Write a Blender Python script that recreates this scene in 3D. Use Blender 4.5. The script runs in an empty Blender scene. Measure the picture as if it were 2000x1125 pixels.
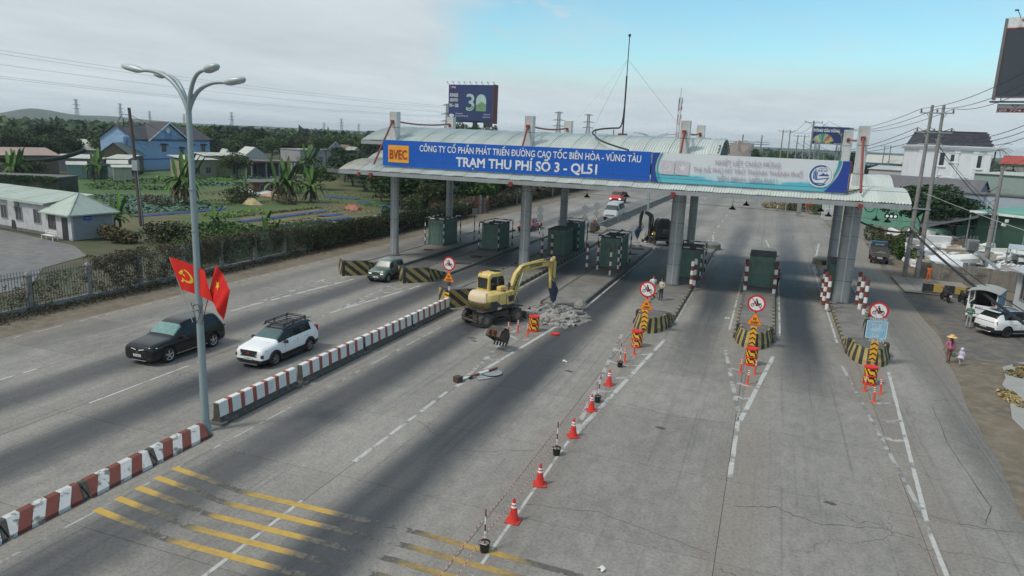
import bpy, bmesh, math, random
from mathutils import Vector, Matrix, noise as mnoise
R=math.radians; PI=math.pi
rnd=random.Random(7)
sc=bpy.context.scene; col=sc.collection
# ---------------------------------------------------------------- camera (a drone 11.5 m above the road)
cd=bpy.data.cameras.new('camera'); cam=bpy.data.objects.new('camera',cd); col.objects.link(cam); sc.camera=cam
cd.sensor_width=36; cd.lens=1375/2000*36; cd.clip_start=.3; cd.clip_end=12000
P_,Y_,L_=R(12.06),R(19.7),R(2.37)
fw=Vector((-math.sin(Y_)*math.cos(P_),math.cos(Y_)*math.cos(P_),-math.sin(P_)))
r0=Vector((math.cos(Y_),math.sin(Y_),0)); u0=r0.cross(fw)
rt=r0*math.cos(L_)+u0*math.sin(L_); up=-r0*math.sin(L_)+u0*math.cos(L_)
cam.matrix_world=Matrix(((rt.x,up.x,-fw.x,0),(rt.y,up.y,-fw.y,0),(rt.z,up.z,-fw.z,11.5),(0,0,0,1)))
# ---------------------------------------------------------------- sky, sun, exposure
SUN_EL,SUN_AZ=R(52),R(222)
w=bpy.data.worlds.new('World'); sc.world=w; w.use_nodes=True; nt=w.node_tree; N=nt.nodes; Lk=nt.links
for n in list(N): N.remove(n)
def wn(t,**k):
    n=N.new(t)
    for a,b in k.items(): setattr(n,a,b)
    return n
def wm(op,a,b=None,clamp=False):
    n=wn('ShaderNodeMath',operation=op,use_clamp=clamp)
    for i,q in enumerate((a,b)):
        if q is None: continue
        if isinstance(q,(int,float)): n.inputs[i].default_value=q
        else: Lk.new(q,n.inputs[i])
    return n.outputs[0]
def wsm(x,lo,hi):
    n=wn('ShaderNodeMapRange',interpolation_type='SMOOTHSTEP'); Lk.new(x,n.inputs[0]); n.inputs[1].default_value=lo; n.inputs[2].default_value=hi
    return n.outputs[0]
out=wn('ShaderNodeOutputWorld'); bg=wn('ShaderNodeBackground'); bg.inputs[1].default_value=.1
sky=wn('ShaderNodeTexSky',sky_type='NISHITA',sun_disc=False,sun_elevation=SUN_EL,sun_rotation=SUN_AZ,air_density=1.0,dust_density=1.2,ozone_density=1.5)
tc=wn('ShaderNodeTexCoord'); sx=wn('ShaderNodeSeparateXYZ'); Lk.new(tc.outputs['Generated'],sx.inputs[0])
# clouds live on a flat layer: direction / height
zc=wm('ADD',wm('MAXIMUM',sx.outputs[2],0),.05); cx=wm('DIVIDE',sx.outputs[0],zc); cy=wm('DIVIDE',sx.outputs[1],zc)
cb=wn('ShaderNodeCombineXYZ'); Lk.new(cx,cb.inputs[0]); Lk.new(cy,cb.inputs[1])
def wnoise(scale,det,rough=.55,vec=None,sq=None):
    n=wn('ShaderNodeTexNoise'); n.inputs['Scale'].default_value=scale; n.inputs['Detail'].default_value=det; n.inputs['Roughness'].default_value=rough
    v=vec if vec is not None else cb.outputs[0]
    if sq:
        m=wn('ShaderNodeMapping'); m.inputs['Scale'].default_value=sq; Lk.new(v,m.inputs[0]); v=m.outputs[0]
    Lk.new(v,n.inputs['Vector']); return n.outputs[0]
n1=wnoise(.9,7,.6,sq=(1,.55,1)); n2=wnoise(.28,4); n3=wnoise(3.2,6,.65,sq=(1,.6,1))
# big cloud deck with a ragged edge crossing the view; clear strip; pale bank low over the horizon
edge=wm('ADD',wm('ADD',wm('MULTIPLY',cx,-1.0),wm('MULTIPLY',cy,-.56)),wm('MULTIPLY',wm('SUBTRACT',n1,.5),1.1))
deck=wsm(edge,-.85,-.2)
wisp=wm('MULTIPLY',wsm(n3,.52,.75),wsm(edge,-1.9,-.9))
bank=wsm(wm('ADD',sx.outputs[2],wm('MULTIPLY',wm('SUBTRACT',n2,.5),-.06)),.125,.055)
veil=wm('MULTIPLY',wsm(n1,.42,.8),.45)
cov=wm('MAXIMUM',wm('MAXIMUM',deck,wm('MULTIPLY',wisp,.8)),wm('MAXIMUM',bank,veil),clamp=True)
ccol=wn('ShaderNodeValToRGB'); Lk.new(wm('ADD',wm('MULTIPLY',n1,.5),wm('MULTIPLY',n2,.5)),ccol.inputs[0])
ccol.color_ramp.elements[0].position=.3; ccol.color_ramp.elements[0].color=(4.3,4.9,5.3,1)
ccol.color_ramp.elements[1].position=.66; ccol.color_ramp.elements[1].color=(5.9,6.6,7.0,1)
gain=wn('ShaderNodeMix',data_type='RGBA',blend_type='MULTIPLY'); gain.inputs[0].default_value=1; Lk.new(sky.outputs[0],gain.inputs[6]); gain.inputs[7].default_value=(1.12,1.52,1.42,1)
mx=wn('ShaderNodeMix',data_type='RGBA'); Lk.new(cov,mx.inputs[0]); Lk.new(gain.outputs[2],mx.inputs[6]); Lk.new(ccol.outputs[0],mx.inputs[7])
Lk.new(mx.outputs[2],bg.inputs[0]); Lk.new(bg.outputs[0],out.inputs[0])
sl=bpy.data.lights.new('sun','SUN'); so=bpy.data.objects.new('sun',sl); col.objects.link(so)
sl.energy=2.0; sl.angle=R(10); sl.color=(1,.945,.86)
sd=Vector((math.sin(SUN_AZ)*math.cos(SUN_EL),math.cos(SUN_AZ)*math.cos(SUN_EL),math.sin(SUN_EL)))
so.rotation_euler=sd.to_track_quat('Z','Y').to_euler(); so.location=(0,0,80)
sc.view_settings.view_transform='Standard'; sc.view_settings.look='None'; sc.view_settings.gamma=1; sc.view_settings.exposure=.25
try: sc.view_settings.use_curve_mapping=False
except Exception: pass
sc.cycles.max_bounces=6; sc.cycles.volume_bounces=0; sc.cycles.transparent_max_bounces=12; sc.cycles.use_denoising=True
sc.cycles.volume_max_steps=64
# ---------------------------------------------------------------- materials
_mc={}
def M(name,c,rough=.7,metal=0,var=.12,vs=2.,dirt=None,dsc=1.2,dth=(.5,.7),bump=0,bs=25,spec=None,coat=0,world=False,streak=0,rand=0,emit=0,trans=0,alpha=1):
    """one procedural material: base colour with soft tonal noise, optional dirt patches, optional vertical streaks, fine bump"""
    if name in _mc: return _mc[name]
    m=bpy.data.materials.new(name); m.use_nodes=True; t=m.node_tree; n=t.nodes; l=t.links; b=n['Principled BSDF']
    tc=n.new('ShaderNodeTexCoord'); vec=tc.outputs['Object']
    if world: vec=n.new('ShaderNodeNewGeometry').outputs['Position']
    def nz(s,d=4,v=None):
        q=n.new('ShaderNodeTexNoise'); q.inputs['Scale'].default_value=s; q.inputs['Detail'].default_value=d; q.inputs['Roughness'].default_value=.6; l.new(v or vec,q.inputs['Vector']); return q.outputs[0]
    cur=None
    mr=n.new('ShaderNodeMapRange'); l.new(nz(vs),mr.inputs[0]); mr.inputs[1].default_value=.25; mr.inputs[2].default_value=.75; mr.inputs[3].default_value=1-var; mr.inputs[4].default_value=1+var
    fac=mr.outputs[0]
    if rand:
        oi=n.new('ShaderNodeObjectInfo'); q=n.new('ShaderNodeMapRange'); l.new(oi.outputs['Random'],q.inputs[0]); q.inputs[3].default_value=1-rand; q.inputs[4].default_value=1+rand
        mm=n.new('ShaderNodeMath'); mm.operation='MULTIPLY'; l.new(fac,mm.inputs[0]); l.new(q.outputs[0],mm.inputs[1]); fac=mm.outputs[0]
    vm=n.new('ShaderNodeVectorMath'); vm.operation='SCALE'; vm.inputs[0].default_value=c[:3]; l.new(fac,vm.inputs['Scale']); cur=vm.outputs[0]
    if dirt:
        q=n.new('ShaderNodeMapRange'); l.new(nz(dsc,6),q.inputs[0]); q.inputs[1].default_value=dth[0]; q.inputs[2].default_value=dth[1]; q.inputs[4].default_value=dirt[3] if len(dirt)>3 else .8
        x=n.new('ShaderNodeMix'); x.data_type='RGBA'; l.new(q.outputs[0],x.inputs[0]); l.new(cur,x.inputs[6]); x.inputs[7].default_value=(*dirt[:3],1); cur=x.outputs[2]
    if streak:
        mp=n.new('ShaderNodeMapping'); mp.inputs['Scale'].default_value=(6,6,.35); l.new(vec,mp.inputs[0])
        q=n.new('ShaderNodeMapRange'); l.new(nz(1.3,3,mp.outputs[0]),q.inputs[0]); q.inputs[1].default_value=.45; q.inputs[2].default_value=.75; q.inputs[4].default_value=streak
        x=n.new('ShaderNodeMix'); x.data_type='RGBA'; l.new(q.outputs[0],x.inputs[0]); l.new(cur,x.inputs[6]); x.inputs[7].default_value=(.10,.075,.05,1); cur=x.outputs[2]
    l.new(cur,b.inputs['Base Color']); b.inputs['Roughness'].default_value=rough; b.inputs['Metallic'].default_value=metal
    if spec is not None: b.inputs['Specular IOR Level'].default_value=spec
    if coat: b.inputs['Coat Weight'].default_value=coat; b.inputs['Coat Roughness'].default_value=.05
    if trans: b.inputs['Transmission Weight'].default_value=trans
    if alpha<1: b.inputs['Alpha'].default_value=alpha
    if emit: l.new(cur,b.inputs['Emission Color']); b.inputs['Emission Strength'].default_value=emit
    if bump:
        bp=n.new('ShaderNodeBump'); bp.inputs['Strength'].default_value=1; bp.inputs['Distance'].default_value=bump; l.new(nz(bs,3),bp.inputs['Height']); l.new(bp.outputs[0],b.inputs['Normal'])
    _mc[name]=m; return m
# ---------------------------------------------------------------- geometry helpers
class MB:
    def __init__(s): s.v=[]; s.f=[]; s.m=[]
    def add(s,vs,fs,mi=0):
        b=len(s.v); s.v+= [tuple(q) for q in vs]; s.f+=[tuple(b+i for i in f) for f in fs]; s.m+= [mi]*len(fs) if isinstance(mi,int) else list(mi); return s
    def box(s,x0,x1,y0,y1,z0,z1,mi=0):
        return s.add([(x0,y0,z0),(x1,y0,z0),(x1,y1,z0),(x0,y1,z0),(x0,y0,z1),(x1,y0,z1),(x1,y1,z1),(x0,y1,z1)],
            [(3,2,1,0),(4,5,6,7),(0,1,5,4),(1,2,6,5),(2,3,7,6),(3,0,4,7)],mi)
    def obox(s,c,sz,rz=0,mi=0,ry=0,rx=0,taper=1):
        m=Matrix.Rotation(rz,3,'Z')@Matrix.Rotation(ry,3,'Y')@Matrix.Rotation(rx,3,'X'); a,b,h=[q/2 for q in sz]; vs=[]
        for z in (-h,h):
            k=taper if z>0 else 1
            for x,y in ((-a,-b),(a,-b),(a,b),(-a,b)): vs.append(m@Vector((x*k,y*k,z))+Vector(c))
        return s.add(vs,[(3,2,1,0),(4,5,6,7),(0,1,5,4),(1,2,6,5),(2,3,7,6),(3,0,4,7)],mi)
    def bar(s,p,q,wd,ht=None,mi=0):
        ht=ht or wd; p=Vector(p);q=Vector(q); d=(q-p).normalized(); u=Vector((0,0,1)) if abs(d.z)<.95 else Vector((0,1,0))
        a=d.cross(u).normalized()*wd/2; b=a.cross(d).normalized()*ht/2
        return s.add([p-a-b,p+a-b,p+a+b,p-a+b,q-a-b,q+a-b,q+a+b,q-a+b],[(3,2,1,0),(4,5,6,7),(0,1,5,4),(1,2,6,5),(2,3,7,6),(3,0,4,7)],mi)
    def tube(s,pts,r,n=8,mi=0,cap=True):
        pts=[Vector(p) for p in pts]; rs=r if isinstance(r,(list,tuple)) else [r]*len(pts); rings=[]; pa=None
        for i,p in enumerate(pts):
            d=((pts[min(i+1,len(pts)-1)]-pts[max(i-1,0)])).normalized()
            if pa is None: u=Vector((0,0,1)) if abs(d.z)<.9 else Vector((1,0,0)); a=d.cross(u).normalized()
            else: a=(pa-d*pa.dot(d)).normalized()
            pa=a; b=d.cross(a); rings.append([p+(a*math.cos(t)+b*math.sin(t))*rs[i] for t in [2*PI*k/n for k in range(n)]])
        return s.loft(rings,mi,cap)
    def loft(s,rings,mi=0,cap=True,closed=True):
        n=len(rings[0]); vs=[q for r in rings for q in r]; fs=[]; ms=[]
        for i in range(len(rings)-1):
            for k in range(n if closed else n-1):
                a=i*n+k; b=i*n+(k+1)%n; fs.append((a,b,b+n,a+n)); ms.append(mi if isinstance(mi,int) else mi[i] if isinstance(mi,(list,tuple)) else mi(i,k))
        if cap:
            m0=mi if isinstance(mi,int) else 0
            fs.append(tuple(range(n-1,-1,-1))); ms.append(m0); fs.append(tuple((len(rings)-1)*n+k for k in range(n))); ms.append(m0)
        return s.add(vs,fs,ms)
    def lathe(s,prof,c=(0,0,0),n=16,mi=0,axis='z',cap=True):
        rings=[]
        for r,h in prof:
            ring=[]
            for k in range(n):
                t=2*PI*k/n; x,y=r*math.cos(t),r*math.sin(t)
                ring.append((c[0]+x,c[1]+y,c[2]+h) if axis=='z' else (c[0]+h,c[1]+x,c[2]+y) if axis=='x' else (c[0]+y,c[1]+h,c[2]+x))
            rings.append(ring)
        return s.loft(rings,mi,cap)
    def prism(s,poly,a,b,axis='z',mi=0):
        """2-D outline extruded from a to b: axis z takes (x,y), axis x takes (y,z), axis y takes (x,z)"""
        f={'z':lambda p,h:(p[0],p[1],h),'x':lambda p,h:(h,p[0],p[1]),'y':lambda p,h:(p[0],h,p[1])}[axis]; n=len(poly)
        return s.add([f(p,a) for p in poly]+[f(p,b) for p in poly],[tuple(range(n-1,-1,-1)),tuple(range(n,2*n))]+[(i,(i+1)%n,(i+1)%n+n,i+n) for i in range(n)],mi)
    def sheet(s,poly,z,mi=0): return s.add([(x,y,z) for x,y in poly],[tuple(range(len(poly)))],mi)
def newmesh(name,mb,mats,smooth=0,fix=True):
    me=bpy.data.meshes.new(name); me.from_pydata(mb.v,[],mb.f); 
    for m in mats: me.materials.append(m)
    if len(mats)>1: me.polygons.foreach_set('material_index',mb.m)
    if fix:
        bm=bmesh.new(); bm.from_mesh(me); bmesh.ops.recalc_face_normals(bm,faces=bm.faces); bm.to_mesh(me); bm.free()
    if smooth: me.shade_smooth(); me.set_sharp_from_angle(angle=R(smooth))
    return me
def mk(name,mb,mats,parent=None,loc=(0,0,0),rz=0,smooth=0,fix=True,bevel=0,rot=None):
    if not isinstance(mats,(list,tuple)): mats=[mats]
    me=mb if isinstance(mb,bpy.types.Mesh) else newmesh(name,mb,mats,smooth,fix)
    o=bpy.data.objects.new(name,me); col.objects.link(o); o.location=loc; o.rotation_euler=rot or (0,0,rz)
    if parent: o.parent=parent
    if bevel:
        b=o.modifiers.new('bevel','BEVEL'); b.width=bevel; b.segments=2; b.limit_method='ANGLE'; b.angle_limit=R(40)
    return o
def tag(o,label=None,cat=None,group=None,kind=None):
    if label: o['label']=label
    if cat: o['category']=cat
    if group: o['group']=group
    if kind: o['kind']=kind
    return o
def thing(name,label,cat,loc=(0,0,0),rz=0,group=None):
    o=bpy.data.objects.new(name,None); col.objects.link(o); o.location=loc; o.rotation_euler=(0,0,rz); o.empty_display_size=.2
    return tag(o,label,cat,group)
def copytree(o,parent=None):
    c=o.copy(); col.objects.link(c)
    if parent: c.parent=parent
    for ch in list(o.children): copytree(ch,c)
    return c
def dup(o,loc,rz=0,label=None,s=None):
    c=copytree(o); c.location=loc; c.rotation_euler=(0,0,rz)
    if label: c['label']=label
    if s: c.scale=(s,s,s)
    return c
def evalmesh(o):
    """apply the modifiers of o and drop the object"""
    bpy.context.view_layer.update(); dg=bpy.context.evaluated_depsgraph_get(); me=bpy.data.meshes.new_from_object(o.evaluated_get(dg)); old=o.data; bpy.data.objects.remove(o); return me
def bez(p0,p1,p2,n=8):
    p0,p1,p2=map(Vector,(p0,p1,p2)); return [p0*(1-t)**2+p1*2*t*(1-t)+p2*t*t for t in [i/n for i in range(n+1)]]
def sag(p,q,d,n=14):
    p,q=Vector(p),Vector(q); return [p.lerp(q,i/n)-Vector((0,0,d*4*(i/n)*(1-i/n))) for i in range(n+1)]
def _tm0(s,bold):
    c=bpy.data.curves.new('lettering','FONT'); c.body=s; c.size=1; c.align_x='LEFT'; c.offset=bold; c.resolution_u=3
    o=bpy.data.objects.new('lettering',c); col.objects.link(o); return evalmesh(o)
def _rng(s): m=_tm0(s,0); xs=[v.co.x for v in m.vertices]; return min(xs),max(xs)
_gw={}
import unicodedata
def text(name,s,size,mat,parent,loc,rot,depth=.01,bold=0,width=None,align='CENTER',shear=0,height=None):
    """lettering as real relief; Vietnamese accents are set as their own small strokes over plain capitals"""
    low={'Đ':'D','đ':'d'}; plain=''; marks=[]
    for ch in s:
        d=unicodedata.normalize('NFD',ch); b=low.get(d[0],d[0]); m=[hex(ord(x))[2:] for x in d[1:]]+(['bar'] if ch in 'Đđ' else [])
        if m: marks.append((len(plain),b,m))
        plain+=b
    me=_tm0(plain,0); q=MB(); H=.715; st=.09+bold/size; z=depth/size
    def bar_(x0,y0,x1,y1,w=None):
        w=(w or st)*.5; d=Vector((x1-x0,y1-y0)); n=Vector((-d.y,d.x)).normalized()*w; c=[(x0+n.x,y0+n.y),(x1+n.x,y1+n.y),(x1-n.x,y1-n.y),(x0-n.x,y0-n.y)]; q.add([(a,b_,-z) for a,b_ in c]+[(a,b_,z+.002) for a,b_ in c],[(4,5,6,7),(0,1,5,4),(1,2,6,5),(2,3,7,6),(3,0,4,7)])
    for i,b,m in marks:
        if b not in _gw: _gw[b]=_rng(b)
        g=_gw[b]; xr=_rng(plain[:i+1])[1]; w=g[1]-g[0]; x=xr-w/2; top=H if b.isupper() else .56; y=top+.07
        if 'bar' in m: bar_(xr-w-.07,H*.5,xr-w*.45,H*.5)
        if '302' in m: bar_(x-.13,y,x,y+.1); bar_(x,y+.1,x+.13,y)
        if '306' in m: bar_(x-.12,y+.1,x-.04,y+.02); bar_(x-.05,y+.02,x+.05,y+.02); bar_(x+.04,y+.02,x+.12,y+.1)
        if '31b' in m: bar_(xr-.02,top-.02,xr+.07,top+.08)
        k=.13 if '302' in m or '306' in m else 0; dx=.17 if k and '303' not in m else 0
        if '300' in m: bar_(x-.1+dx,y+.13+k*.6,x+.03+dx,y+.02+k*.6)
        if '301' in m: bar_(x-.03+dx,y+.02+k*.6,x+.1+dx,y+.13+k*.6)
        if '309' in m: bar_(x-.04+dx,y+.15+k*.6,x+.05+dx,y+.13+k*.6); bar_(x+.05+dx,y+.13+k*.6,x+.0+dx,y+.02+k*.6)
        if '303' in m: bar_(x-.13,y+.02+k,x-.04,y+.1+k); bar_(x-.04,y+.1+k,x+.05,y+.04+k); bar_(x+.05,y+.04+k,x+.13,y+.11+k)
        if '323' in m: bar_(x-.05,-.14,x+.05,-.14,.1)
    vs=[tuple(v.co) for v in me.vertices]; zk=z/max(1e-6,1); cv=[(v[0],v[1],-z) for v in vs]; n0=len(vs); fs=[tuple(p.vertices) for p in me.polygons]
    ec={}
    for f in fs:
        for a,b in zip(f,f[1:]+f[:1]): ec[(min(a,b),max(a,b))]=ec.get((min(a,b),max(a,b)),0)+1
    bd=[e for e,c in ec.items() if c==1]
    if bold:
        for k_,(a,b) in enumerate(bd):
            A,B=Vector(vs[a]).to_2d(),Vector(vs[b]).to_2d(); d=(B-A)
            if d.length<1e-5: continue
            d.normalize(); n=Vector((-d.y,d.x))*bold/size; A-=d*bold*.6/size; B+=d*bold*.6/size; zz=z+.0015+(k_%9)*.0006; q.add([(p.x,p.y,zz) for p in (A+n,B+n,B-n,A-n)],[(0,1,2,3)])
    q.add([(v[0],v[1],z) for v in vs]+cv,[f for f in fs]+[(a,b,b+n0,a+n0) for a,b in bd]); q.v=[(x*size,y*size,zz*size) for x,y,zz in q.v]
    xs=[v[0] for v in q.v]; ys=[v[1] for v in q.v]; kx=width/(max(xs)-min(xs)) if width else 1; ky=height/(max(ys)-min(ys)) if height else 1; c0=(max(xs)+min(xs))/2 if align=='CENTER' else min(xs); cy=H*size/2
    q.v=[((x-c0)*kx+shear*y,(y-cy)*ky,zz) for x,y,zz in q.v]
    t=bpy.data.objects.new(name,newmesh(name,q,[mat])); col.objects.link(t); t.parent=parent; t.location=loc; t.rotation_euler=rot; return t
FRONT=(R(90),0,0)   # text standing upright, read from the camera's side
# shared materials
conc=M('concrete',(.27,.26,.24),.9,var=.18,vs=1.5,dirt=(.12,.11,.1,.6),dsc=.8,bump=.01,bs=14)
concd=M('concrete_dark',(.13,.125,.115),.9,var=.25,vs=2,dirt=(.05,.05,.045,.7),dsc=1.5,bump=.01,bs=14)
white=M('white_paint',(.72,.72,.7),.6,var=.06,dirt=(.3,.28,.25,.5),dsc=3,dth=(.55,.75))
whitec=M('white_marking',(.43,.43,.41),.8,world=True,var=.15,vs=5,dirt=(.19,.185,.175,.9),dsc=1.1,dth=(.52,.60))
redp=M('red_paint',(.28,.045,.03),.6,var=.15,dirt=(.12,.05,.04,.6),dsc=4)
redbr=M('brown_red_paint',(.17,.045,.033),.75,var=.2,vs=4,dirt=(.13,.07,.055,.6),dsc=5)
blackp=M('black_paint',(.022,.022,.024),.6,var=.2,dirt=(.08,.075,.07,.5),dsc=4)
yellp=M('yellow_paint',(.42,.28,.06),.75,var=.15,dirt=(.2,.16,.09,.7),dsc=3)
orange=M('orange_plastic',(.72,.07,.02),.45,var=.08)
redpl=M('red_plastic',(.62,.03,.02),.4,var=.08)
refl=M('reflective_white',(.8,.8,.78),.4,var=.03)
yelr=M('reflective_yellow',(.85,.42,.02),.45,var=.04)
galv=M('galvanised_steel',(.36,.38,.39),.45,.6,var=.1,vs=3)
steel=M('grey_steel',(.30,.32,.33),.5,.4,var=.12)
dsteel=M('dark_steel',(.05,.05,.05),.55,.3,var=.2)
rubber=M('rubber',(.018,.018,.018),.85,var=.2,vs=10)
glass=M('window_glass',(.02,.024,.026),.06,var=.02,spec=.8)
chrome=M('chrome',(.6,.6,.6),.18,1,var=.02)
rust=M('rust',(.2,.07,.03),.85,var=.3,vs=6)
# ================================================================ ground, road, fields
def roadmat():
    m=bpy.data.materials.new('road_concrete'); m.use_nodes=True; t=m.node_tree; n=t.nodes; l=t.links; b=n['Principled BSDF']
    g=n.new('ShaderNodeNewGeometry'); s=n.new('ShaderNodeSeparateXYZ'); l.new(g.outputs['Position'],s.inputs[0])
    X,Y=s.outputs[0],s.outputs[1]
    def mt(op,a,c=None,clamp=False):
        q=n.new('ShaderNodeMath'); q.operation=op; q.use_clamp=clamp
        for i,z in enumerate((a,c)):
            if z is None: continue
            if isinstance(z,(int,float)): q.inputs[i].default_value=z
            else: l.new(z,q.inputs[i])
        return q.outputs[0]
    def sm(x,lo,hi,a=0.,c=1.):
        q=n.new('ShaderNodeMapRange'); q.interpolation_type='SMOOTHSTEP'; l.new(x,q.inputs[0]); q.inputs[1].default_value=lo; q.inputs[2].default_value=hi; q.inputs[3].default_value=a; q.inputs[4].default_value=c; return q.outputs[0]
    def nz(sc,d=5,scale=None,off=0,r=.6):
        v=g.outputs['Position']
        if scale or off:
            mp=n.new('ShaderNodeMapping'); mp.inputs['Scale'].default_value=scale or (1,1,1); mp.inputs['Location'].default_value=(off,off,0); l.new(v,mp.inputs[0]); v=mp.outputs[0]
        q=n.new('ShaderNodeTexNoise'); q.inputs['Scale'].default_value=sc; q.inputs['Detail'].default_value=d; q.inputs['Roughness'].default_value=r; l.new(v,q.inputs['Vector']); return q.outputs[0]
    warp=mt('MULTIPLY',mt('SUBTRACT',nz(.25,4,(1,.35,1)),.5),1.0); Xw=mt('ADD',X,warp)
    # oil and rubber bands along the middle of every lane (centre, half width, strength, y where it fades in/out)
    bands=[(-23.3,1.6,.92,-20,150),(-28.8,1.6,.75,-20,150),(-35,1.3,.3,-20,150),(-16.5,1.5,.9,-20,120),(-10.5,1.75,1.,-20,120),(-3.1,1.5,.8,30,130),(2.6,1.6,.95,26,120),(9.3,1.4,.45,10,100)]
    tot=None
    wf=nz(.12,3,(1,.3,1),7)
    for c,h,a,y0,y1 in bands:
        d=mt('ABSOLUTE',mt('SUBTRACT',Xw,c)); f=mt('MULTIPLY',sm(d,h*1.15,h*.25),a)
        f=mt('MULTIPLY',f,mt('MULTIPLY',sm(Y,y0,y0+22),sm(Y,y1,y1-60,.25,1)))
        tot=f if tot is None else mt('MAXIMUM',tot,f)
    tot=mt('MULTIPLY',tot,sm(wf,.25,.6,.84,1.05))
    tot=mt('MULTIPLY',tot,sm(nz(.5,6,(1,.12,1),3),.25,.62,.85,1.05),clamp=True)
    base=n.new('ShaderNodeValToRGB'); l.new(mt('ADD',mt('MULTIPLY',nz(.18,6,(1,.45,1)),.6),mt('MULTIPLY',nz(2.2,6,(1,.6,1)),.4)),base.inputs[0])
    e=base.color_ramp.elements; e[0].position=.32; e[0].color=(.150,.143,.130,1); e[1].position=.66; e[1].color=(.29,.273,.245,1)
    mx=n.new('ShaderNodeMix'); mx.data_type='RGBA'; l.new(mt('MULTIPLY',tot,.95),mx.inputs[0]); l.new(base.outputs[0],mx.inputs[6]); mx.inputs[7].default_value=(.027,.031,.038,1)
    # dust lies where no wheels run: between the lanes and near the edges
    dz=None
    for c,a in ((-12.9,.35),(-6.6,.8),(0,.8),(5.9,.9),(-19,.6),(-25.7,.45)):
        f=mt('MULTIPLY',sm(mt('ABSOLUTE',mt('SUBTRACT',Xw,c)),1.5,.45),a); dz=f if dz is None else mt('MAXIMUM',dz,f)
    dz=mt('MULTIPLY',mt('MULTIPLY',dz,sm(nz(.35,5,(1,.3,1),21),.3,.6,.35,1)),sm(Y,56,40,.25,.8))
    mz=n.new('ShaderNodeMix'); mz.data_type='RGBA'; l.new(dz,mz.inputs[0]); l.new(mx.outputs[2],mz.inputs[6]); mz.inputs[7].default_value=(.205,.18,.155,1); mx=mz
    du=mt('MULTIPLY',mt('MAXIMUM',sm(Xw,-34.8,-37.4),sm(Xw,7.6,11.2)),.75); mx2=n.new('ShaderNodeMix'); mx2.data_type='RGBA'; l.new(du,mx2.inputs[0]); l.new(mx.outputs[2],mx2.inputs[6]); mx2.inputs[7].default_value=(.20,.175,.145,1)
    # worn aggregate speckle, spots and hairline cracks
    sp=sm(nz(9,3,None,5),.30,.62,.86,1.12); sp=mt('MULTIPLY',sp,sm(nz(38,2),.3,.7,.82,1.18))
    cr=n.new('ShaderNodeTexVoronoi'); cr.feature='DISTANCE_TO_EDGE'; cr.inputs['Scale'].default_value=.16; vw=n.new('ShaderNodeVectorMath'); vw.operation='ADD'; nn=n.new('ShaderNodeTexNoise'); nn.inputs['Scale'].default_value=.9; nn.inputs['Detail'].default_value=5; l.new(g.outputs['Position'],nn.inputs['Vector']); l.new(g.outputs['Position'],vw.inputs[0]); l.new(nn.outputs[1],vw.inputs[1]); l.new(vw.outputs[0],cr.inputs['Vector'])
    ck=mt('MULTIPLY',sm(cr.outputs[0],0,.004,1,0),sm(nz(.07,3,None,11),.5,.6)); k=mt('MULTIPLY',sp,mt('SUBTRACT',1,mt('MULTIPLY',ck,.45)))
    tyre=sm(nz(.9,3,(5,.05,1),9),.54,.72,1,.76); k=mt('MULTIPLY',k,tyre)
    oi=n.new('ShaderNodeObjectInfo'); q=n.new('ShaderNodeMapRange'); l.new(oi.outputs['Random'],q.inputs[0]); q.inputs[3].default_value=.91; q.inputs[4].default_value=1.07; k=mt('MULTIPLY',k,q.outputs[0])
    vm=n.new('ShaderNodeVectorMath'); vm.operation='SCALE'; l.new(mx2.outputs[2],vm.inputs[0]); l.new(k,vm.inputs['Scale'])
    l.new(vm.outputs[0],b.inputs['Base Color']); l.new(sm(tot,0,1,.85,.62),b.inputs['Roughness'])
    bp=n.new('ShaderNodeBump'); bp.inputs['Distance'].default_value=.012; l.new(nz(18,4),bp.inputs['Height']); l.new(bp.outputs[0],b.inputs['Normal']); return m
ROAD=roadmat(); whitew=M('white_marking_worn',(.36,.36,.34),.8,world=True,var=.15,vs=5,dirt=(.17,.165,.155,1),dsc=1.3,dth=(.45,.55))
def mixmat(name,c1,c2,c3,s1=.06,s2=.7,lo=.42,hi=.6,world=True,bump=.03,stretch=(1,1,1)):
    m=bpy.data.materials.new(name); m.use_nodes=True; t=m.node_tree; n=t.nodes; l=t.links; b=n['Principled BSDF']
    g=n.new('ShaderNodeNewGeometry'); mp=n.new('ShaderNodeMapping'); mp.inputs['Scale'].default_value=stretch; l.new(g.outputs['Position'],mp.inputs[0])
    def nz(s,d): q=n.new('ShaderNodeTexNoise'); q.inputs['Scale'].default_value=s; q.inputs['Detail'].default_value=d; q.inputs['Roughness'].default_value=.65; l.new(mp.outputs[0],q.inputs['Vector']); return q.outputs[0]
    def mr(x,a,c): q=n.new('ShaderNodeMapRange'); l.new(x,q.inputs[0]); q.inputs[1].default_value=a; q.inputs[2].default_value=c; return q.outputs[0]
    a=n.new('ShaderNodeMix'); a.data_type='RGBA'; l.new(mr(nz(s1,7),lo,hi),a.inputs[0]); a.inputs[6].default_value=(*c1,1); a.inputs[7].default_value=(*c2,1)
    a2=n.new('ShaderNodeMix'); a2.data_type='RGBA'; l.new(mr(nz(s2,6),.45,.7),a2.inputs[0]); l.new(a.outputs[2],a2.inputs[6]); a2.inputs[7].default_value=(*c3,1)
    l.new(a2.outputs[2],b.inputs['Base Color']); b.inputs['Roughness'].default_value=.95
    bp=n.new('ShaderNodeBump'); bp.inputs['Distance'].default_value=bump; l.new(nz(8,4),bp.inputs['Height']); l.new(bp.outputs[0],b.inputs['Normal']); return m
m=MB(); NX=[-6000,-3000,-1500,-800,-400,-200,-100,0,100,200,400,800,1500,3000,6000]
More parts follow.
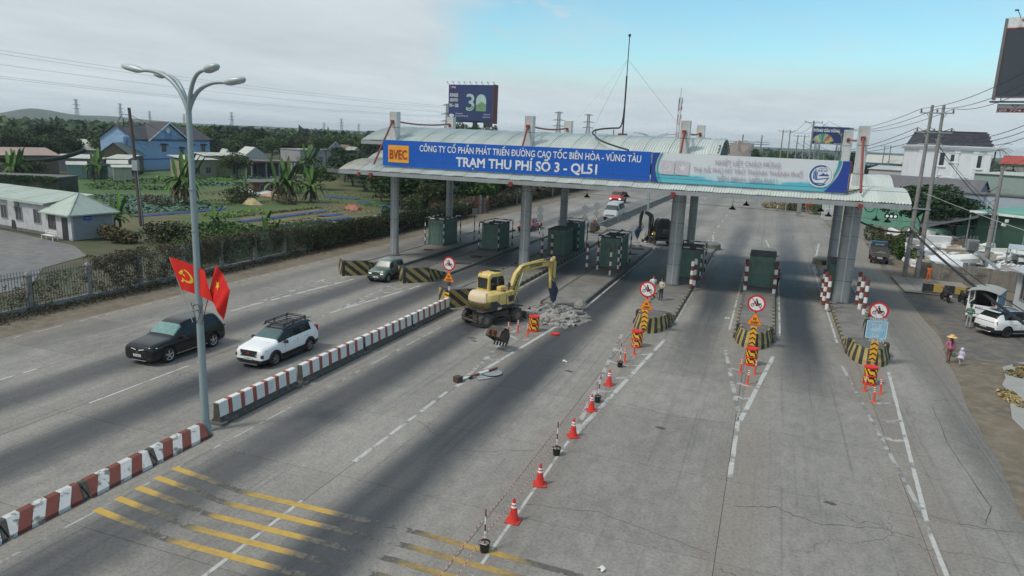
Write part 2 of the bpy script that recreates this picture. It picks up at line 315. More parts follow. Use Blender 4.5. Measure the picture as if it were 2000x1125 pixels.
vs=[(x,y,-.06) for y in [-1000,-300,-50,50,150,300,600,1200,2500,5000,9000] for x in NX]; k=len(NX)
m.add(vs,[(j*k+i,j*k+i+1,(j+1)*k+i+1,(j+1)*k+i) for j in range(10) for i in range(k-1)])
tag(mk('ground',m,mixmat('ground_soil',(.055,.075,.025),(.10,.085,.05),(.045,.07,.02),.02,.3)),kind='structure')
# dusty verge strips beside the carriageways
dirtm=mixmat('verge_dirt',(.17,.135,.095),(.12,.10,.07),(.21,.18,.14),.25,1.5)
def wavy(xs0,xs1,y0,y1,z,n=60,amp=.5,seed=1):
    q=MB(); v=[]
    for i in range(n+1):
        y=y0+(y1-y0)*i/n; a=xs0(y)+mnoise.noise((seed,y*.17,0))*amp+mnoise.noise((seed,y*.9,3))*amp*.3; b=xs1(y)+mnoise.noise((seed+9,y*.15,0))*amp+mnoise.noise((seed+9,y*.8,3))*amp*.3; v+=[(a,y,z),(b,y,z)]
    q.add(v,[(2*i,2*i+1,2*i+3,2*i+2) for i in range(n)]); return q
tag(mk('dirt_verge',wavy(lambda y:-41.6,lambda y:-36.9,-20,420,-.03,140,.5,2),dirtm),kind='structure')
tag(mk('dirt_verge',wavy(lambda y:8.3,lambda y:24 if y<140 else 30,-20,300,-.03,120,.6,5),dirtm),kind='structure')
# road bed + concrete slabs laid in a grid with open joints
rb=MB(); rb.box(-37.4,8.8,-30,190,-.3,-.012); rb.box(-37.2,-2,190,1200,-.3,-.012)
road=tag(mk('road',rb,M('road_joint',(.05,.048,.045),.95,world=True)),kind='structure')
xs=[-37.4,-31.3,-25.7,-19.55]; xr=[-18.4,-12.8,-7.1,-.35,5.55,8.9]
ys=[-30,-12,2,7.6,13.2,18.9,24.2,29.6,35.2,40.7,46.4,52,58,64,70,76,82,88,94,100,107,114,122,130,140,150,162,176,190]
slabs={}
def slab(x0,x1,y0,y1,g=.018):
    jt=lambda:rnd.uniform(-.02,.02)
    q=MB(); q.box(x0+g/2,x1-g/2,y0+g/2,y1-g/2,-.01,0); o=mk('concrete_slab',q,ROAD,road); return o
for L in (xs,xr):
    for i in range(len(L)-1):
        for j in range(len(ys)-1): slab(L[i],L[i+1],ys[j],ys[j+1])
mk('road_shoulder',wavy(lambda y:8.3,lambda y:8.9+max(0,min(2.4,(y-26)*.09))+max(0,(y-75)*.035)*(y<106)-max(0,(y-106)*.2),-20,128,-.004,120,.25,12),ROAD,road)
q=MB(); q.box(-19.55,-18.4,-30,190,-.01,-.002); q.box(-37.2,-2,190,1200,-.01,0); mk('road_surface',q,ROAD,road)
# irregular cracks and sealed joints: thin dark ribbons
def ribbon(pts,wd,z,jit=.0,seed=0,sub=8):
    q=MB(); P=[]; r=random.Random(seed)
    for a,b in zip(pts,pts[1:]):
        for i in range(sub): t=i/sub; P.append((a[0]+(b[0]-a[0])*t+r.uniform(-jit,jit),a[1]+(b[1]-a[1])*t+r.uniform(-jit,jit)))
    P.append(pts[-1]); v=[]
    for i,p in enumerate(P):
        a=P[max(i-1,0)]; b=P[min(i+1,len(P)-1)]; d=Vector((b[0]-a[0],b[1]-a[1])).normalized(); ww=wd*(.5+r.uniform(-.06,.06)*(jit>0)+(r.uniform(-.2,.2) if jit>.025 else 0)); nx,ny=-d.y*ww,d.x*ww
        v+=[(p[0]+nx,p[1]+ny,z),(p[0]-nx,p[1]-ny,z)]
    q.add(v,[(2*i,2*i+1,2*i+3,2*i+2) for i in range(len(P)-1)]); return q
crm=M('crack_fill',(.06,.058,.055),.9)
for i,(pts,wd,j) in enumerate([([(-.1,22.4),(1.2,22.9),(2.4,22.4),(4.5,22.9),(5.5,22.7)],.05,.08),([(-6.9,19.6),(-4,20.2),(-.5,19.3)],.03,.05),([(-.2,18.6),(1,18.2),(2.2,17.2)],.04,.06),
    ([(5.6,24.6),(7,24.3),(8.8,24.5)],.04,.07),([(8.2,36.2),(7.9,31),(8.1,26),(7.6,24.6)],.05,.03),([(-12.6,24.2),(-9.8,22.4),(-7.3,23.6)],.035,.08),([(-5,30),(-3,29.4),(-.6,29.8)],.03,.05)]):
    mk('crack',ribbon(pts,wd*.55,.003,j,i),crm,road)
# ---- painted markings, each a sheet 4 mm above the slabs
def mark(name,pts_or_mb,mat=whitec,label=None): return mk(name,pts_or_mb,mat,road)
def line(x0,y0,x1,y1,wd=.13,jit=.006): return mark('lane_line',ribbon([(x0,y0),(x1,y1)],wd,.004,jit,int(abs(x0*7+y0)),int(max(2,abs(y1-y0)*2))))
line(-12.75,12.6,-12.85,17,.12); line(-12.85,20,-12.9,27.8,.17); mk('lane_line',ribbon([(-18.,-10),(-18.,60)],.1,.004,.006,3,90),whitew,road)
for a,b in ((34.7,37),(47,52),(56,61)): line(-31.3,a,-31.3,b)
line(-31.35,18,-31.35,22); line(-25.7,36.4,-25.7,41.5); line(-25.6,20.,-25.7,26.5); 
for y in range(78,190,9):
    line(-31.2,y,-31.2,y+3.2,.14)
    line(-25.6,y,-25.6,y+3.2,.14)
    if y>86: line(-13.5,y,-13.5,y+3.4,.14); line(-6.6,y,-6.6,y+3.4,.14)
line(-.25,24.5,-.25,30.5,.17); mk('lane_line',ribbon([(-37,20),(-37,180)],.1,.004,.006,5,90),whitew,road)
# the painted wedges in front of the toll islands
def wedge(cx,y0,y1,half,yn,wd=.16,rungs=(),rw=.28,lean=0):
    mk('lane_line',ribbon([(cx+lean,y0),(cx-half,y1)],wd,.004,.006,int(y0*5),int(abs(y1-y0)*2)),whitew,road); mk('lane_line',ribbon([(cx+lean,y0),(cx+half,y1)],wd,.0058,.006,int(y0*7),int(abs(y1-y0)*2)),whitec,road)
    for y in rungs:
        t=(y-y0)/(y1-y0); h=half*t
        mark('chevron_marking',ribbon([(cx-h,y+h*.35),(cx,y-h*.35),(cx+h,y+h*.35)],rw*.8,.0045,.03,int(y*3),5),whitew)
wedge(-31.3,36.5,47.2,1.0,0,.2,(41.5,43.5,45.3)); wedge(-25.7,37.5,47.8,1.05,0,.2,(42.5,44.5,46)); wedge(-12.8,28.6,42.,1.15,0,.2,(33.2,35.2,37.6))
wedge(-6.3,25.4,41.5,1.3,0,.2,(31.2,33.4,35.6,37.8)); wedge(-.15,30.2,41,1.3,0,.2,(33.2,35.3,37.4)); wedge(5.85,24,41,1.15,0,.15,(30.9,33.2,35.6))
line(5.8,8,5.8,24,.14); line(-6.3,-5,-6.35,25,.1,0)
for cx,xo in ((-6.3,1.25),(0,1.45),(6.2,1.3)):
    for sgn in (-1,1): line(cx+sgn*xo*1.05,46,cx+sgn*xo*1.05,76,.13)
line(-11.35,45,-11.35,77,.12); line(-14.6,47,-14.6,76,.12); line(-17.6,50,-17.6,96,.12); line(-24.4,52,-24.4,80,.1); line(-33.6,55,-33.6,82,.1)
line(-5,78,-6.6,97,.2); line(1.3,77,.1,95,.18); line(6.4,96,5.2,80,.2); line(5.2,80,5.0,72,.2)
# yellow rumble strips, worn through where the wheels pass
yelm=M('yellow_marking',(.46,.30,.07),.85,world=True,var=.15,vs=4,dirt=(.13,.125,.115,.92),dsc=1.0,dth=(.44,.57))
def wornyellow():
    m=bpy.data.materials.new('rumble_paint'); m.use_nodes=True; t=m.node_tree; n=t.nodes; l=t.links; b=n['Principled BSDF']; g=n.new('ShaderNodeNewGeometry'); s=n.new('ShaderNodeSeparateXYZ'); l.new(g.outputs['Position'],s.inputs[0])
    r=n.new('ShaderNodeMapRange'); l.new(s.outputs[0],r.inputs[0]); r.inputs[1].default_value=-18.2; r.inputs[2].default_value=-3.2
    c=n.new('ShaderNodeValToRGB'); l.new(r.outputs[0],c.inputs[0]); c.color_ramp.interpolation='EASE'; e=c.color_ramp.elements; e[0].position=0; e[0].color=(.95,)*3+(1,); e[1].position=1; e[1].color=(.1,)*3+(1,)
    for p,v in ((.05,.9),(.09,.42),(.2,.22),(.26,.75),(.42,.9),(.47,.3),(.6,.12),(.68,.55),(.8,.7),(.9,.3)): x=e.new(p); x.color=(v,v,v,1)
    q=n.new('ShaderNodeTexNoise'); q.inputs['Scale'].default_value=3.2; q.inputs['Detail'].default_value=9; q.inputs['Roughness'].default_value=.72; l.new(g.outputs['Position'],q.inputs['Vector'])
    a=n.new('ShaderNodeMath'); a.operation='ADD'; l.new(c.outputs[0],a.inputs[0]); l.new(q.outputs[0],a.inputs[1]); k=n.new('ShaderNodeMapRange'); l.new(a.outputs[0],k.inputs[0]); k.inputs[1].default_value=.82; k.inputs[2].default_value=1.38
    x=n.new('ShaderNodeMix'); x.data_type='RGBA'; l.new(k.outputs[0],x.inputs[0]); x.inputs[6].default_value=(.10,.097,.085,1); x.inputs[7].default_value=(.48,.31,.07,1); l.new(x.outputs[2],b.inputs['Base Color']); b.inputs['Roughness'].default_value=.85; b2=n.new('ShaderNodeMapRange'); l.new(a.outputs[0],b2.inputs[0]); b2.inputs[1].default_value=.66; b2.inputs[2].default_value=.78; l.new(b2.outputs[0],b.inputs['Alpha']); return m
yrm=wornyellow()
for y in (13.75,14.5,15.25,16.0,16.75): mark('rumble_strip',ribbon([(-18.1,y+.3),(-16.4,y+.12),(-15,y-.08),(-11.2,y+.02),(-8.5,y+.1),(-3.4,y-.05)],.25,.005,0,1,4),yrm)
# patches, stains, litter
st=M('stain',(.07,.068,.065),.8)
for x,y,s in ((-16.2,37.2,.35),(-15.4,36.4,.3),(-16.8,36.2,.25),(-15.0,35.9,.22),(-23.5,34.,.35),(-20.2,27.5,.3),(-3.2,27.9,.22),(-18,46.5,.5),(-8.6,33.2,.25),(3,24,.2),(.5,36,.2)):
    n_=9; mk('oil_stain',MB().sheet([(x+s*(1+.3*math.sin(k*2.3+x))*math.cos(2*PI*k/n_),y+s*.6*(1+.3*math.cos(k*1.7))*math.sin(2*PI*k/n_)) for k in range(n_)],.0035),st,road)
pm=M('patch',(.15,.125,.10),.95,world=True,var=.2)
# paved yard (left), field earth, side areas
yardm=mixmat('yard_asphalt',(.16,.16,.16),(.20,.19,.18),(.12,.12,.12),.1,1)
tag(mk('paved_yard',MB().sheet([(-150,20),(-50,18),(-47.3,30),(-47.6,33.6),(-53,38.5),(-55,44),(-60.5,47.2),(-76,50.5),(-150,62)],-.02),yardm),kind='structure')
earth=mixmat('field_earth',(.15,.11,.06),(.06,.11,.026),(.075,.085,.03),.09,.5,.36,.56)
tag(mk('field',MB().sheet([(-43,55),(-60,55),(-78,60),(-105,75),(-150,100),(-185,130),(-118,156),(-60,122),(-43,110)],-.035),earth),kind='structure')
swm=M('sidewalk_concrete',(.24,.225,.2),.9,world=True,var=.15,dirt=(.15,.13,.1,.7),dsc=.5)
sw=tag(mk('sidewalk',MB().box(11.6,17.5,66.5,74.2,-.03,.06),crm),kind='structure')
for i in range(5):
    for j in range(3): mk('paving_panel',MB().box(11.62+i*1.17,11.62+i*1.17+1.14,66.52+j*2.56,66.52+j*2.56+2.52,.05,.09+rnd.uniform(0,.015)),swm,sw)
cp=tag(mk('concrete_pad',MB().sheet([(13.3,45.2),(14.6,46.8),(19,49),(19,28),(11.6,28),(11.4,30),(11.2,31.5),(11.45,34),(11.35,36),(11.8,38),(12.3,40),(12.35,41.5),(12.9,43)],.0),M('pale_pad',(.30,.30,.28),.9,world=True,var=.12)),kind='structure')
parkm=mixmat('parking_asphalt',(.105,.10,.095),(.14,.13,.115),(.19,.165,.135),.3,1.2)
tag(mk('parking_area',wavy(lambda y:11.6,lambda y:26,46,66.4,-.015,30,.3,8),parkm),kind='structure')
tag(mk('side_road',MB().sheet([(12.0,76),(12.3,92),(12.5,105),(8.5,128),(3,150),(-2,190),(-2.5,230),(3,200),(14,168),(30,150),(30,138),(16,128),(14.5,104),(13.4,88)],-.012),M('side_asphalt',(.17,.16,.145),.9,world=True,var=.15,dirt=(.2,.17,.13,.6),dsc=.2)),kind='structure')
# ================================================================ toll canopy
COLX=[-32.7,-19.75,-6.8,5.9]
clad=M('column_cladding',(.33,.35,.36),.42,.35,var=.08,dirt=(.22,.23,.23,.5),dsc=.7)
cladw=M('post_cladding',(.52,.54,.53),.5,.1,var=.06,dirt=(.35,.34,.32,.5),dsc=1.2,streak=.25)
seam=M('seam_line',(.08,.085,.09),.7)
roofm=M('pale_green_roof_sheet',(.545,.585,.55),.5,.1,var=.07,vs=.5,rand=.06,dirt=(.36,.38,.33,.6),dsc=.5,dth=(.5,.75),world=True)
roofr=M('rusty_cream_roof_sheet',(.56,.55,.48),.55,.1,var=.1,dirt=(.38,.27,.16,.7),dsc=1.3,dth=(.52,.72),world=True)
facia=M('grey_fascia',(.30,.32,.33),.6,.2,var=.1,streak=.2)
under=M('roof_frame',(.14,.15,.15),.6,.3)
redpipe=M('red_pipe',(.22,.03,.024),.5,var=.12,dirt=(.12,.05,.04,.5),dsc=3)
can=thing('toll_canopy','long toll canopy of pale green curved roof sheets on grey clad columns','canopy',(0,64,0))
def rel(v): return v
def arcpts(y0,z0,y1,z1,h,n):  # arch between two eaves, height h over the chord
    c=math.hypot(y1-y0,0)/2; Rr=(c*c+h*h)/(2*h); ym=(y0+y1)/2; zc=z0+h-Rr; a=math.asin(min(1,c/Rr)); return [(ym+Rr*math.sin(-a+2*a*i/n),zc+Rr*math.cos(-a+2*a*i/n)) for i in range(n+1)]
def sheetmesh(wd,arc,ribs=5):
    q=MB(); xs=[]
    for i in range(ribs):
        p=wd/ribs; b=i*p
        xs+=[(b,0),(b+p*.55,0),(b+p*.68,.06),(b+p*.87,.06)]
    xs.append((wd,0)); k=len(xs); vs=[]
    for j,(y,z) in enumerate(arc):
        a=arc[max(j-1,0)]; b=arc[min(j+1,len(arc)-1)]; d=Vector((b[0]-a[0],b[1]-a[1])).normalized(); nx,nz=-d.y,d.x
        vs+=[(x,y+nx*h,z+nz*h) for x,h in xs]
    q.add(vs,[(j*k+i,j*k+i+1,(j+1)*k+i+1,(j+1)*k+i) for j in range(len(arc)-1) for i in range(k-1)]); return q
W_=1.0
LOWF=arcpts(53.9,8.16,62.3,8.16,.85,9); LOWB=arcpts(65.4,8.35,73.9,8.35,1.2,9); UPP=arcpts(57.6,10.75,70.4,10.75,1.28,12)
ov=.03
for nm,arc,x0,x1 in (('roof_sheet',LOWF,-36,9),('roof_sheet',LOWB,-40.5,9),('roof_sheet',UPP,-36,-4.2)):
    me=newmesh('roof_sheet',sheetmesh(W_+.02,arc),[roofm]); mr_=None; n=round((x1-x0)/W_)
    for i in range(n):
        mm=me
        if arc is LOWF and i<2: mr_=mr_ or newmesh('roof_sheet',sheetmesh(W_+.02,arc),[roofr]); mm=mr_
        o=bpy.data.objects.new(nm,mm); col.objects.link(o); o.parent=can; o.location=(x0+i*W_,-64,(i%2)*ov)
    # eave trims and purlins
    q=MB(); ln=x1-x0
    for y,z in (arc[0],arc[-1]): q.box(x0,x0+ln,y-.06,y+.06,z-.36,z-.04)
    mk('fascia_board',q,facia,can,(0,-64,0))
    q=MB()
    for j in range(2,len(arc)-1,2): q.box(x0+.1,x1-.1,arc[j][0]-.05,arc[j][0]+.05,arc[j][1]-.2,arc[j][1]-.05)
    for xx in [x0+1+5.9*k for k in range(int(ln/5.9)+1)]:
        q.bar((xx,arc[0][0]+.1,arc[0][1]-.25),(xx,arc[-1][0]-.1,arc[0][1]-.25),.12,.2)
    mk('roof_frame',q,under,can,(0,-64,0))
# dark gable of the raised barrel and the clerestory wall under it
for x,s in ((-4.25,1),(-35.9,-1)):
    q=MB(); zl=9.2 if s>0 else 10.6; pts=[(y,z-.03) for y,z in UPP]+[(UPP[-1][0],zl),(UPP[0][0],zl)]; q.prism([(a,b) for a,b in pts],x-.03,x+.03,'x'); mk('gable_panel',q,M('gable_dark',(.03,.045,.04),.7,var=.3),can,(0,-64,0))
    q=MB()
    for z in [9.4+.26*k for k in range(9)]:
        if z<zl: continue
        hw=6.2 if z<10.75 else max(.5,6.2*math.sqrt(max(0,1-((z-10.75)/1.5)**2)))
        q.box(x+s*.03,x+s*.09,64-hw,64+hw,z,z+.1)
    mk('gable_louvre',q,M('louvre_green',(.06,.10,.085),.6),can,(0,-64,0))
mk('roof_beam',MB().box(-40,8.6,57.9,58.1,7.55,7.9).box(-40,8.6,69.9,70.1,7.55,7.95),under,can,(0,-64,0))
# columns: front ones are twin half-shells with a bright rib, the rear ones plain round
def column(x,y,front):
    q=MB(); n=20
    ww=.135+.0018*(x+32.7)
    if front:
        ring=[]
        for k in range(n):
            t=2*PI*k/n; cx=ww if math.cos(t)>0 else -ww; ring.append((cx+2*ww*math.cos(t),2*ww*math.sin(t)))
        q.prism(ring,.15,7.9,'z')
        o=mk('column',q,clad,can,(x,y-64,0),smooth=40)
        mk('column_rib',MB().box(-.04,.04,-2*ww-.03,-2*ww+.02,.15,7.9),M('rib_light',(.5,.53,.54),.4,.3),o)
        hx,hy=.66,.43
    else:
        q.lathe([(.38,.15),(.38,7.9)],n=22); o=mk('column',q,clad,can,(x,y-64,0),smooth=40); hx=hy=.392
    for z in (1.9,3.6,5.3,7.0):
        ring=[(hx*math.cos(2*PI*k/24) if not front else (ww if math.cos(2*PI*k/24)>0 else -ww)+(2*ww+.014)*math.cos(2*PI*k/24),hy*math.sin(2*PI*k/24) if not front else (2*ww+.014)*math.sin(2*PI*k/24)) for k in range(24)]
        mk('column_seam',MB().prism(ring,z,z+.03,'z'),seam,o)
    mk('column_base',MB().lathe([(.5,.1),(.5,.26),(.44,.3)],n=20),concd,o)
    # box post rising through the roofs
    p=mk('roof_post',MB().box(-.34,.34,-.34,.34,8.1,11.95),cladw,can,(x,y-64,0),bevel=.03)
    mk('post_cap',MB().box(-.365,.365,-.365,.365,11.98,13.35),cladw,p,bevel=.02)
    mk('post_seam',MB().box(-.35,.35,-.35,.35,9.9,9.94).box(-.33,.33,-.33,.33,11.94,11.99),seam,p)
    mk('post_flashing',MB().box(-.42,.42,-.42,.42,8.85 if front else 9.3,9.02 if front else 9.5),rust if front else cladw,p)
for x in COLX: column(x,58,True); column(x,70,False)
for x in COLX:
    mk('stay_pipe',MB().tube([(x-.05,57.6,12.5),(x-.05,54.98 if x<5 and x>-30 else 54.4,8.75)],.085,8).box(x-.2,x+.1,57.5,57.66,12.35,12.6),redpipe,can,(0,-64,0))
    mk('tie_pipe',MB().tube(sag((x,58.3,12.5),(x,69.6,12.62),.2),.075,8).box(x-.12,x+.12,69.55,69.66,12.3,12.6),redpipe,can,(0,-64,0))
    mk('stay_bracket',MB().box(x-.16,x+.12,53.72,53.86,7.65,8.0).box(x-.1,x+.0,53.95,57.5,7.6,7.75),redpipe,can,(0,-64,0))
for x in (-33.9,): mk('bracket',MB().box(x-.12,x+.12,53.72,53.86,7.65,8.0),redpipe,can,(0,-64,0))
mk('roof_edge_strip',MB().box(-3.9,4.6,61.5,61.9,9.55,9.72).box(-3.9,2.4,66.2,66.6,9.9,10.05),M('white_gutter',(.6,.62,.62),.5),can,(0,-64,0))
mk('roof_conduit',MB().tube(bez((-14.4,59.4,11.95),(-15.8,61,12.5),(-13.2,63.2,12.7),10)+bez((-13.2,63.2,12.7),(-13,63.8,12.8),(-13,63.9,14.5),4)[1:],.07,6).tube(bez((-14.4,59.4,11.95),(-14,58,11.5),(-10.8,56,10.9),6),.07,6),blackp,can,(0,-64,0))
# ---- blue name board
blue=M('sign_blue',(.002,.095,.46),.4,var=.06,vs=.6,dirt=(.02,.10,.42,.4),dsc=.4)
lw=M('letter_white',(.70,.72,.74),.5,var=.03)
sb=thing('name_board','long blue toll station name board with white Vietnamese lettering and orange emblem','signboard',(-20.4,54.7,8.66))
x0,x1=-11.6,11.6
for i in range(8): a=x0+i*2.9; mk('board_panel',MB().box(a+.004,a+2.896,-.06,.04,0,2.2),blue,sb)
mk('board_frame',MB().box(x0,x1,.05,.12,.1,.2).box(x0,x1,.05,.12,1,1.1).box(x0,x1,.05,.12,2.0,2.1),under,sb)
fy=-.075
for s,x,z,wd,ht in (('CÔNG TY',-8.15,1.62,3.0,None),):
    pass
text('lettering','CÔNG TY CỔ PHẦN PHÁT TRIỂN ĐƯỜNG CAO TỐC BIÊN HÒA - VŨNG TÀU',.74,lw,sb,(1.42,fy,1.64),FRONT,.012,.013,18.9)
text('lettering','TRẠM THU PHÍ SỐ 3 - QL51',1.05,lw,sb,(1.45,fy,.68),FRONT,.014,.03,12.1)
e=mk('emblem_panel',MB().box(-11.05,-9.05,-.10,-.062,.32,1.78),M('emblem_orange',(.75,.33,.03),.5,var=.06),sb)
text('emblem_lettering','BVEC',.9,M('letter_red',(.33,.04,.02),.6),e,(-10.05,-.115,1.03),FRONT,.01,.02,1.7,height=.8)
# ---- white banner over the same board
wb=thing('city_banner','faded white and turquoise banner with round city emblem and pale pink lettering','banner',(-1.85,54.7,8.62))
def bannermat():
    m=bpy.data.materials.new('banner_print'); m.use_nodes=True; t=m.node_tree; n=t.nodes; l=t.links; b=n['Principled BSDF']; tc=n.new('ShaderNodeTexCoord'); s=n.new('ShaderNodeSeparateXYZ'); l.new(tc.outputs['Object'],s.inputs[0])
    nz=n.new('ShaderNodeTexNoise'); nz.inputs['Scale'].default_value=1.1; nz.inputs['Detail'].default_value=5; mp=n.new('ShaderNodeMapping'); mp.inputs['Scale'].default_value=(.5,1,1.6); l.new(tc.outputs['Object'],mp.inputs[0]); l.new(mp.outputs[0],nz.inputs['Vector'])
    def mt(op,a,c):
        q=n.new('ShaderNodeMath'); q.operation=op
        for i,z in enumerate((a,c)):
            if isinstance(z,(int,float)): q.inputs[i].default_value=z
            else: l.new(z,q.inputs[i])
        return q.outputs[0]
    e=mt('ADD',mt('MULTIPLY',s.outputs[2],-1.0),mt('MULTIPLY',mt('SUBTRACT',nz.outputs[0],.5),1.3)); e2=mt('ADD',e,mt('MULTIPLY',mt('ABSOLUTE',s.outputs[0],0),.07))
    r=n.new('ShaderNodeValToRGB'); l.new(mt('ADD',e2,1.2),r.inputs[0]); k=r.color_ramp.elements; k[0].position=.5; k[0].color=(.62,.66,.69,1); k[1].position=1.35/1.4; k[1].color=(.10,.43,.52,1); x=r.color_ramp.elements.new(.8); x.color=(.45,.62,.67,1)
    l.new(r.outputs[0],b.inputs['Base Color']); b.inputs['Roughness'].default_value=.45; return m
bl=[]
q=MB(); nx,nz_=40,6; vs=[(-6.85+13.7*i/nx,-.05+mnoise.noise((i*.5,j*.6,2))*.015,.02+2.2*j/nz_) for j in range(nz_+1) for i in range(nx+1)]
q.add(vs,[(j*(nx+1)+i,j*(nx+1)+i+1,(j+1)*(nx+1)+i+1,(j+1)*(nx+1)+i) for j in range(nz_) for i in range(nx)])
mk('banner_sheet',q,bannermat(),wb,smooth=60)
mk('board_backing',MB().box(-6.85,6.85,.0,.06,0,2.2),under,wb)
navy=M('navy_print',(.015,.05,.28),.5); teal=M('teal_print',(.03,.30,.36),.5)
def curved(x0,dx,wd,mat,name='border_band'):
    q=MB(); v=[]
    for i in range(11):
        t=i/10; x=x0+dx*(1-(1-2*t+0)**2)*.0+dx*t*t; v+=[(x,-.1,.03+2.18*t),(x+wd,-.1,.03+2.18*t)]
    q.add(v,[(2*i,2*i+1,2*i+3,2*i+2) for i in range(10)]); return mk(name,q,mat,wb)
q=MB(); v=[]
for i in range(13):
    t=i/12; x=5.35+1.0*(1-(1-t)**2); v+=[(x,-.095,.03+2.18*t),(6.84,-.095,.03+2.18*t)]
q.add(v,[(2*i,2*i+1,2*i+3,2*i+2) for i in range(12)]); mk('border_band',q,navy,wb)
q=MB(); v=[]
for i in range(13):
    t=i/12; x=5.1+.98*(1-(1-t)**2)-.02*t; v+=[(x,-.097,.03+2.18*t),(x+.22*t,-.097,.03+2.18*t)]
q.add(v,[(2*i,2*i+1,2*i+3,2*i+2) for i in range(12)]); mk('border_line',q,teal,wb)
q=MB(); v=[]
for i in range(13):
    t=i/12; x=-6.32+.32*(2*t-1)**2; v+=[(-6.84,-.095,.03+2.18*t),(x-.25,-.095,.03+2.18*t)]
q.add(v,[(2*i,2*i+1,2*i+3,2*i+2) for i in range(12)]); mk('border_band',q,navy,wb)
q=MB(); v=[]
for i in range(13):
    t=i/12; x=-6.32+.32*(2*t-1)**2; v+=[(x-.15,-.096,.03+2.18*t),(x-.04,-.096,.03+2.18*t)]
q.add(v,[(2*i,2*i+1,2*i+3,2*i+2) for i in range(12)]); mk('border_line',q,teal,wb)
pk=M('faded_pink_print',(.42,.34,.43),.5); pk2=M('faded_flag_print',(.52,.50,.55),.5)
text('lettering','NHIỆT LIỆT CHÀO MỪNG',.5,pk,wb,(.05,-.13,1.72),FRONT,.004,0,4.5)
text('lettering','THỊ XÃ PHÚ MỸ TRỞ THÀNH THÀNH PHỐ',.5,pk,wb,(.05,-.13,1.13),FRONT,.004,0,7.6)
text('lettering','VĂN MINH, HIỆN ĐẠI !',.5,pk,wb,(.1,-.13,.58),FRONT,.004,0,4.2)
def star(cx,cz,r,y,z0=0):
    return [(cx+(r if k%2==0 else r*.4)*math.sin(PI*k/5),cz+(r if k%2==0 else r*.4)*math.cos(PI*k/5)) for k in range(10)]
q=MB(); 
for a in (-6.2,-5.1): q.add([(a,-.1,.65),(a+1.05,-.1,.62),(a+1.08,-.1,1.62),(a+.03,-.1,1.7)],[(0,1,2,3)])
mk('faded_flag_print',q,pk2,wb)
q=MB(); q.add([(x,-.105,z) for x,z in star(-4.56,1.16,.3,0)],[tuple(range(10))]); mk('faded_star_print',q,M('faded_white_print',(.64,.67,.70),.5),wb)
def sickle(q,cx,cz,r,y,m=0):
    o=[(cx+r*math.cos(t),cz+r*math.sin(t)) for t in [R(-150+25*k) for k in range(11)]]; i=[(cx-.12*r+.78*r*math.cos(t),cz+.06*r+.8*r*math.sin(t)) for t in [R(-140+22*k) for k in range(10,-1,-1)]]
    n=len(o); q.add([(x,y,z) for x,z in o]+[(x,y,z) for x,z in reversed(i)],[(k,k+1,n+k+1,n+k) for k in range(n-1)],m)
    q.bar((cx-.6*r,y,cz+.3*r),(cx+.5*r,y,cz-.85*r),.002,r*.17,m); q.bar((cx-.95*r,y,cz+.05*r),(cx-.3*r,y,cz+.7*r),.002,r*.34,m)
    q.bar((cx-.7*r,y,cz-.75*r),(cx-1.05*r,y,cz-1.1*r),.002,r*.24,m)
q=MB(); sickle(q,-5.62,1.16,.26,-.105); mk('faded_sickle_print',q,M('faded_white_print',(.64,.67,.70),.5),wb)
# round emblem
em=MB(); cx,cz=5.02,1.13
def ring(q,cx,cz,r0,r1,y,a0=0,a1=360,n=40,ox=0):
    v=[]
    for k in range(n+1): t=R(a0+(a1-a0)*k/n); v+=[(cx+r0*math.cos(t)+ox,y,cz+r0*math.sin(t)),(cx+r1*math.cos(t),y,cz+r1*math.sin(t))]
    q.add(v,[(2*k,2*k+1,2*k+3,2*k+2) for k in range(n)])
q=MB(); q.add([(cx+.84*math.cos(2*PI*k/40),-.104,cz+.84*math.sin(2*PI*k/40)) for k in range(40)],[tuple(range(40))]); emo=mk('emblem_disc',q,M('emblem_white',(.66,.69,.71),.5),wb)
q=MB(); K=.83; ring(q,cx,cz,.71,.735,-.107,0,360); ring(q,cx,cz,.62,.71,-.108,65,300,30,.025)
q.add([(x*K+cx,-.108,z*K+cz) for x,z in [(-.15,.0),(.05,.12),(.2,.25),(.35,.1),(.5,.18),(.66,.02),(.66,-.02),(-.15,-.05)]],[tuple(range(8))])
q.add([(x*K+cx,-.108,z*K+cz) for x,z in [(-.4,-.3),(.72,-.12),(.4,-.62),(.3,-.62),(.55,-.24),(-.4,-.4)]],[tuple(range(6))])
q.add([(x*K+cx,-.108,z*K+cz) for x,z in [(-.45,-.62),(.4,-.62),(.36,-.7),(-.4,-.7)]],[(0,1,2,3)])
for dx,h in ((-.58,.35),(-.46,.5),(-.34,.3)): q.add([(cx+dx*K,-.108,cz-.25),(cx+dx*K+.08,-.108,cz-.25),(cx+dx*K+.08,-.108,cz+h*K),(cx+dx*K,-.108,cz+h*K)],[(0,1,2,3)])
mk('emblem_print',q,M('emblem_navy',(.02,.09,.30),.5),wb)
text('emblem_lettering','THÀNH PHỐ',.12,M('emblem_navy',(0,0,0)),wb,(cx+.1,-.11,cz+.5),FRONT,.002,.0,.55)
text('emblem_lettering','PHÚ MỸ',.2,M('emblem_navy',(0,0,0)),wb,(cx+.12,-.11,cz+.33),FRONT,.002,.005,.66)
mk('board_end_frame',MB().box(6.87,6.93,-.05,.9,0,.08).box(6.87,6.93,-.05,.9,2.1,2.16).box(6.87,6.95,-.06,.06,0,2.2).bar((6.9,0,.1),(7.9,1.6,.3),.06),redbr,wb)
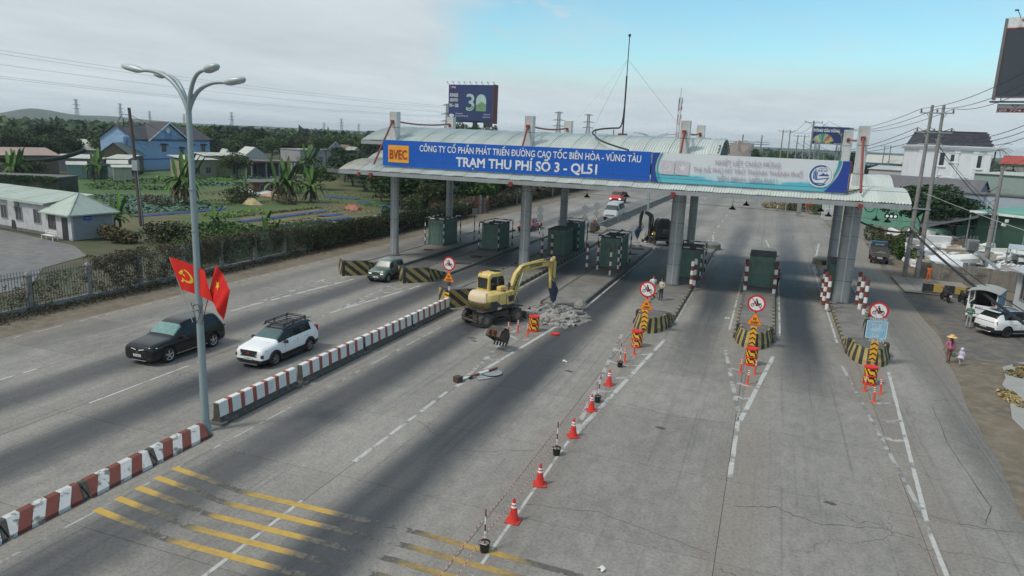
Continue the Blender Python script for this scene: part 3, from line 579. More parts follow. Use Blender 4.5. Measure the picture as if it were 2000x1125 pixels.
# hanging lamps under the eave
lamp=thing('hanging_lamp','','lamp',(0,0,0),0,'cone lamps hanging under the toll canopy')
mk('lamp_shade',MB().lathe([(.03,-.05),(.06,-.12),(.26,-.30),(.27,-.33)],n=14,cap=False),blackp,lamp); mk('lamp_stem',MB().tube([(0,0,1.0),(0,0,-.06)],.015,6).lathe([(.06,-.02),(.07,-.14)],n=8),blackp,lamp); mk('bulb',MB().lathe([(.02,-.2),(.06,-.27),(.03,-.33)],n=8),white,lamp)
LX=[(-14.05,56.5,7.3,'first hanging black cone lamp above the red van, on the longer stem'),(-10.8,56.5,7.55,'hanging black cone lamp between the red van and the middle columns'),(-2.6,56.3,7.15,'longer hanging black cone lamp above the lane beside the middle columns'),(-1.7,58.5,7.35,'shorter hanging black cone lamp above the lane beside the middle columns'),(3.9,61,7.1,'hanging black cone lamp in front of the red roadside disc'),(4.3,58.5,6.95,'hanging black cone lamp next to the rear grey column'),
    (7.3,56.5,7.05,'hanging black cone lamp on a curved cable near the canopy end'),(8.2,57.5,6.9,'hanging black cone lamp below the floodlight at the canopy end'),(-30.9,61,7.3,'hanging black cone lamp between the two outermost columns'),(-18.3,56.5,7.5,'hanging black cone lamp close to the second column')]
for i,(x,y,z,lb) in enumerate(LX):
    o=lamp if i==0 else copytree(lamp); o.location=(x,y,z); o['label']=lb
fl=thing('floodlight','black rectangular floodlight with three lit lenses under the canopy end','floodlight',(8.2,56.2,7.15))
mk('housing',MB().box(-.42,.42,-.07,.07,-.16,.12),blackp,fl,bevel=.02); mk('bracket',MB().tube([(-.3,0,.1),(-.3,0,.38),(.3,0,.38),(.3,0,.1)],.02,6),blackp,fl)
for k in (-.26,0,.26): mk('lens',MB().lathe([(.09,-.09),(.09,-.068)],(k,0,-.02),12,axis='y'),M('lit_lens',(.8,.8,.8),.3,emit=.5),fl)
mk('lamp_cable',MB().tube(sag((6.1,54,7.9),(7.3,56.4,7.9),.5),.03,6),blackp,can,(0,-64,0))
# mast on the roof with guys
ma=thing('roof_mast','tall thin steel mast standing on the canopy roof, held by guy wires','mast',(-13,64,12.2))
mk('mast_pole',MB().tube([(0,0,0),(0,0,5)],.075,8).tube([(0,0,5),(0,0,8.3)],.04,8),dsteel,ma); mk('lightning_rod',MB().tube([(0,0,8.3),(0,0,8.5)],.12,6),dsteel,ma); mk('mast_foot',MB().box(-.35,.35,-.35,.35,-.25,.05),rust,ma)
for p in ((-5,-2.5,-.6),(6.3,-2,-.4),(-4,3,-.6)): mk('guy_wire',MB().tube([(0,0,6.4),p],.012,4),steel,ma)
# ================================================================ islands
def kerbed(name,label,cx,hw,y0,y1,h=.2,cols=None,parts=None,nose=True,hw2=None,far='square',yel=(0,0)):
    """concrete traffic island: slab + individual kerb blocks down both sides"""
    t=thing(name,label,'traffic island',(cx,y0,0),0,'raised toll islands between the lanes'); L=y1-y0
    n=8; out=[(-hw+.16,0)]
    if nose: out=[(-(hw-.16)*math.cos(PI*k/n),-hw*1.0*math.sin(PI*k/n)) for k in range(n+1)]
    else: out=[(-hw+.16,0),(hw-.16,0)]
    if far=='point': out+=[(hw-.16,L-2.5),(0,L),(-hw+.16,L-2.5)]
    else: out+=[(hw-.16,L),(-hw+.16,L)]
    mk('island_slab',MB().prism(out,-.05,h-.02,'z'),M('island_concrete',(.19,.18,.165),.9,world=True,var=.2,vs=1,dirt=(.09,.085,.08,.7),dsc=.6),t)
    m=int((L-(2.5 if far=='point' else 0))/.55); b=newmesh('kerb_block',MB().box(-.08,.08,.01,.53,-.05,h+.02),[M('kerb_grey',(.12,.12,.11),.9,var=.2,vs=3,dirt=(.22,.21,.19,.6),dsc=4,rand=.12)])
    ye=newmesh('kerb_block',MB().box(-.08,.08,.01,.53,-.05,h+.02),[M('kerb_yellow',(.27,.23,.12),.9,var=.2,dirt=(.13,.12,.1,.7),dsc=3,rand=.1)]); bk=newmesh('kerb_block',MB().box(-.08,.08,.01,.53,-.05,h+.02),[M('kerb_black',(.065,.066,.064),.9,var=.3,rand=.1)])
    for s in (-1,1):
        for i in range(m):
            y=i*.55; me=b
            if yel[0]<=y<=yel[1]: me=ye if i%2 else bk
            o=bpy.data.objects.new('kerb_block',me); col.objects.link(o); o.parent=t; o.location=(s*(hw-.08),y,rnd.uniform(-.008,.008))
    return t
I1=kerbed('toll_island','outermost narrow toll island beside the fence side lane',-31.5,1.75,51,86,.2,nose=False,far='point')
I2=kerbed('toll_island','toll island with the second green booth and a wedge nose',-25.95,1.5,51,88,.2,nose=False)
I3=kerbed('toll_island','toll island carrying the pair of green booths and the second column',-19.6,1.75,44.5,93,.22,nose=False,yel=(6,40))
I4=kerbed('toll_island','half broken toll island with rubble at its nose',-13.05,1.45,46.6,78,.22,nose=False)
I5=kerbed('toll_island','toll island where two men stand beside the middle columns',-6.3,1.18,44.5,86,.22,far='point',yel=(0,20))
I6=kerbed('toll_island','narrow toll island with a single booth in the open lanes',0.0,1.2,44,80,.22,far='point',yel=(0,9))
I7=kerbed('toll_island','toll island carrying the outer pair of grey columns',6.25,1.15,43.6,80,.22,far='point',yel=(0,14))
# striped crash noses
sy=M('stripe_yellow',(.34,.26,.085),.8,var=.15,dirt=(.12,.11,.08,.7),dsc=3,rand=.06); sk=M('stripe_black',(.028,.032,.032),.8,var=.3,dirt=(.10,.10,.09,.5),dsc=4)
def round_nose(t,h0=.85,rx=1.08,ry=2.3,back=1.2,n=34):
    """bulging half round front; each painted stripe fans up the slope; a dark recessed deck behind"""
    q=MB(); rings=[]
    for (k,z) in ((1.,.0),(.97,.28),(.86,h0*.75),(.8,h0)):
        rings.append([(-rx*k*math.cos(PI*i/n),-ry*k*math.sin(PI*i/n)+ (1-k)*.3,z) for i in range(n+1)])
    v=[p for r in rings for p in r]; m=n+1; fs=[];ms=[]
    for j in range(3):
        for i in range(n): fs.append((j*m+i,j*m+i+1,(j+1)*m+i+1,(j+1)*m+i)); ms.append((i//2)%2)
    q.add(v,fs,ms); o=mk('crash_nose',q,[sy,sk],t,(0,.2,.0))
    top=rings[-1]; dq=MB(); dq.prism([(x*.92,y*.92+.0) for x,y,z in top]+[(rx*.72,back),(-rx*.72,back)],h0-.28,h0-.12,'z'); mk('nose_deck',dq,concd,t,(0,.2,0))
    rim=MB(); rr=[(x,y,z) for x,y,z in top]; ri=[(x*.9,y*.9,z) for x,y,z in top]
    rim.add(rr+ri+[(a,b,c-.22) for a,b,c in ri],[(i,i+1,i+1+m,i+m) for i in range(n)]+[(m+i,m+i+1,2*m+i+1,2*m+i) for i in range(n)],[(i//3)%2 for i in range(n)]*2); mk('nose_rim',rim,[sy,sk],t,(0,.2,0))
    for s in (-1,1):
        st=MB()
        for k in range(5): st.box(s*rx*.78 if s>0 else -rx*1.0,rx*1.0 if s>0 else -rx*.78,.2+k*.5,.2+k*.5+.5,.05,h0-.02-k*.14,k%2)
        mk('nose_step',st,[sk,sy],t)
for t in (I5,I6,I7): round_nose(t)
def stripes(t,name,p0,p1,h0,h1,nx,back=0,mats=(sy,sk),slope=1.0,th=.22,z0=0):
    """upright tapering wall from p0 to p1 whose painted faces carry slanted bands (geometry strips)"""
    p0,p1=Vector((*p0,0)),Vector((*p1,0)); L=(p1-p0).length; d=(p1-p0)/L; nrm=Vector((d.y,-d.x,0)); q=MB()
    H=lambda s:h0+(h1-h0)*s/L
    step=L/nx; quad=[(0,z0),(L,z0),(L,z0+h1),(0,z0+h0)]
    def clip(poly,sgn,lim):
        r=[]
        for i in range(len(poly)):
            A,B=poly[i],poly[(i+1)%len(poly)]; fa=sgn*(A[0]+slope*A[1]-lim); fb=sgn*(B[0]+slope*B[1]-lim)
            if fa>=0: r.append(A)
            if (fa>=0)!=(fb>=0): t_=fa/(fa-fb); r.append((A[0]+(B[0]-A[0])*t_,A[1]+(B[1]-A[1])*t_))
        return r
    for k in range(-nx-4,2*nx+6):
        pl=clip(clip(quad,1,k*step),-1,(k+1)*step)
        if len(pl)>=3: q.add([p0+d*x+Vector((0,0,z)) for x,z in pl],[tuple(range(len(pl)))],k%2)
    b=[p0-nrm*0,p1]; a0=p0-nrm*th; a1=p1-nrm*th
    q.add([p0+Vector((0,0,H(0))),p1+Vector((0,0,H(L))),a1+Vector((0,0,H(L))),a0+Vector((0,0,H(0))),a0,a1,p0,p1],[(0,1,2,3),(3,2,5,4),(6,0,3,4),(1,7,5,2)],1)
    return mk(name,q,list(mats),t)
def wedge_nose(t,h=1.25,w0=.5,yn=-3.2,hw=1.35,L=3.2,steps=True):
    stripes(t,'nose_wall',(-.2,yn),(hw,yn+1.5),h,h,5,slope=1.2); stripes(t,'nose_wall',(hw,yn+1.5),(hw,yn+4.6),h*.92,.3,8,slope=1.0)
    stripes(t,'nose_wall',(-hw,yn+4.6),(-hw,yn+1.2),.3,h*.9,6,slope=-1); stripes(t,'nose_wall',(-hw,yn+1.2),(-.2,yn),h*.95,h,3,slope=-1)
    mk('nose_fill',MB().prism([(-.2,yn+.3),(hw-.2,yn+1.6),(hw-.2,yn+3),(-hw+.2,yn+3),(-hw+.2,yn+1.5)],0,h*.7,'z'),concd,t)
wedge_nose(I1,1.2); wedge_nose(I2,1.2)
wedge_nose(I3,1.25,yn=-2.4,hw=1.3)
# broken slabs, pits and covers on the islands
cov=M('cover_dark',(.05,.05,.05),.9,var=.3)
for x,y,a,b in ((-31.4,62.5,.9,.5),(-25.8,61.5,1,.7),(-19.3,75.8,1.2,.8),(-12.9,72.,1.3,.5),(-13,76,1.6,.9),(-25.4,57.5,1.5,.8),(-6.4,80,1.1,.9)):
    o=tag(mk('drain_cover',MB().obox((0,0,0),(a,b,.05),.15),cov,None,(x,y,.23)),'dark cover slab lying on the toll island at %s'%{-31.4:'the outer column',-25.8:'the second booth',-19.3:'the paired booths',-12.9:'the broken island',-13:'the far broken end',-25.4:'the wedge nose',-6.4:'the middle island tail'}[x],'cover')
# leaf shaped concrete tails
for x,y,t,lb in ((-5.9,82.5,I5,''),(6.1,78.5,I7,''),(.1,81,I6,'')):
    mk('island_tail',MB().lathe([(1.3,0),(1.25,.6),(.9,.78),(.01,.8)],n=20),M('tail_concrete',(.17,.17,.16),.9,var=.15),t,(x-t.location.x,y-t.location.y,0))
stripes(I7,'tail_wall',(5.1-6.25,76.6-43.6),(7.2-6.25,76.6-43.6),.6,.6,4,slope=0)
# ================================================================ booths
gsh=M('green_sheet',(.14,.235,.195),.5,.1,var=.08,vs=.8,dirt=(.05,.10,.08,.6),dsc=1.3)
brt=M('booth_roof',(.10,.095,.09),.8,var=.3,dirt=(.2,.17,.13,.6),dsc=2)
def pipe_stripes(q,pts,r,bands=.36,a=0,b=1,n=8):
    """pipe painted in alternating bands: consecutive lengths switch material"""
    pts=[Vector(p) for p in pts]; k=0
    for p,s in zip(pts,pts[1:]):
        L=(s-p).length; m=max(1,round(L/bands))
        for i in range(m): q.tube([p.lerp(s,i/m),p.lerp(s,(i+1)/m)],r,n,(a,b)[k%2]); k+=1
def corr(wd,ht,rib=.19,d=.035):
    q=MB(); n=max(2,int(wd/rib)); p=wd/n; xs=[]
    for i in range(n): xs+=[(i*p,0),(i*p+p*.55,0),(i*p+p*.65,-d),(i*p+p*.9,-d)]
    xs.append((wd,0)); k=len(xs); q.add([(x,y,0) for x,y in xs]+[(x,y,ht) for x,y in xs],[(i,i+1,k+i+1,k+i) for i in range(k-1)]); return q
def booth(label,x,y,wd=1.75,L=3.6,h=2.55,z=.2,colr='dark',frame=True,nxt=0):
    t=thing('toll_booth',label,'toll booth',(x,y,z),0,'boarded up green toll booths')
    sh=h-.1
    def panel(w_,loc,rz):
        k=max(1,round(w_/.9)); pw=w_/k
        for i in range(k):
            c,s_=math.cos(rz),math.sin(rz); mk('sheet_panel',corr(pw,sh),gsh,t,(loc[0]+c*pw*i,loc[1]+s_*pw*i,.08),rz)
    panel(wd,(-wd/2,-.0),0); panel(L,(wd/2,0),R(90)); panel(wd,(wd/2,L),R(180)); panel(L,(-wd/2,L),R(-90))
    mk('booth_plinth',MB().box(-wd/2-.1,wd/2+.1,-.12,L+.1,0,.08),concd,t)
    mk('booth_roof',MB().box(-wd/2-.06,wd/2+.06,-.08,L+.05,h-.02,h+.05),brt,t)
    q=MB()
    for i in range(9): q.box(-wd/2+.05+i*wd/9,-wd/2+.09+i*wd/9,-.05,L,h+.052,h+.085)
    mk('roof_rib',q,brt,t)
    if frame:
        H=h+.22; W=wd/2+.2; a,b=(0,1); mats=[blackp,white] if colr=='dark' else [redbr,white]
        for sx in (-1,1):
            for yy in (-.35,L+.5):
                q=MB(); pipe_stripes(q,[(sx*W,yy,0),(sx*W,yy,H-.1)],.062); mk('guard_post',q,mats,t)
            q=MB(); pipe_stripes(q,[(sx*W,-.35,H),(sx*W,L+.5,H)],.055,.5); mk('guard_rail',q,mats,t)
        for yy in (-.35,L+.5):
            q=MB(); pipe_stripes(q,[(-W,yy,H),(W,yy,H)],.055,.5); mk('guard_rail',q,mats,t)
    return t
booth('green boarded booth with striped pipe frame nearest the fence',-32.3,66.,1.75,3.3)
booth('second green booth from the fence, its frame reaching over empty floor behind',-26.3,66.2,1.75,3.2)
b3=booth('front booth of the paired green booths beside the second column',-19.3,66.3,1.75,2.9,2.6,colr='dark',frame=False)
b3b=booth('rear booth of the paired green booths, with a taller open pipe frame',-19.3,70.9,1.8,3.0,2.75)
booth('green booth on the broken island behind the demolition machine',-13.1,62.6,1.75,3.8,2.75,colr='dark')
booth('green booth wedged behind the middle column, striped red posts in front',-5.95,61.6,1.7,3.6,2.5,colr='red')
booth('lone green booth on the narrow island between open lanes',0,60.6,1.95,3.4,2.6,colr='red',frame=False)
booth('green booth hidden behind the outer pair of columns',5.75,60.2,1.2,3.6,2.6,colr='red',frame=False)
# free standing striped bollard posts
pm_={}
def spost(x,y,label,r=.085,h=1.95,colr='red',z=.2,bands=.36):
    ph=len(pm_)%2 if 0 else (int(abs(x*7+y*3)*10)%2); k=(r,h,colr,ph)
    if k not in pm_: q=MB(); pipe_stripes(q,[(0,0,0),(0,0,h)],r,bands*(1+.15*ph),ph and 0 or 0,1,n=10); mm=[redbr,white] if colr=='red' else [blackp,white]; pm_[k]=newmesh('striped_post',q,mm[::-1] if ph else mm)
    return tag(mk('striped_post',pm_[k],None,None,(x,y,z)),label,'striped post','striped steel guard posts around the booths')
for x,y,l in ((-14.6,60.2,'slim post outermost at the broken island booth, left of the green sheets'),(-13.9,61.3,'post just inside the outermost one at the broken island booth'),(-12.3,59.3,'dusty post in front of the green booth on the broken island'),(-11.9,60.7,'dusty post at the kerb corner of the broken island booth')): spost(x,y,l,.095,2.4)
for x,y,l in ((-20.3,64.9,'striped post squeezed between the second column and the paired booths'),(-19.3,64.9,'striped post in front of the nearer paired booth')): spost(x,y,l,.11,2.3)
for x,y,l in ((-5.2,57.2,'front striped post at the kerb side of the middle column'),(-5.1,58.6,'striped post directly behind the front one at the middle column')): spost(x,y,l,.13,2.2)
spost(-7.6,60.6,'slim dark striped post on the near side of the middle column booth',.07,2.2,'dark')
for x,y,l in ((-1.1,58.8,'thick striped post at the near left corner of the lone booth'),(1.1,58.6,'thick striped post at the near right corner of the lone booth'),(-1.15,60.,'inner striped post by the left wall of the lone booth'),(1.15,60.2,'inner striped post by the right wall of the lone booth')): spost(x,y,l,.14,2.35)
for x,y,l in ((4.75,54.9,'nearest striped post on the lane side of the outer columns'),(4.6,56.2,'second striped post on the lane side of the outer columns'),(4.55,57.6,'third striped post on the lane side of the outer columns'),(7.15,54.5,'nearest striped post on the roadside edge of the outer columns'),(7.05,56.2,'second striped post on the roadside edge of the outer columns'),(7.0,57.8,'third striped post on the roadside edge of the outer columns')): spost(x,y,l,.13,2.5)
spost(-30.6,72.2,'tall thin striped post standing alone behind the first booth',.06,3.4,'dark'); spost(-25.9,76.5,'thick dark striped post with a bracket behind the second booth',.1,2.3,'dark')
# ================================================================ vehicles
def splitmats(me,name,side=None):
    """one mesh per material slot"""
    res=[]
    for i,m in enumerate(me.materials):
        idx=[p for p in me.polygons if p.material_index==i and (side is None or i!=1 or (side==0 and abs(p.center.y)<=.45) or (side and side*p.center.y>.45))]
        if not idx: res.append(None); continue
        mp={}; vs=[]; fs=[]; smf=[]
        for p in idx:
            f=[]
            for v in p.vertices:
                if v not in mp: mp[v]=len(vs); vs.append(tuple(me.vertices[v].co))
                f.append(mp[v])
            fs.append(f)
        n=bpy.data.meshes.new(name); n.from_pydata(vs,[],fs); n.materials.append(m); n.shade_smooth(); n.set_sharp_from_angle(angle=R(38)); res.append(n)
    return res
_wh={}
def wheel(parent,x,y,r,wd=.2,style=5,rimc=None,name='wheel',steer=0):
    rimc=rimc or M('alloy_rim',(.42,.42,.43),.3,.8,var=.05); k=(round(r,3),style,rimc.name,wd)
    if k not in _wh:
        t=newmesh('wheel',MB().lathe([(r*.66,-wd/2),(r*.93,-wd/2),(r,-wd/2+.03),(r,wd/2-.03),(r*.93,wd/2),(r*.66,wd/2),(r*.62,.02),(r*.62,-.02)],n=26,axis='y',cap=False),[rubber],smooth=35)
        q=MB(); q.lathe([(r*.67,wd/2-.005),(r*.60,wd/2-.02),(r*.58,wd/2-.07)],n=26,axis='y',cap=False)
        for i in range(style):
            a=2*PI*i/style; c,s=math.cos(a),math.sin(a); q.obox((s*r*.33,wd/2-.045,c*r*.33),(r*.17,.035,r*.62),0,0,a)
        q.lathe([(r*.13,wd/2-.07),(r*.13,wd/2-.02),(r*.05,wd/2-.015)],n=12,axis='y')
        b=newmesh('rim',q,[rimc],smooth=35); d=newmesh('brake_disc',MB().lathe([(r*.6,wd/2-.10),(r*.6,wd/2-.085)],n=20,axis='y'),[dsteel]); _wh[k]=(t,b,d)
    t,b,d=_wh[k]; o=bpy.data.objects.new(name,t); col.objects.link(o); o.parent=parent; o.location=(x,y,r); 
    if y<0: o.rotation_euler=(0,0,PI)
    o.rotation_euler.z+=steer
    for nm,me in (('rim',b),('brake_disc',d)): c=bpy.data.objects.new(nm,me); col.objects.link(c); c.parent=o
    return o
def car(name,label,cat,loc,rz,st,paint,wheels,r,W,clad=None,roofm_=None,gl=None,wsgl=None,style=5,rimc=None,arch=.07,group=None,wd=.22,wallglass=True):
    """st: stations rear->front (x,zb,zbelt,ztop,w,wtop,kind). kind colours the span to the next station:
    b body, c side window, p pillar, w windscreen, r rear window"""
    t=thing(name,label,cat,loc,rz,group)
    clad=clad or M('black_trim',(.02,.02,.021),.6,var=.1); gl=gl or M('car_glass',(.006,.007,.008),.12,var=0,spec=.45); wsgl=wsgl or M('windscreen_glass',(.05,.085,.08),.08,var=.05,spec=.9); RF=4 if roofm_ else 0
    mats=[paint,gl,wsgl,clad]+([roofm_] if roofm_ else [])+[M('arch_dark',(.006,.006,.006),.9)]
    rings=[]
    for (x,zb,zl,zt,w,wt,k) in st:
        h=zl-zb; half=[(0,zb),(w*.78,zb),(w*.95,zb+.05),(w*.995,zb+h*.35),(w,zb+h*.62),(w*.975,zb+h*.88),(w*.93,zl),(wt,zt-(.06 if zt-zl>.25 else .02)),(wt*.9,zt-.012 if zt-zl>.25 else zt-.005),(wt*.45,zt),(0,zt)]
        full=half+[(-y,z) for y,z in reversed(half[1:-1])]; rings.append([(x,y,z) for y,z in full])
    n=len(rings[0]); kinds=[s[6] for s in st]
    def mi(i,k):
        kd=kinds[i]; seg=k if k<10 else n-1-k   # 0..9 segments per half
        if seg<=1: return 3
        if seg==2: return 3
        if seg<=5: return 0
        if seg==6: return 1 if kd in 'c' else (1 if kd in 'wr' and False else 3 if kd=='p' else 0 if kd in 'b' else 3 if kd in 'wr' and st[i][3]-st[i][2]>.15 else 0)
        if kd=='w': return 2
        if kd=='r': return 1
        return RF if st[i][3]-st[i][2]>.3 and st[i+1][3]-st[i+1][2]>.3 else 0
    q=MB(); q.loft(rings,mi,False)
    for e,rg in ((0,rings[0]),(1,rings[-1])):
        q.add(rg,[(k,k+1,n-1-k,n-k if k>0 else 0)[:4] if k>0 else (0,1,n-1) for k in range(0,n//2)],0)
    o=mk(name,q,mats); 
    bm=bmesh.new(); bm.from_mesh(o.data); bmesh.ops.remove_doubles(bm,verts=bm.verts,dist=1e-4); bmesh.ops.recalc_face_normals(bm,faces=bm.faces); bm.to_mesh(o.data); bm.free()
    s=o.modifiers.new('s','SUBSURF'); s.levels=2; s.render_levels=2
    me=evalmesh(o); o=bpy.data.objects.new(name,me); col.objects.link(o)
    cut=MB()
    for x in wheels:
        for sgn in (-1,1):
            cut.lathe([(r+arch,sgn*(W/2-.34)),(r+arch,sgn*(W/2+.3))],(x,0,r+.01),28,0,'y')
    co=mk('cutter',cut,[mats[-1]])
    b=o.modifiers.new('b','BOOLEAN'); b.operation='DIFFERENCE'; b.solver='EXACT'; b.object=co; b.material_mode='TRANSFER'
    me2=evalmesh(o); bpy.data.objects.remove(co)
    if len(me2.polygons)<50: me2=me
    # match slots by name
    parts=['body','side_window','windscreen','lower_trim']+(['roof'] if roofm_ else [])+['wheel_arch']
    idx={m.name:i for i,m in enumerate(mats)}
    gi=[k for k,m in enumerate(me2.materials) if m and m.name==gl.name]; pl=list(zip(me2.materials,splitmats(me2,name,0)))+[(gl,x) for sd_ in (-1,1) for k,x in enumerate(splitmats(me2,name,sd_)) if k==1]
    for qi,(m,me3) in enumerate(pl):
        if me3 is None or m is None: continue
        nm=parts[[x.name for x in mats].index(m.name)] if m.name in [x.name for x in mats] else 'body'
        nm='rear_window' if nm=='side_window' and qi<len(me2.materials) else nm
        me3.name=nm; c=bpy.data.objects.new(nm,me3); col.objects.link(c); c.parent=t
    for x in wheels:
        for sgn in (-1,1): wheel(t,x,sgn*(W/2-wd/2-.015),r,wd,style,rimc)
    return t
lampg=M('headlamp_glass',(.55,.57,.6),.1,var=.05,spec=.9); lampd=M('dark_lamp',(.04,.04,.045),.1,spec=.8); tail=M('tail_lamp',(.25,.01,.01),.15,spec=.8); plate=M('number_plate',(.7,.7,.7),.5); platet=M('plate_ink',(.05,.05,.05),.6); grille=M('grille_black',(.012,.012,.013),.35)
def mirrors(t,x,y,z,mat,s=1):
    for g in (-1,1): o=mk('wing_mirror',MB().obox((0,g*.1,0),(.13*s,.2*s,.14*s),g*.2,0,0,0,.8).bar((-.02,-g*.02,-.05),(0,g*.06,-.02),.04),mat,t,(x,g*y,z),bevel=.02)
def plateo(t,x,y,z,rz,s='51K 498.21'):
    o=mk('number_plate',MB().box(-.24,.24,-.012,.0,-.06,.06),plate,t,(x,y,z),rz); text('plate_lettering',s,.09,platet,o,(0,-.015,0),FRONT,.002,.002,.42); return o
def doorlines(t,xs,y,z0,z1,mat=None,w=.012):
    for g in (-1,1):
        for x in xs: mk('door_gap',MB().bar((x,g*y,z0),(x+.03,g*(y-.015),z1),w,.012),mat or M('gap_black',(.01,.01,.01),.9),t)
def handles(t,xs,y,z,mat):
    for g in (-1,1):
        for x in xs: mk('door_handle',MB().box(-.1,.1,-.02,.02,-.015,.02),mat,t,(x,g*y,z))
# ---- black SUV (drives towards the camera)
bkp=M('black_car_paint',(.005,.0052,.006),.3,.0,var=.05,coat=.35,spec=.35)
def suv_st(L,W,H,hb=.92,hood=.98,nose=.72,cab0=.18,cab1=.72,tilt=.16,zb=.2,wt=.60,belt=1.0):
    h=W/2; X=lambda f:-L/2+f*L
    return [(X(0.0),zb+.25,.78,.86,h*.80,h*.7,'b'),(X(.012),zb+.1,.9,1.0,h*.90,h*.74,'b'),(X(.03),zb+.03,belt,belt+.14,h*.95,h*.72,'r'),(X(.10),zb,belt+.02,H-.07,h*.98,wt,'b'),(X(.14),zb,belt+.02,H-.03,h*.99,wt+.02,'c'),
        (X(.25),zb,belt+.01,H,h,wt+.03,'c'),(X(.29),zb,belt,H,h,wt+.03,'p'),(X(.30),zb,belt,H,h,wt+.03,'c'),(X(.44),zb,belt-.01,H+.005,h,wt+.04,'c'),(X(.46),zb,belt-.01,H+.005,h,wt+.04,'p'),(X(.47),zb,belt-.01,H,h,wt+.04,'c'),
        (X(.585),zb,belt-.02,H-.04,h,wt+.02,'w'),(X(cab1),zb,belt-.02,hood+.06,h*.99,h*.80,'b'),(X(.76),zb,hood-.03,hood+.04,h*.99,h*.78,'b'),(X(.90),zb,hood-.10,hood-.01,h*.96,h*.74,'b'),(X(.965),zb+.02,hood-.17,hood-.07,h*.93,h*.74,'b'),(X(.992),zb+.05,hood-.24,hood-.16,h*.86,h*.7,'b'),(X(1),zb+.1,hood-.36,hood-.3,h*.82,h*.66,'b')]
L,W,H=4.95,1.96,1.80
t=car('parked_car','large black sport utility car with chrome front line driving behind the lamp post','car',(-27.75,26.9,0),R(-90),suv_st(L,W,H,hood=1.10,belt=1.12,wt=.64),bkp,(-1.46,1.47),.385,W,wsgl=M('windscreen_teal',(.15,.27,.25),.2,var=.25,vs=3,spec=.5),rimc=M('alloy_bright',(.55,.55,.55),.25,.8))
t.name='black_car'
f=L/2
mk('light_bar',MB().tube([(f-.34,-.9,.90),(f-.14,-.74,.87),(f-.03,-.4,.83),(f+.0,-.1,.78)],.024,6).tube([(f-.34,.9,.90),(f-.14,.74,.87),(f-.03,.4,.83),(f+.0,.1,.78)],.024,6),M('chrome_led',(.8,.82,.85),.2,.3),t)
for g in (-1,1): mk('headlight',MB().bar((f-.30,g*.86,.80),(f-.06,g*.55,.76),.12,.07),lampd,t,bevel=.02)
mk('emblem',MB().bar((f+.0,-.1,.78),(f+.02,0,.64),.02).bar((f+.02,0,.64),(f+.0,.1,.78),.02),chrome,t)
mk('front_grille',MB().prism([(-.5,.72),(.5,.72),(.62,.5),(.5,.42),(-.5,.42),(-.62,.5)],f-.06,f+.015,'x'),grille,t,bevel=.01); mk('bumper_line',MB().tube([(f-.22,-.8,.30),(f-.02,-.4,.27),(f-.0,.4,.27),(f-.22,.8,.30)],.015,6),chrome,t)
plateo(t,f+.03,0,.52,R(90),'51K 205.43'); mirrors(t,.62,.95,1.1,bkp); doorlines(t,(.55,-.45,-1.35),.975,.45,1.0); mk('sill_strip',MB().box(-1.0,1.05,-.985,-.96,.33,.36).box(-1.0,1.05,.96,.985,.33,.36),chrome,t); handles(t,(.0,-.95),.975,.95,bkp)
for g in (-1,1): mk('tail_light',MB().box(-.05,.05,-.2,.2,-.05,.05),tail,t,(-f+.08,g*.65,1.0))
# ---- white MPV with roof rack
wp=M('white_car_paint',(.74,.75,.76),.25,var=.02,coat=.5); L,W,H=4.6,1.8,1.68
t=car('white_car','white people carrier with black roof rack beside the striped barrier','car',(-22.9,28.75,0),R(-90),suv_st(L,W,H,hood=1.08,belt=1.06,wt=.58,cab1=.76),wp,(-1.36,1.40),.345,W,roofm_=M('black_roof_paint',(.012,.012,.014),.25,coat=.5),wsgl=M('windscreen_grey_teal',(.07,.12,.12),.2,var=.25,vs=3,spec=.5),style=6,rimc=M('alloy_dark',(.28,.28,.28),.35,.7))
f=L/2
for g in (-1,1):
    for k,x in enumerate((1.40,-1.36)):
        q=MB(); q.loft([[ (x+ (r_)*math.cos(a),g*yy,.345+(r_)*math.sin(a)) for r_,yy in ((.37,.86),(.37,.915),(.46,.915),(.47,.86))] for a in [R(-12+17*i) for i in range(13)]],0,True); mk('wheel_arch_trim',q,M('black_trim',(0,0,0)),t)
    mk('side_sill',MB().box(-.95,1.0,g*.86-.05,g*.86+.05,.2,.34),M('black_trim',(0,0,0)),t)
    mk('headlight',MB().obox((f-.10,g*.66,.64),(.14,.3,.18),g*-.3),lampd,t,bevel=.03); mk('daytime_lamp',MB().bar((f-.32,g*.80,.92),(f-.08,g*.55,.88),.1,.05),lampg,t); mk('bumper_trim',MB().bar((f-.02,g*.42,.75),(f-.06,g*.5,.42),.07,.05),lampg,t)
    mk('roof_rail',MB().tube([(-1.9,g*.6,1.70),(-1.6,g*.62,1.76),(.1,g*.62,1.77),(.45,g*.6,1.68)],.02,6),dsteel,t); mk('tail_light',MB().obox((-f+.13,g*.72,1.08),(.12,.2,.36),0),tail,t,bevel=.03)
mk('front_grille',MB().prism([(-.5,.90),(.5,.90),(.46,.58),(-.46,.58)],f-.13,f+.0,'x'),grille,t,bevel=.015); mk('lower_grille',MB().box(f-.1,f+.02,-.55,.55,.28,.46),grille,t,bevel=.02); mk('bumper_bar',MB().obox((f+.0,0,.24),(.07,1.0,.05)),chrome,t)
q=MB(); 
for k in range(3): q.bar((f+.015,-.46,.64+.09*k),(f+.015,.46,.64+.09*k),.02)
mk('grille_slat',q,M('dark_chrome',(.12,.12,.12),.3,.6),t); mk('emblem',MB().obox((f+.02,0,.79),(.02,.13,.1)),M('emblem_red',(.3,.02,.02),.4),t)
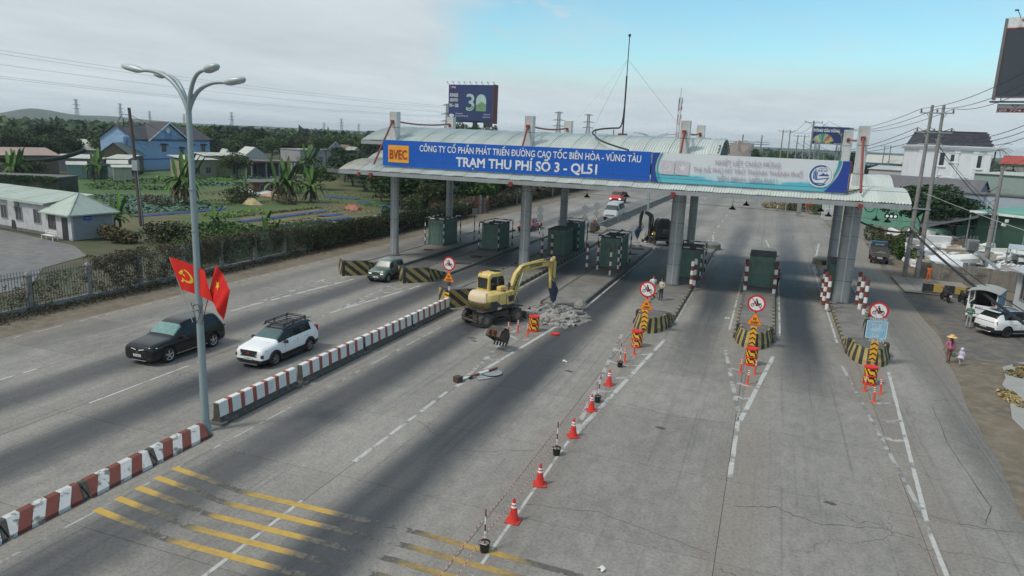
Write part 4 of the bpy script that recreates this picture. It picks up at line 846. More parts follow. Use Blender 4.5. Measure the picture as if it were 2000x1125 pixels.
plateo(t,f+.04,0,.52,R(90),'51K 807.17'); mirrors(t,.72,.89,1.08,M('black_trim',(0,0,0)),1.15); doorlines(t,(.62,-.38,-1.2),.893,.42,1.0); handles(t,(-.15,-1.0),.9,.95,wp); mk('bonnet_print',MB().bar((f-.62,.25,1.066),(f-.35,.62,.985),.05,.01),platet,t)
rk=mk('roof_rack',MB().tube([(-1.5,-.56,1.80),(.35,-.56,1.78),(.35,.56,1.78),(-1.5,.56,1.80),(-1.5,-.56,1.80)],.025,6).tube([(-1.5,-.56,1.87),(.35,-.56,1.84),(.35,.56,1.84),(-1.5,.56,1.87),(-1.5,-.56,1.87)],.02,6),dsteel,t)
for k in range(7): mk('rack_slat',MB().box(-1.45+k*.28,-1.39+k*.28,-.55,.55,1.775,1.80),dsteel,rk)
for x in (-1.4,-.4,.3):
    for g in (-1,1): mk('rack_foot',MB().box(x-.03,x+.03,g*.58-.03,g*.58+.03,1.66,1.85),dsteel,rk)
# ---- small green boxy SUV
gp=M('sage_green_paint',(.085,.125,.105),.3,var=.03,coat=.5); L,W,H=3.3,1.68,1.62
st=[(-1.62,.42,.7,.8,.68,.6,'b'),(-1.6,.30,.95,1.04,.76,.62,'b'),(-1.56,.26,1.0,1.1,.79,.62,'r'),(-1.46,.26,1.0,1.56,.81,.62,'p'),(-1.38,.26,1.0,1.6,.82,.63,'c'),(-.75,.26,1.0,1.63,.84,.65,'c'),(-.68,.26,1.0,1.63,.84,.65,'p'),(-.58,.26,1.0,1.63,.84,.65,'c'),(.3,.26,1.0,1.61,.84,.65,'p'),(.36,.26,1.0,1.58,.84,.64,'w'),(.74,.26,.99,1.05,.83,.70,'b'),(.82,.26,.95,1.02,.83,.70,'b'),(1.4,.27,.9,.99,.82,.68,'b'),(1.55,.3,.82,.92,.79,.65,'b'),(1.62,.35,.75,.84,.75,.62,'b'),(1.64,.4,.6,.7,.72,.6,'b')]
t=car('small_green_car','small boxy sage green car between the two striped wedge noses','car',(-28.15,48.7,0),R(-90),st,gp,(-1.05,1.12),.34,W,wsgl=M('windscreen_dark',(.03,.045,.045),.3,spec=.4),style=8,rimc=M('steel_rim',(.3,.31,.31),.4,.5),roofm_=M('sage_roof_paint',(.14,.19,.165),.3,coat=.4))
mk('front_grille',MB().box(1.58,1.67,-.62,.62,.66,.80),grille,t,bevel=.02); mk('front_bumper',MB().box(1.45,1.68,-.78,.78,.27,.50),M('black_trim',(0,0,0)),t,bevel=.04); plateo(t,1.7,0,.44,R(90),'51L 664.02'); mk('emblem',MB().bar((1.68,-.3,.78),(1.69,0,.72),.02).bar((1.69,0,.72),(1.68,.3,.78),.02),chrome,t)
for g in (-1,1): mk('headlight',MB().box(1.6,1.68,g*.5-.13,g*.5+.13,.66,.76),M('lit_headlamp',(.85,.85,.8),.3,emit=.4),t,bevel=.02)
mirrors(t,.55,.88,1.08,M('black_trim',(0,0,0))); doorlines(t,(.5,-.55),.84,.42,.96); handles(t,(-.4,),.85,.86,gp); 
# ---- red pickup
rp=M('red_car_paint',(.42,.025,.03),.3,var=.03,coat=.4); 
st=[(-2.65,.5,.75,.85,.8,.7,'b'),(-2.62,.4,1.02,1.05,.88,.8,'b'),(-1.1,.38,1.06,1.08,.92,.84,'b'),(-1.02,.38,1.06,1.12,.92,.72,'r'),(-.85,.38,1.08,1.72,.92,.62,'c'),(-.2,.36,1.08,1.78,.92,.64,'c'),(.45,.36,1.08,1.76,.92,.64,'c'),(.72,.36,1.08,1.7,.92,.63,'w'),(1.3,.36,1.06,1.16,.92,.74,'b'),(1.4,.36,1.04,1.12,.92,.74,'b'),(2.35,.38,.96,1.05,.9,.72,'b'),(2.55,.4,.85,.95,.84,.7,'b'),(2.62,.48,.7,.8,.8,.68,'b')]
t=car('red_pickup','bright red pickup truck heading out beyond the second green booth','pickup truck',(-28.2,84.6,0),R(-90),st,rp,(-1.65,1.6),.38,1.84,group=None)
mk('truck_bed',MB().box(-2.5,-1.15,-.72,.72,1.06,1.085),M('bed_liner',(.04,.04,.04),.8),t); mk('front_grille',MB().box(2.52,2.66,-.6,.6,.55,.88),grille,t,bevel=.02); mk('grille_bar',MB().box(2.6,2.68,-.6,.6,.7,.74),chrome,t)
for g in (-1,1): mk('headlight',MB().box(2.4,2.6,g*.68-.12,g*.68+.12,.76,.92),lampg,t,bevel=.02)
plateo(t,2.68,0,.5,R(90),'72C 118.50'); mirrors(t,1.05,.97,1.15,rp)
# ---- vans
def van_st(H=2.25): return [(-2.65,.45,.9,1.0,.8,.7,'b'),(-2.62,.32,1.2,1.3,.9,.72,'r'),(-2.56,.3,1.22,H-.15,.93,.70,'p'),(-2.4,.3,1.22,H-.03,.94,.72,'c'),(-1.2,.3,1.22,H,.95,.73,'p'),(-1.14,.3,1.22,H,.95,.73,'c'),(.1,.3,1.2,H,.95,.73,'p'),(.16,.3,1.2,H-.01,.95,.73,'c'),(1.0,.3,1.17,H-.06,.95,.71,'b'),(1.38,.3,1.17,H-.26,.95,.70,'w'),(1.98,.3,1.12,1.22,.94,.78,'b'),(2.1,.3,1.05,1.15,.94,.77,'b'),(2.45,.32,.85,.95,.90,.72,'b'),(2.58,.38,.7,.8,.84,.68,'b'),(2.62,.45,.6,.66,.8,.66,'b')]
def van(name,label,loc,paint,lit,num):
    t=car(name,label,'van',loc,R(-90),van_st(),paint,(-1.6,1.45),.35,1.9,style=6,wsgl=M('windscreen_dark',(0,0,0)))
    mk('front_grille',MB().box(2.5,2.64,-.55,.55,.66,.84),grille if lit else chrome,t,bevel=.02); mk('lower_grille',MB().box(2.5,2.66,-.6,.6,.36,.5),grille,t)
    for g in (-1,1): mk('headlight',MB().box(2.3,2.6,g*.72-.13,g*.72+.13,.68,.86),M('bright_headlamp',(.95,.93,.88),.3,emit=1.5) if lit else lampg,t,bevel=.03)
    plateo(t,2.68,0,.45,R(90),num); mirrors(t,1.75,1.02,1.3,paint); doorlines(t,(1.35,.2,-1.2),.955,.5,1.15); t.scale=(1.15,1.2,1.18); return t
van('silver_van','silver grey minibus van coming up to the toll gates behind the concrete median','',M('silver_car_paint',(.40,.43,.45),.28,.2,var=.03,coat=.4),False,'72B 021.66') if False else None
van('silver_van','silver grey minibus van coming up to the toll gates behind the concrete median',(-21.9,105.6,0),M('silver_car_paint',(.40,.43,.45),.28,.2,var=.03,coat=.4),False,'72B 021.66')
van('red_van','bright red minibus van with both headlights lit, driving ahead of a motorcyclist',(-27.5,135.5,0),M('red_van_paint',(.55,.05,.04),.3,var=.03,coat=.4),True,'50E 093.10')
t=car('silver_car','silver hatchback mostly hidden behind the paired green booths','car',(-22.7,83.5,0),R(-90),suv_st(4.1,1.7,1.5,hood=.95,belt=.95,wt=.55),M('silver_car_paint',(0,0,0)),(-1.2,1.25),.31,1.7)
# ---- white crossover parked, seen from behind
wr=R(38)
t=car('white_crossover','white crossover with dark glass roof parked beside the police truck, seen from behind','car',(16.15,54.4,0),R(32),suv_st(4.65,1.86,1.66,hood=1.05,belt=1.08),wp,(-1.35,1.38),.365,1.86,roofm_=M('black_roof_paint',(0,0,0)),gl=M('car_glass_dark',(.012,.02,.02),.07,spec=.8),style=7,rimc=M('black_rim',(.05,.05,.05),.4,.5))
mk('spoiler',MB().prism([(-.62,-.02),(.62,-.02),(.6,.03),(-.6,.03)],-2.06,-1.78,'x'),wp,t,(0,0,1.63),bevel=.01); mk('rear_bumper',MB().obox((-2.22,0,.5),(.28,1.6,.3)),M('black_trim',(0,0,0)),t,bevel=.06); mk('bumper_silver',MB().tube([(-2.2,-.75,.42),(-2.37,-.5,.33),(-2.37,.5,.33),(-2.2,.75,.42)],.03,6),M('silver_trim',(.5,.5,.5),.3,.5),t)
plateo(t,-2.38,0,.62,R(-90),'51N 730.58')
for g in (-1,1): mk('tail_light',MB().prism([(-.0,0),(.38,.05),(.42,.14),(.05,.2)],-.06,.06,'x'),tail,t,(-2.15,g*.45 if g>0 else -.87,.86),bevel=.01); mk('sill_strip',MB().box(-.9,.95,g*.92-.02,g*.92+.02,.28,.31),M('silver_trim',(.5,.5,.5)),t); mk('roof_rail',MB().tube([(-1.5,g*.62,1.68),(-1.3,g*.64,1.72),(.1,g*.64,1.72),(.3,g*.62,1.65)],.018,6),wp,t)
mk('lower_cladding',MB().box(-1.0,1.05,-.93,-.88,.2,.38).box(-1.0,1.05,.88,.93,.2,.38),M('black_trim',(0,0,0)),t); mirrors(t,.65,.93,1.1,wp); doorlines(t,(.6,-.35),.93,.42,1.02); handles(t,(.05,-.85),.935,.92,wp)
mk('tailgate_line',MB().bar((-2.3,-.7,.98),(-2.3,.7,.98),.02),M('gap_black',(0,0,0)),t); mk('rear_wiper',MB().bar((-2.05,-.1,1.22),(-2.08,.35,1.2),.02),dsteel,t)
# ---- small blue truck on the right verge, seen from behind
t=thing('small_truck','old blue light truck with open loaded bed on the dirt verge, seen from behind','truck',(11.7,84.3,0),R(90-4))
bp=M('truck_blue_paint',(.015,.045,.085),.4,var=.1,dirt=(.1,.1,.1,.4)); dkb=M('truck_bed_grey',(.09,.10,.10),.7,.2,var=.2,dirt=(.16,.13,.1,.5),dsc=3)
q=MB(); rings=[]
for x,w,z0,z1,wt in ((.85,.84,.55,1.2,.8),(.9,.86,.5,1.25,.82),(.95,.86,.5,2.02,.72),(1.5,.87,.5,2.08,.74),(1.9,.87,.5,2.02,.73),(2.35,.87,.5,1.3,.82),(2.45,.86,.52,1.15,.82),(2.5,.8,.6,1.05,.75)):
    rings.append([(x,-w,z0),(x,w,z0),(x,w,1.15),(x,wt,z1),(x,-wt,z1),(x,-w,1.15)])
q.loft(rings,0,True); mk('cab',q,bp,t,bevel=.06,smooth=40); mk('rear_window',MB().box(.925,.945,-.45,.45,1.45,1.82),M('truck_rear_glass',(.2,.22,.2),.2),t); mk('window_guard',MB().bar((.91,0,1.43),(.91,0,1.84),.03).bar((.91,-.46,1.63),(.91,.46,1.63),.03),dsteel,t)
for g in (-1,1): mk('side_window',MB().box(1.45,2.05,g*.84-.02,g*.84+.02,1.25,1.75),glass,t)
mk('bed_floor',MB().box(-2.2,.82,-.85,.85,.78,.84),dkb,t); 
for g in (-1,1): mk('side_board',MB().box(-2.2,.8,g*.86-.03,g*.86+.03,.84,1.22),dkb,t,bevel=.01)
mk('tail_board',MB().box(-2.24,-2.18,-.88,.88,.8,1.2),dkb,t,bevel=.01); mk('front_board',MB().box(.76,.82,-.88,.88,.84,1.5),dkb,t); mk('chassis',MB().box(-2.1,2.2,-.4,-.3,.5,.7).box(-2.1,2.2,.3,.4,.5,.7).box(-2.1,-2.0,-.8,.8,.42,.6),dsteel,t); plateo(t,-2.27,0,.66,R(-90),'72C 045.19')
for g in (-1,1): mk('tail_light',MB().box(-2.28,-2.22,g*.68-.12,g*.68+.12,.62,.74),tail,t)
for x in (-1.35,1.65):
    for g in (-1,1): wheel(t,x,g*.74,.33,.24,6,M('steel_rim_grey',(.2,.2,.2),.5,.4))
mirrors(t,2.2,.98,1.5,dsteel)
q=MB(); 
for i in range(26): q.obox((rnd.uniform(-1.9,.5),rnd.uniform(-.7,.7),.92+rnd.uniform(0,.14)),(rnd.uniform(.2,.7),rnd.uniform(.08,.3),rnd.uniform(.06,.2)),rnd.uniform(0,3),i%3)
tag(mk('scrap_load',q,[M('scrap_red',(.22,.05,.03),.7),M('scrap_grey',(.2,.2,.2),.7),M('scrap_tan',(.2,.16,.11),.8)],None,(11.7,84.3,0),R(86)),'heap of red and grey scrap lying in the blue truck bed','scrap load',kind='stuff')
# ---- police pickup with canopy, seen from behind
t=thing('police_truck','white police pickup with open canopy bed and blue propaganda board on its side','police truck',(15.6,58.7,0),R(68))
mk('tail_gate',MB().box(-2.35,-2.27,-.88,.88,.72,1.32),wp,t,bevel=.02); text('tail_lettering','POLICE',.2,M('plate_ink_blue',(.03,.05,.2),.5),t,(-2.36,0,1.12),(R(90),0,R(-90)),.003,.006,.72)
mk('bed',MB().box(-2.3,.2,-.88,-.82,.72,1.3).box(-2.3,.2,.82,.88,.72,1.3).box(-2.3,.2,-.86,.86,.68,.74),wp,t); mk('rear_bumper',MB().box(-2.48,-2.34,-.85,.85,.5,.66),wp,t,bevel=.02)
st=[(.1,.45,1.0,1.1,.85,.7,'b'),(.15,.4,1.1,1.5,.88,.62,'b'),(.25,.38,1.1,1.75,.9,.62,'c'),(1.2,.38,1.1,1.8,.9,.63,'c'),(1.6,.38,1.08,1.72,.9,.62,'w'),(2.15,.38,1.05,1.15,.9,.72,'b'),(2.9,.4,.95,1.05,.88,.7,'b'),(3.05,.5,.8,.9,.8,.66,'b')]
c=car('cab','','',(0,0,0),0,st,wp,(2.35,),.37,1.8); c.parent=t; 
for k in ('label','category'): 
    if k in c: del c[k]
for g in (-1,1): wheel(t,-1.35,g*.78,.37,.24,6)
for x in (-2.2,.1):
    for g in (-1,1): mk('canopy_post',MB().box(x-.04,x+.04,g*.84-.04,g*.84+.04,1.3,2.28),wp,t)
q=MB(); ar=arcpts(-.98,2.25,.98,2.25,.22,8); q.loft([[(x,y,z) for y,z in ar]+[(x,y,z-.05) for y,z in reversed(ar)] for x in (-2.45,.45)],0,True); mk('canopy_roof',q,M('canvas_grey',(.34,.35,.32),.85,var=.12,dirt=(.2,.2,.17,.6),dsc=2),t)
mk('bench',MB().box(-2.0,.1,-.8,-.5,1.1,1.15).box(-2.0,.1,.5,.8,1.1,1.15),blackp,t); mk('inner_shade',MB().box(.05,.1,-.8,.8,.8,2.2).box(-2.2,.1,-.80,-.79,1.32,2.2),M('shade_net',(.02,.025,.025),.8),t)
bd=mk('slogan_board',MB().box(-2.45,.55,-.99,-.95,.95,2.15),M('slogan_blue',(.05,.25,.5),.5,var=.35,vs=1.6),t); 
for k,s in enumerate(('AN TOÀN GIAO THÔNG','LÀ HẠNH PHÚC','CỦA MỌI NHÀ')): text('board_lettering',s,.22,M('print_yellow',(.6,.5,.12),.5),bd,(-.95,-1.0,1.9-k*.33),FRONT,.003,.006,2.3 if k==0 else 1.5)
mk('wheel_ring',MB().tube([(-2.3,-.7+.14*math.cos(a),1.62+.16*math.sin(a)) for a in [R(k*30) for k in range(13)]],.02,5),M('pinkish_ring',(.5,.2,.2),.6),t)
mirrors(t,2.0,1.05,1.2,blackp)
# ---- motorbikes
def moto(label,loc,rz,group='motorbikes',paint=None,cat='motorbike'):
    t=thing('motorbike',label,cat,loc,rz,group); p=paint or M('moto_black',(.02,.02,.022),.3,coat=.3)
    for x in (-.62,.62):
        w=mk('wheel',MB().lathe([(.22,-.045),(.28,-.045),(.3,0),(.28,.045),(.22,.045)],n=20,axis='y',cap=False),rubber,t,(x,0,.3),smooth=40); mk('rim',MB().lathe([(.22,-.02),(.22,.02),(.06,.03),(.06,-.03)],n=12,axis='y',cap=False),dsteel,w)
    mk('frame',MB().tube([(.62,.0,.3),(.5,0,.62),(.40,0,.95)],.03,6).tube([(.42,0,.9),(.15,0,.5),(-.3,0,.45),(-.62,0,.3)],.045,6),dsteel,t)
    q=MB(); q.loft([[(x,-w,z0),(x,w,z0),(x,w*.8,z1),(x,-w*.8,z1)] for x,w,z0,z1 in ((-.85,.06,.72,.8),(-.5,.13,.5,.78),(-.1,.12,.42,.76),(.1,.1,.35,.6),(.35,.16,.4,.95),(.5,.08,.6,.98))],0,True); mk('fairing',q,p,t,bevel=.02)
    mk('saddle',MB().box(-.7,.05,-.12,.12,.78,.86),M('saddle_black',(.015,.015,.015),.6),t,bevel=.03); mk('handlebar',MB().tube([(.3,-.33,1.05),(.4,-.1,1.0),(.4,.1,1.0),(.3,.33,1.05)],.015,6),dsteel,t)
    for g in (-1,1): mk('mirror',MB().tube([(.34,g*.28,1.04),(.36,g*.3,1.22)],.01,5).obox((.36,g*.3,1.26),(.02,.11,.07)),M('mirror_glass',(.7,.72,.74),.1,.6),t)
    mk('headlight',MB().lathe([(.07,0),(.07,.05)],(.5,0,.92),10,axis='x'),lampg,t); mk('tail_light',MB().box(-.9,-.84,-.08,.08,.72,.78),tail,t); o=mk('number_plate',MB().box(-.98,-.965,-.09,.09,.5,.64),plate,t); mk('engine',MB().box(-.12,.2,-.13,.13,.28,.5),dsteel,t,bevel=.03)
    return t
moto('black motorbike parked nearest the barrier end with two bright mirrors',(14.15,64.3,0),R(100)); moto('dark motorbike parked close to the police truck wheel',(15.3,63.9,0),R(97))
# ================================================================ excavators
EY=M('excavator_yellow',(.62,.46,.15),.5,var=.08,vs=1.2,dirt=(.32,.24,.11,.6),dsc=1.8); EF=M('excavator_faded',(.62,.50,.33),.6,var=.06); EB=M('excavator_dark',(.035,.038,.038),.6,var=.2,dirt=(.13,.11,.09,.5),dsc=3); ES=M('chassis_dirty',(.06,.05,.042),.85,var=.3,dirt=(.16,.12,.08,.6),dsc=3); MUD=M('tyre_dusty',(.065,.062,.058),.9,var=.3,vs=6)
def big_wheel(t,x,y):
    r=.46; q=MB(); g=1 if y>0 else -1
    q.lathe([(.24,-.15),(.40,-.16),(.45,-.12),(.45,.12),(.40,.16),(.24,.15)],n=28,axis='y',cap=False); w=mk('wheel',q,MUD,t,(x,y,r),smooth=35)
    q=MB()
    for i in range(22):
        a=2*PI*i/22; s=1 if i%2 else -1; q.obox((math.sin(a)*.455,s*.075,math.cos(a)*.455),(.075,.16,.05),0,0,a)
    mk('tyre_lug',q,MUD,w); mk('rim',MB().lathe([(.25,g*.05),(.24,g*.14),(.22,g*.10),(.10,g*.09),(.10,g*.15),(.03,g*.16)],n=20,axis='y'),M('hub_brown',(.20,.165,.125),.8,var=.3),w)
def excavator(name,label,loc,hu,hs,boom,arm,col1,col2,front_light=False,blade_dir=1,full=True):
    """hu heading of undercarriage, hs heading of the superstructure; boom/arm polylines in the (s,z) plane"""
    t=thing(name,label,'excavator',loc,hu)
    for x in (-1.3,1.3):
        for y in (-.82,.82): big_wheel(t,x,y)
        mk('axle',MB().tube([(x,-.7,.46),(x,.7,.46)],.10,8).obox((x,0,.48),(.35,.4,.3)),ES,t)
    mk('chassis',MB().box(-1.35,1.3,-.42,.42,.52,.86).box(-.7,.7,-.78,.78,.62,.84),ES,t,bevel=.03)
    [mk('step_plate',MB().box(-.6,.5,a,b,.6,.66),ES,t) for a,b in ((-.98,-.7),(.7,.98))]; mk('lower_step',MB().box(-.35,.25,-1.0,-.8,.38,.42),ES,t); [mk('mudguard',MB().box(a,b,c,d,1.0,1.04),ES,t) for a,b in ((-1.75,-1.1),(.95,1.75)) for c,d in ((-1.,-.45),(.45,1.))]
    mk('blade_arm',MB().bar((blade_dir*1.3,-.35,.55),(blade_dir*1.95,-.35,.35),.12).bar((blade_dir*1.3,.35,.55),(blade_dir*1.95,.35,.35),.12),ES,t); q=MB(); q.loft([[(blade_dir*(1.95+dx),-1.02,z),(blade_dir*(1.95+dx),1.02,z),(blade_dir*(2.0+dx),1.02,z),(blade_dir*(2.0+dx),-1.02,z)] for dx,z in ((.08,.1),(.0,.25),(.0,.42),(.07,.58))],0,True); mk('dozer_blade',q,ES,t)
    mk('towing_frame',MB().bar((-blade_dir*1.3,-.3,.5),(-blade_dir*1.85,-.45,.42),.09).bar((-blade_dir*1.3,.3,.5),(-blade_dir*1.85,.45,.42),.09).box(min(-blade_dir*1.9,-blade_dir*1.75),max(-blade_dir*1.9,-blade_dir*1.75),-.7,.7,.36,.44),ES,t)
    mk('slew_ring',MB().lathe([(.5,.84),(.5,1.0)],n=24),ES,t)
    S=mk('superstructure',MB().prism([(1.0,-.9),(1.05,.9),(-1.2,.92),(-1.6,.55),(-1.68,0),(-1.6,-.55),(-1.2,-.92)],1.0,1.22,'z'),EB if col2 is None else col2,t,(0,0,0),hs-hu,bevel=.02)
    # rounded engine cover / counterweight
    q=MB(); prof=[(1.22,1.0),(1.45,1.02),(1.75,1.0),(1.92,.93),(2.0,.8)]; base=[(.25,-.93),(-.3,-.95),(-1.1,-.93),(-1.5,-.7),(-1.7,-.3),(-1.72,.2),(-1.55,.65),(-1.2,.9),(-.6,.93),(.25,.93)]
    q.loft([[(x*k+(1-k)*-.4,y*k,z) for x,y in base] for z,k in prof],0,True); mk('engine_cover',q,col1,S,bevel=.05,smooth=35)
    q=MB(); q.loft([[((x)*k+(1-k)*-.9,y*k,z) for x,y in base[3:8]]+[(-.9,y,z) for y in (.6,.3,0,-.3,-.7)] for z,k in ((1.5,1.05),(1.75,1.05),(1.93,.97),(2.03,.8))],0,True); mk('counterweight_top',q,EF if full else col1,S,smooth=35)
    q=MB()
    for k in range(5): q.loft([[(x*1.025,y*1.025,1.27+.062*k),(x*1.035,y*1.035,1.30+.062*k),(x*1.0,y*1.0,1.30+.062*k)] for x,y in base[2:8]],0,True)
    mk('radiator_grille',q,grille,S)
    mk('side_panel',MB().prism([(-1.28,1.22),(.15,1.22),(.15,1.30),(-.35,1.30),(-.75,1.58),(-1.28,1.6)],-.965,-.955,'y'),EB,S)
    mk('tank_cover',MB().box(.25,.98,-.93,-.42,1.22,1.98),col1,S,bevel=.05); mk('tank_dark_panel',MB().prism([(.45,1.38),(.98,1.38),(.98,1.72),(.35,1.72)],-.945,-.935,'y'),EB,S)
    for x in (-.55,.18,.62): mk('panel_gap',MB().box(x-.008,x+.008,-.962,-.95,1.25,1.9),M('gap_black',(0,0,0)),S)
    mk('engine_hood_box',MB().box(-.15,.45,-.72,-.36,2.02,2.26),col1,S,bevel=.05); mk('exhaust',MB().tube([(.62,-.7,1.98),(.62,-.7,2.35)],.035,8),ES,S)
    # cab on the far side
    cabm=col1; q=MB(); cy0,cy1=-.1,.88
    side=[(-.55,1.22),(.95,1.22),(1.08,1.7),(.98,2.5),(.78,2.88),(.5,2.94),(-.35,2.94),(-.55,2.82),(-.62,2.2)]
    q.prism(side,cy0,cy1,'y'); mk('cab',q,cabm,S,bevel=.06)
    gs=[(-.42,1.95),(.93,1.85),(.90,2.48),(.75,2.72),(-.28,2.74),(-.42,2.6)]
    mk('side_window',MB().prism(gs,cy0-.014,cy0-.004,'y'),glass,S,bevel=.004); mk('side_window',MB().prism(gs,cy1+.004,cy1+.014,'y'),glass,S)
    mk('window_bar',MB().bar((.32,cy0-.02,1.9),(.22,cy0-.02,2.73),.025),M('bar_grey',(.4,.4,.38),.5),S)
    mk('windscreen',MB().prism([(1.06,1.45),(1.10,1.7),(1.0,2.5),(.84,2.8),(.80,2.8),(.96,2.5),(1.06,1.7),(1.02,1.45)],cy0+.07,cy1-.07,'y'),glass,S); mk('rear_window',MB().box(-.655,-.6,cy0+.12,cy1-.12,2.1,2.7),glass,S)
    mk('roof_hatch',MB().box(.3,.72,cy0+.2,cy1-.2,2.93,2.975),glass,S,bevel=.01); mk('beacon',MB().lathe([(.05,0),(.05,.1)],(-.45,cy1-.15,2.94),8),redpl,S); mk('cab_mirror',MB().bar((.9,cy0,2.1),(1.1,cy0-.25,2.15),.03).obox((1.1,cy0-.28,2.2),(.05,.16,.26)),blackp,S)
    mk('handrail',MB().tube([(.9,-.9,1.98),(.9,-.9,2.22),(.5,-.9,2.22),(.5,-.9,1.98)],.015,6),blackp,S); mk('rear_lamp',MB().box(-1.58,-1.5,-.62,-.5,1.06,1.16).box(-1.58,-1.5,.5,.62,1.06,1.16),tail,S)
    for ch in S.children:
        ch.scale.z=1.12; ch.location.z=-1.2*.12
    by=-.28
    mk('boom_bracket',MB().prism([(.9,1.0),(1.35,1.0),(1.42,1.35),(1.15,1.55),(.9,1.5)],by-.24,by+.24,'y'),EB,S)
    # boom: box section following the polyline (s,z,height)
    def beam(pl,wd,mat,nm):
        rings=[]
        for i,(s,z,h) in enumerate(pl):
            a=Vector(pl[max(i-1,0)][:2]); b=Vector(pl[min(i+1,len(pl)-1)][:2]); d=(b-a).normalized(); n=Vector((-d.y,d.x))*h/2
            rings.append([(s+n.x,by-wd/2,z+n.y),(s+n.x,by+wd/2,z+n.y),(s-n.x,by+wd/2,z-n.y),(s-n.x,by-wd/2,z-n.y)])
        return mk(nm,MB().loft(rings,0,True),mat,S,bevel=.02)
    B=beam(boom,.27,col1,'boom'); A=beam(arm,.22,col1,'dipper_arm')
    def ram(p,q,r=.07,nm='hydraulic_ram',split=.55,yy=0):
        P=Vector((p[0],by+yy,p[1]));Q=Vector((q[0],by+yy,q[1])); m=P.lerp(Q,split); o=mk(nm,MB().tube([P,m],r,10),col1,S); mk('ram_rod',MB().tube([m,Q],r*.5,8),chrome,o)
    b=boom; k=len(b)//2
    ram((1.45,1.15),(b[k][0]-.15,b[k][1]-.2),.075,split=.6,yy=-.2); ram((1.45,1.15),(b[k][0]-.15,b[k][1]-.2),.075,split=.6,yy=.2)
    ram((b[k][0]+.15,b[k][1]+.32),(arm[0][0],arm[0][1]-.02),.065,split=.62)
    ram((arm[0][0]+.2,arm[0][1]-.35),(arm[-1][0]+.28,arm[-1][1]+.2),.055,split=.7)
    mk('orange_patch',MB().bar((boom[-1][0]-.42,by-.142,boom[-1][1]+.03),(boom[-1][0]-.05,by-.142,boom[-1][1]-.01),.006,.2),M('orange_mark',(.75,.25,.05),.6),S)
    mk('hose',MB().tube([(boom[1][0],by-.16,boom[1][1]+.1),(b[k][0]-.1,by-.17,b[k][1]+.18),(b[k][0]+.6,by-.16,b[k][1]+.26),(boom[-1][0]-.3,by-.16,boom[-1][1]+.2),(arm[1][0]-.1,by-.15,arm[1][1]),(arm[-1][0]-.18,by-.15,arm[-1][1]+.4)],.018,6).tube([(1.2,by-.3,1.3),(1.7,by-.4,1.15),(1.6,by-.2,1.7)],.025,6),blackp,S)
    # hydraulic breaker
    e=arm[-1]; H_=mk('breaker',MB().prism([(e[0]-.1,e[1]+.25),(e[0]+.25,e[1]+.3),(e[0]+.95*.62,e[1]-.1),(e[0]+.62,e[1]-.3),(e[0]+.36,e[1]-.98),(e[0]+.2,e[1]-1.0),(e[0]+.05,e[1]-.45),(e[0]-.12,e[1]-.1)],by-.17,by+.17,'y'),M('breaker_blue',(.02,.035,.08),.6,var=.2,dirt=(.09,.09,.1,.5),dsc=4),S,bevel=.02)
    mk('chisel',MB().tube([(e[0]+.27,by,e[1]-.95),(e[0]+.3,by,e[1]-1.1),(e[0]+.28,by,e[1]-1.36)],[.07,.05,.015],8),dsteel,H_); mk('linkage',MB().obox((e[0]+.1,by,e[1]+.28),(.4,.3,.3),0,0,.4),EB,S,bevel=.02); mk('tool_hose',MB().tube([(e[0]-.1,by-.2,e[1]+.9),(e[0]-.5,by-.22,e[1]+.35),(e[0]-.38,by-.22,e[1]-.15),(e[0],by-.2,e[1]-.15)],.02,6).tube([(e[0]-.1,by-.24,e[1]+.8),(e[0]-.4,by-.26,e[1]+.3),(e[0]-.3,by-.26,e[1]-.1),(e[0],by-.24,e[1]-.1)],.02,6),blackp,S)
    return t,S
hs=R(70.7)
boomA=[(1.15,1.25,.34),(1.5,1.95,.5),(1.95,2.75,.62),(2.45,3.13,.6),(3.4,3.26,.46),(4.6,3.28,.38),(5.55,3.2,.3)]
armA=[(5.98,3.62,.1),(5.8,3.3,.42),(5.72,2.9,.42),(5.75,2.2,.3),(5.82,1.45,.26)]
t,S=excavator('yellow_excavator','yellow wheeled excavator with hydraulic breaker smashing the island nose',(-15.7,40.4,0),R(62.5),hs,boomA,armA,EY,EB)
ink=M('print_black',(.04,.035,.03),.6)
text('boom_lettering','HYUNDAI',.26,ink,S,(3.8,-.425,3.27),(R(90),R(-1),0),.002,.006,1.25); text('boom_lettering','0792 428 132',.26,ink,S,(1.66,-.425,2.25),(R(90),R(-61),0),.002,.006,1.35); text('model_lettering','55W',.2,M('print_white',(.7,.7,.7),.6),S,(-.42,-.93,1.11),FRONT,.003,.012,.42); text('side_lettering','HYUNDAI',.14,M('print_pale',(.62,.56,.4),.6),S,(.5,-.957,1.30),FRONT,.002,.002,.6)
bm2=[(1.15,1.25,.34),(1.3,2.0,.48),(1.25,2.8,.56),(1.35,3.35,.5),(1.7,3.62,.42),(2.1,3.7,.3)]; ar2=[(2.35,4.0,.1),(2.45,3.7,.36),(2.55,3.3,.36),(2.6,2.6,.3),(2.55,1.75,.24)]
DK=M('excavator_black',(.025,.026,.024),.55,var=.2,dirt=(.07,.06,.03,.6),dsc=2)
t2,S2=excavator('black_excavator','black wheeled excavator breaking the far end of the demolished island',(-11.3,82.0,0),R(207),R(212),bm2,ar2,DK,DK,full=False)
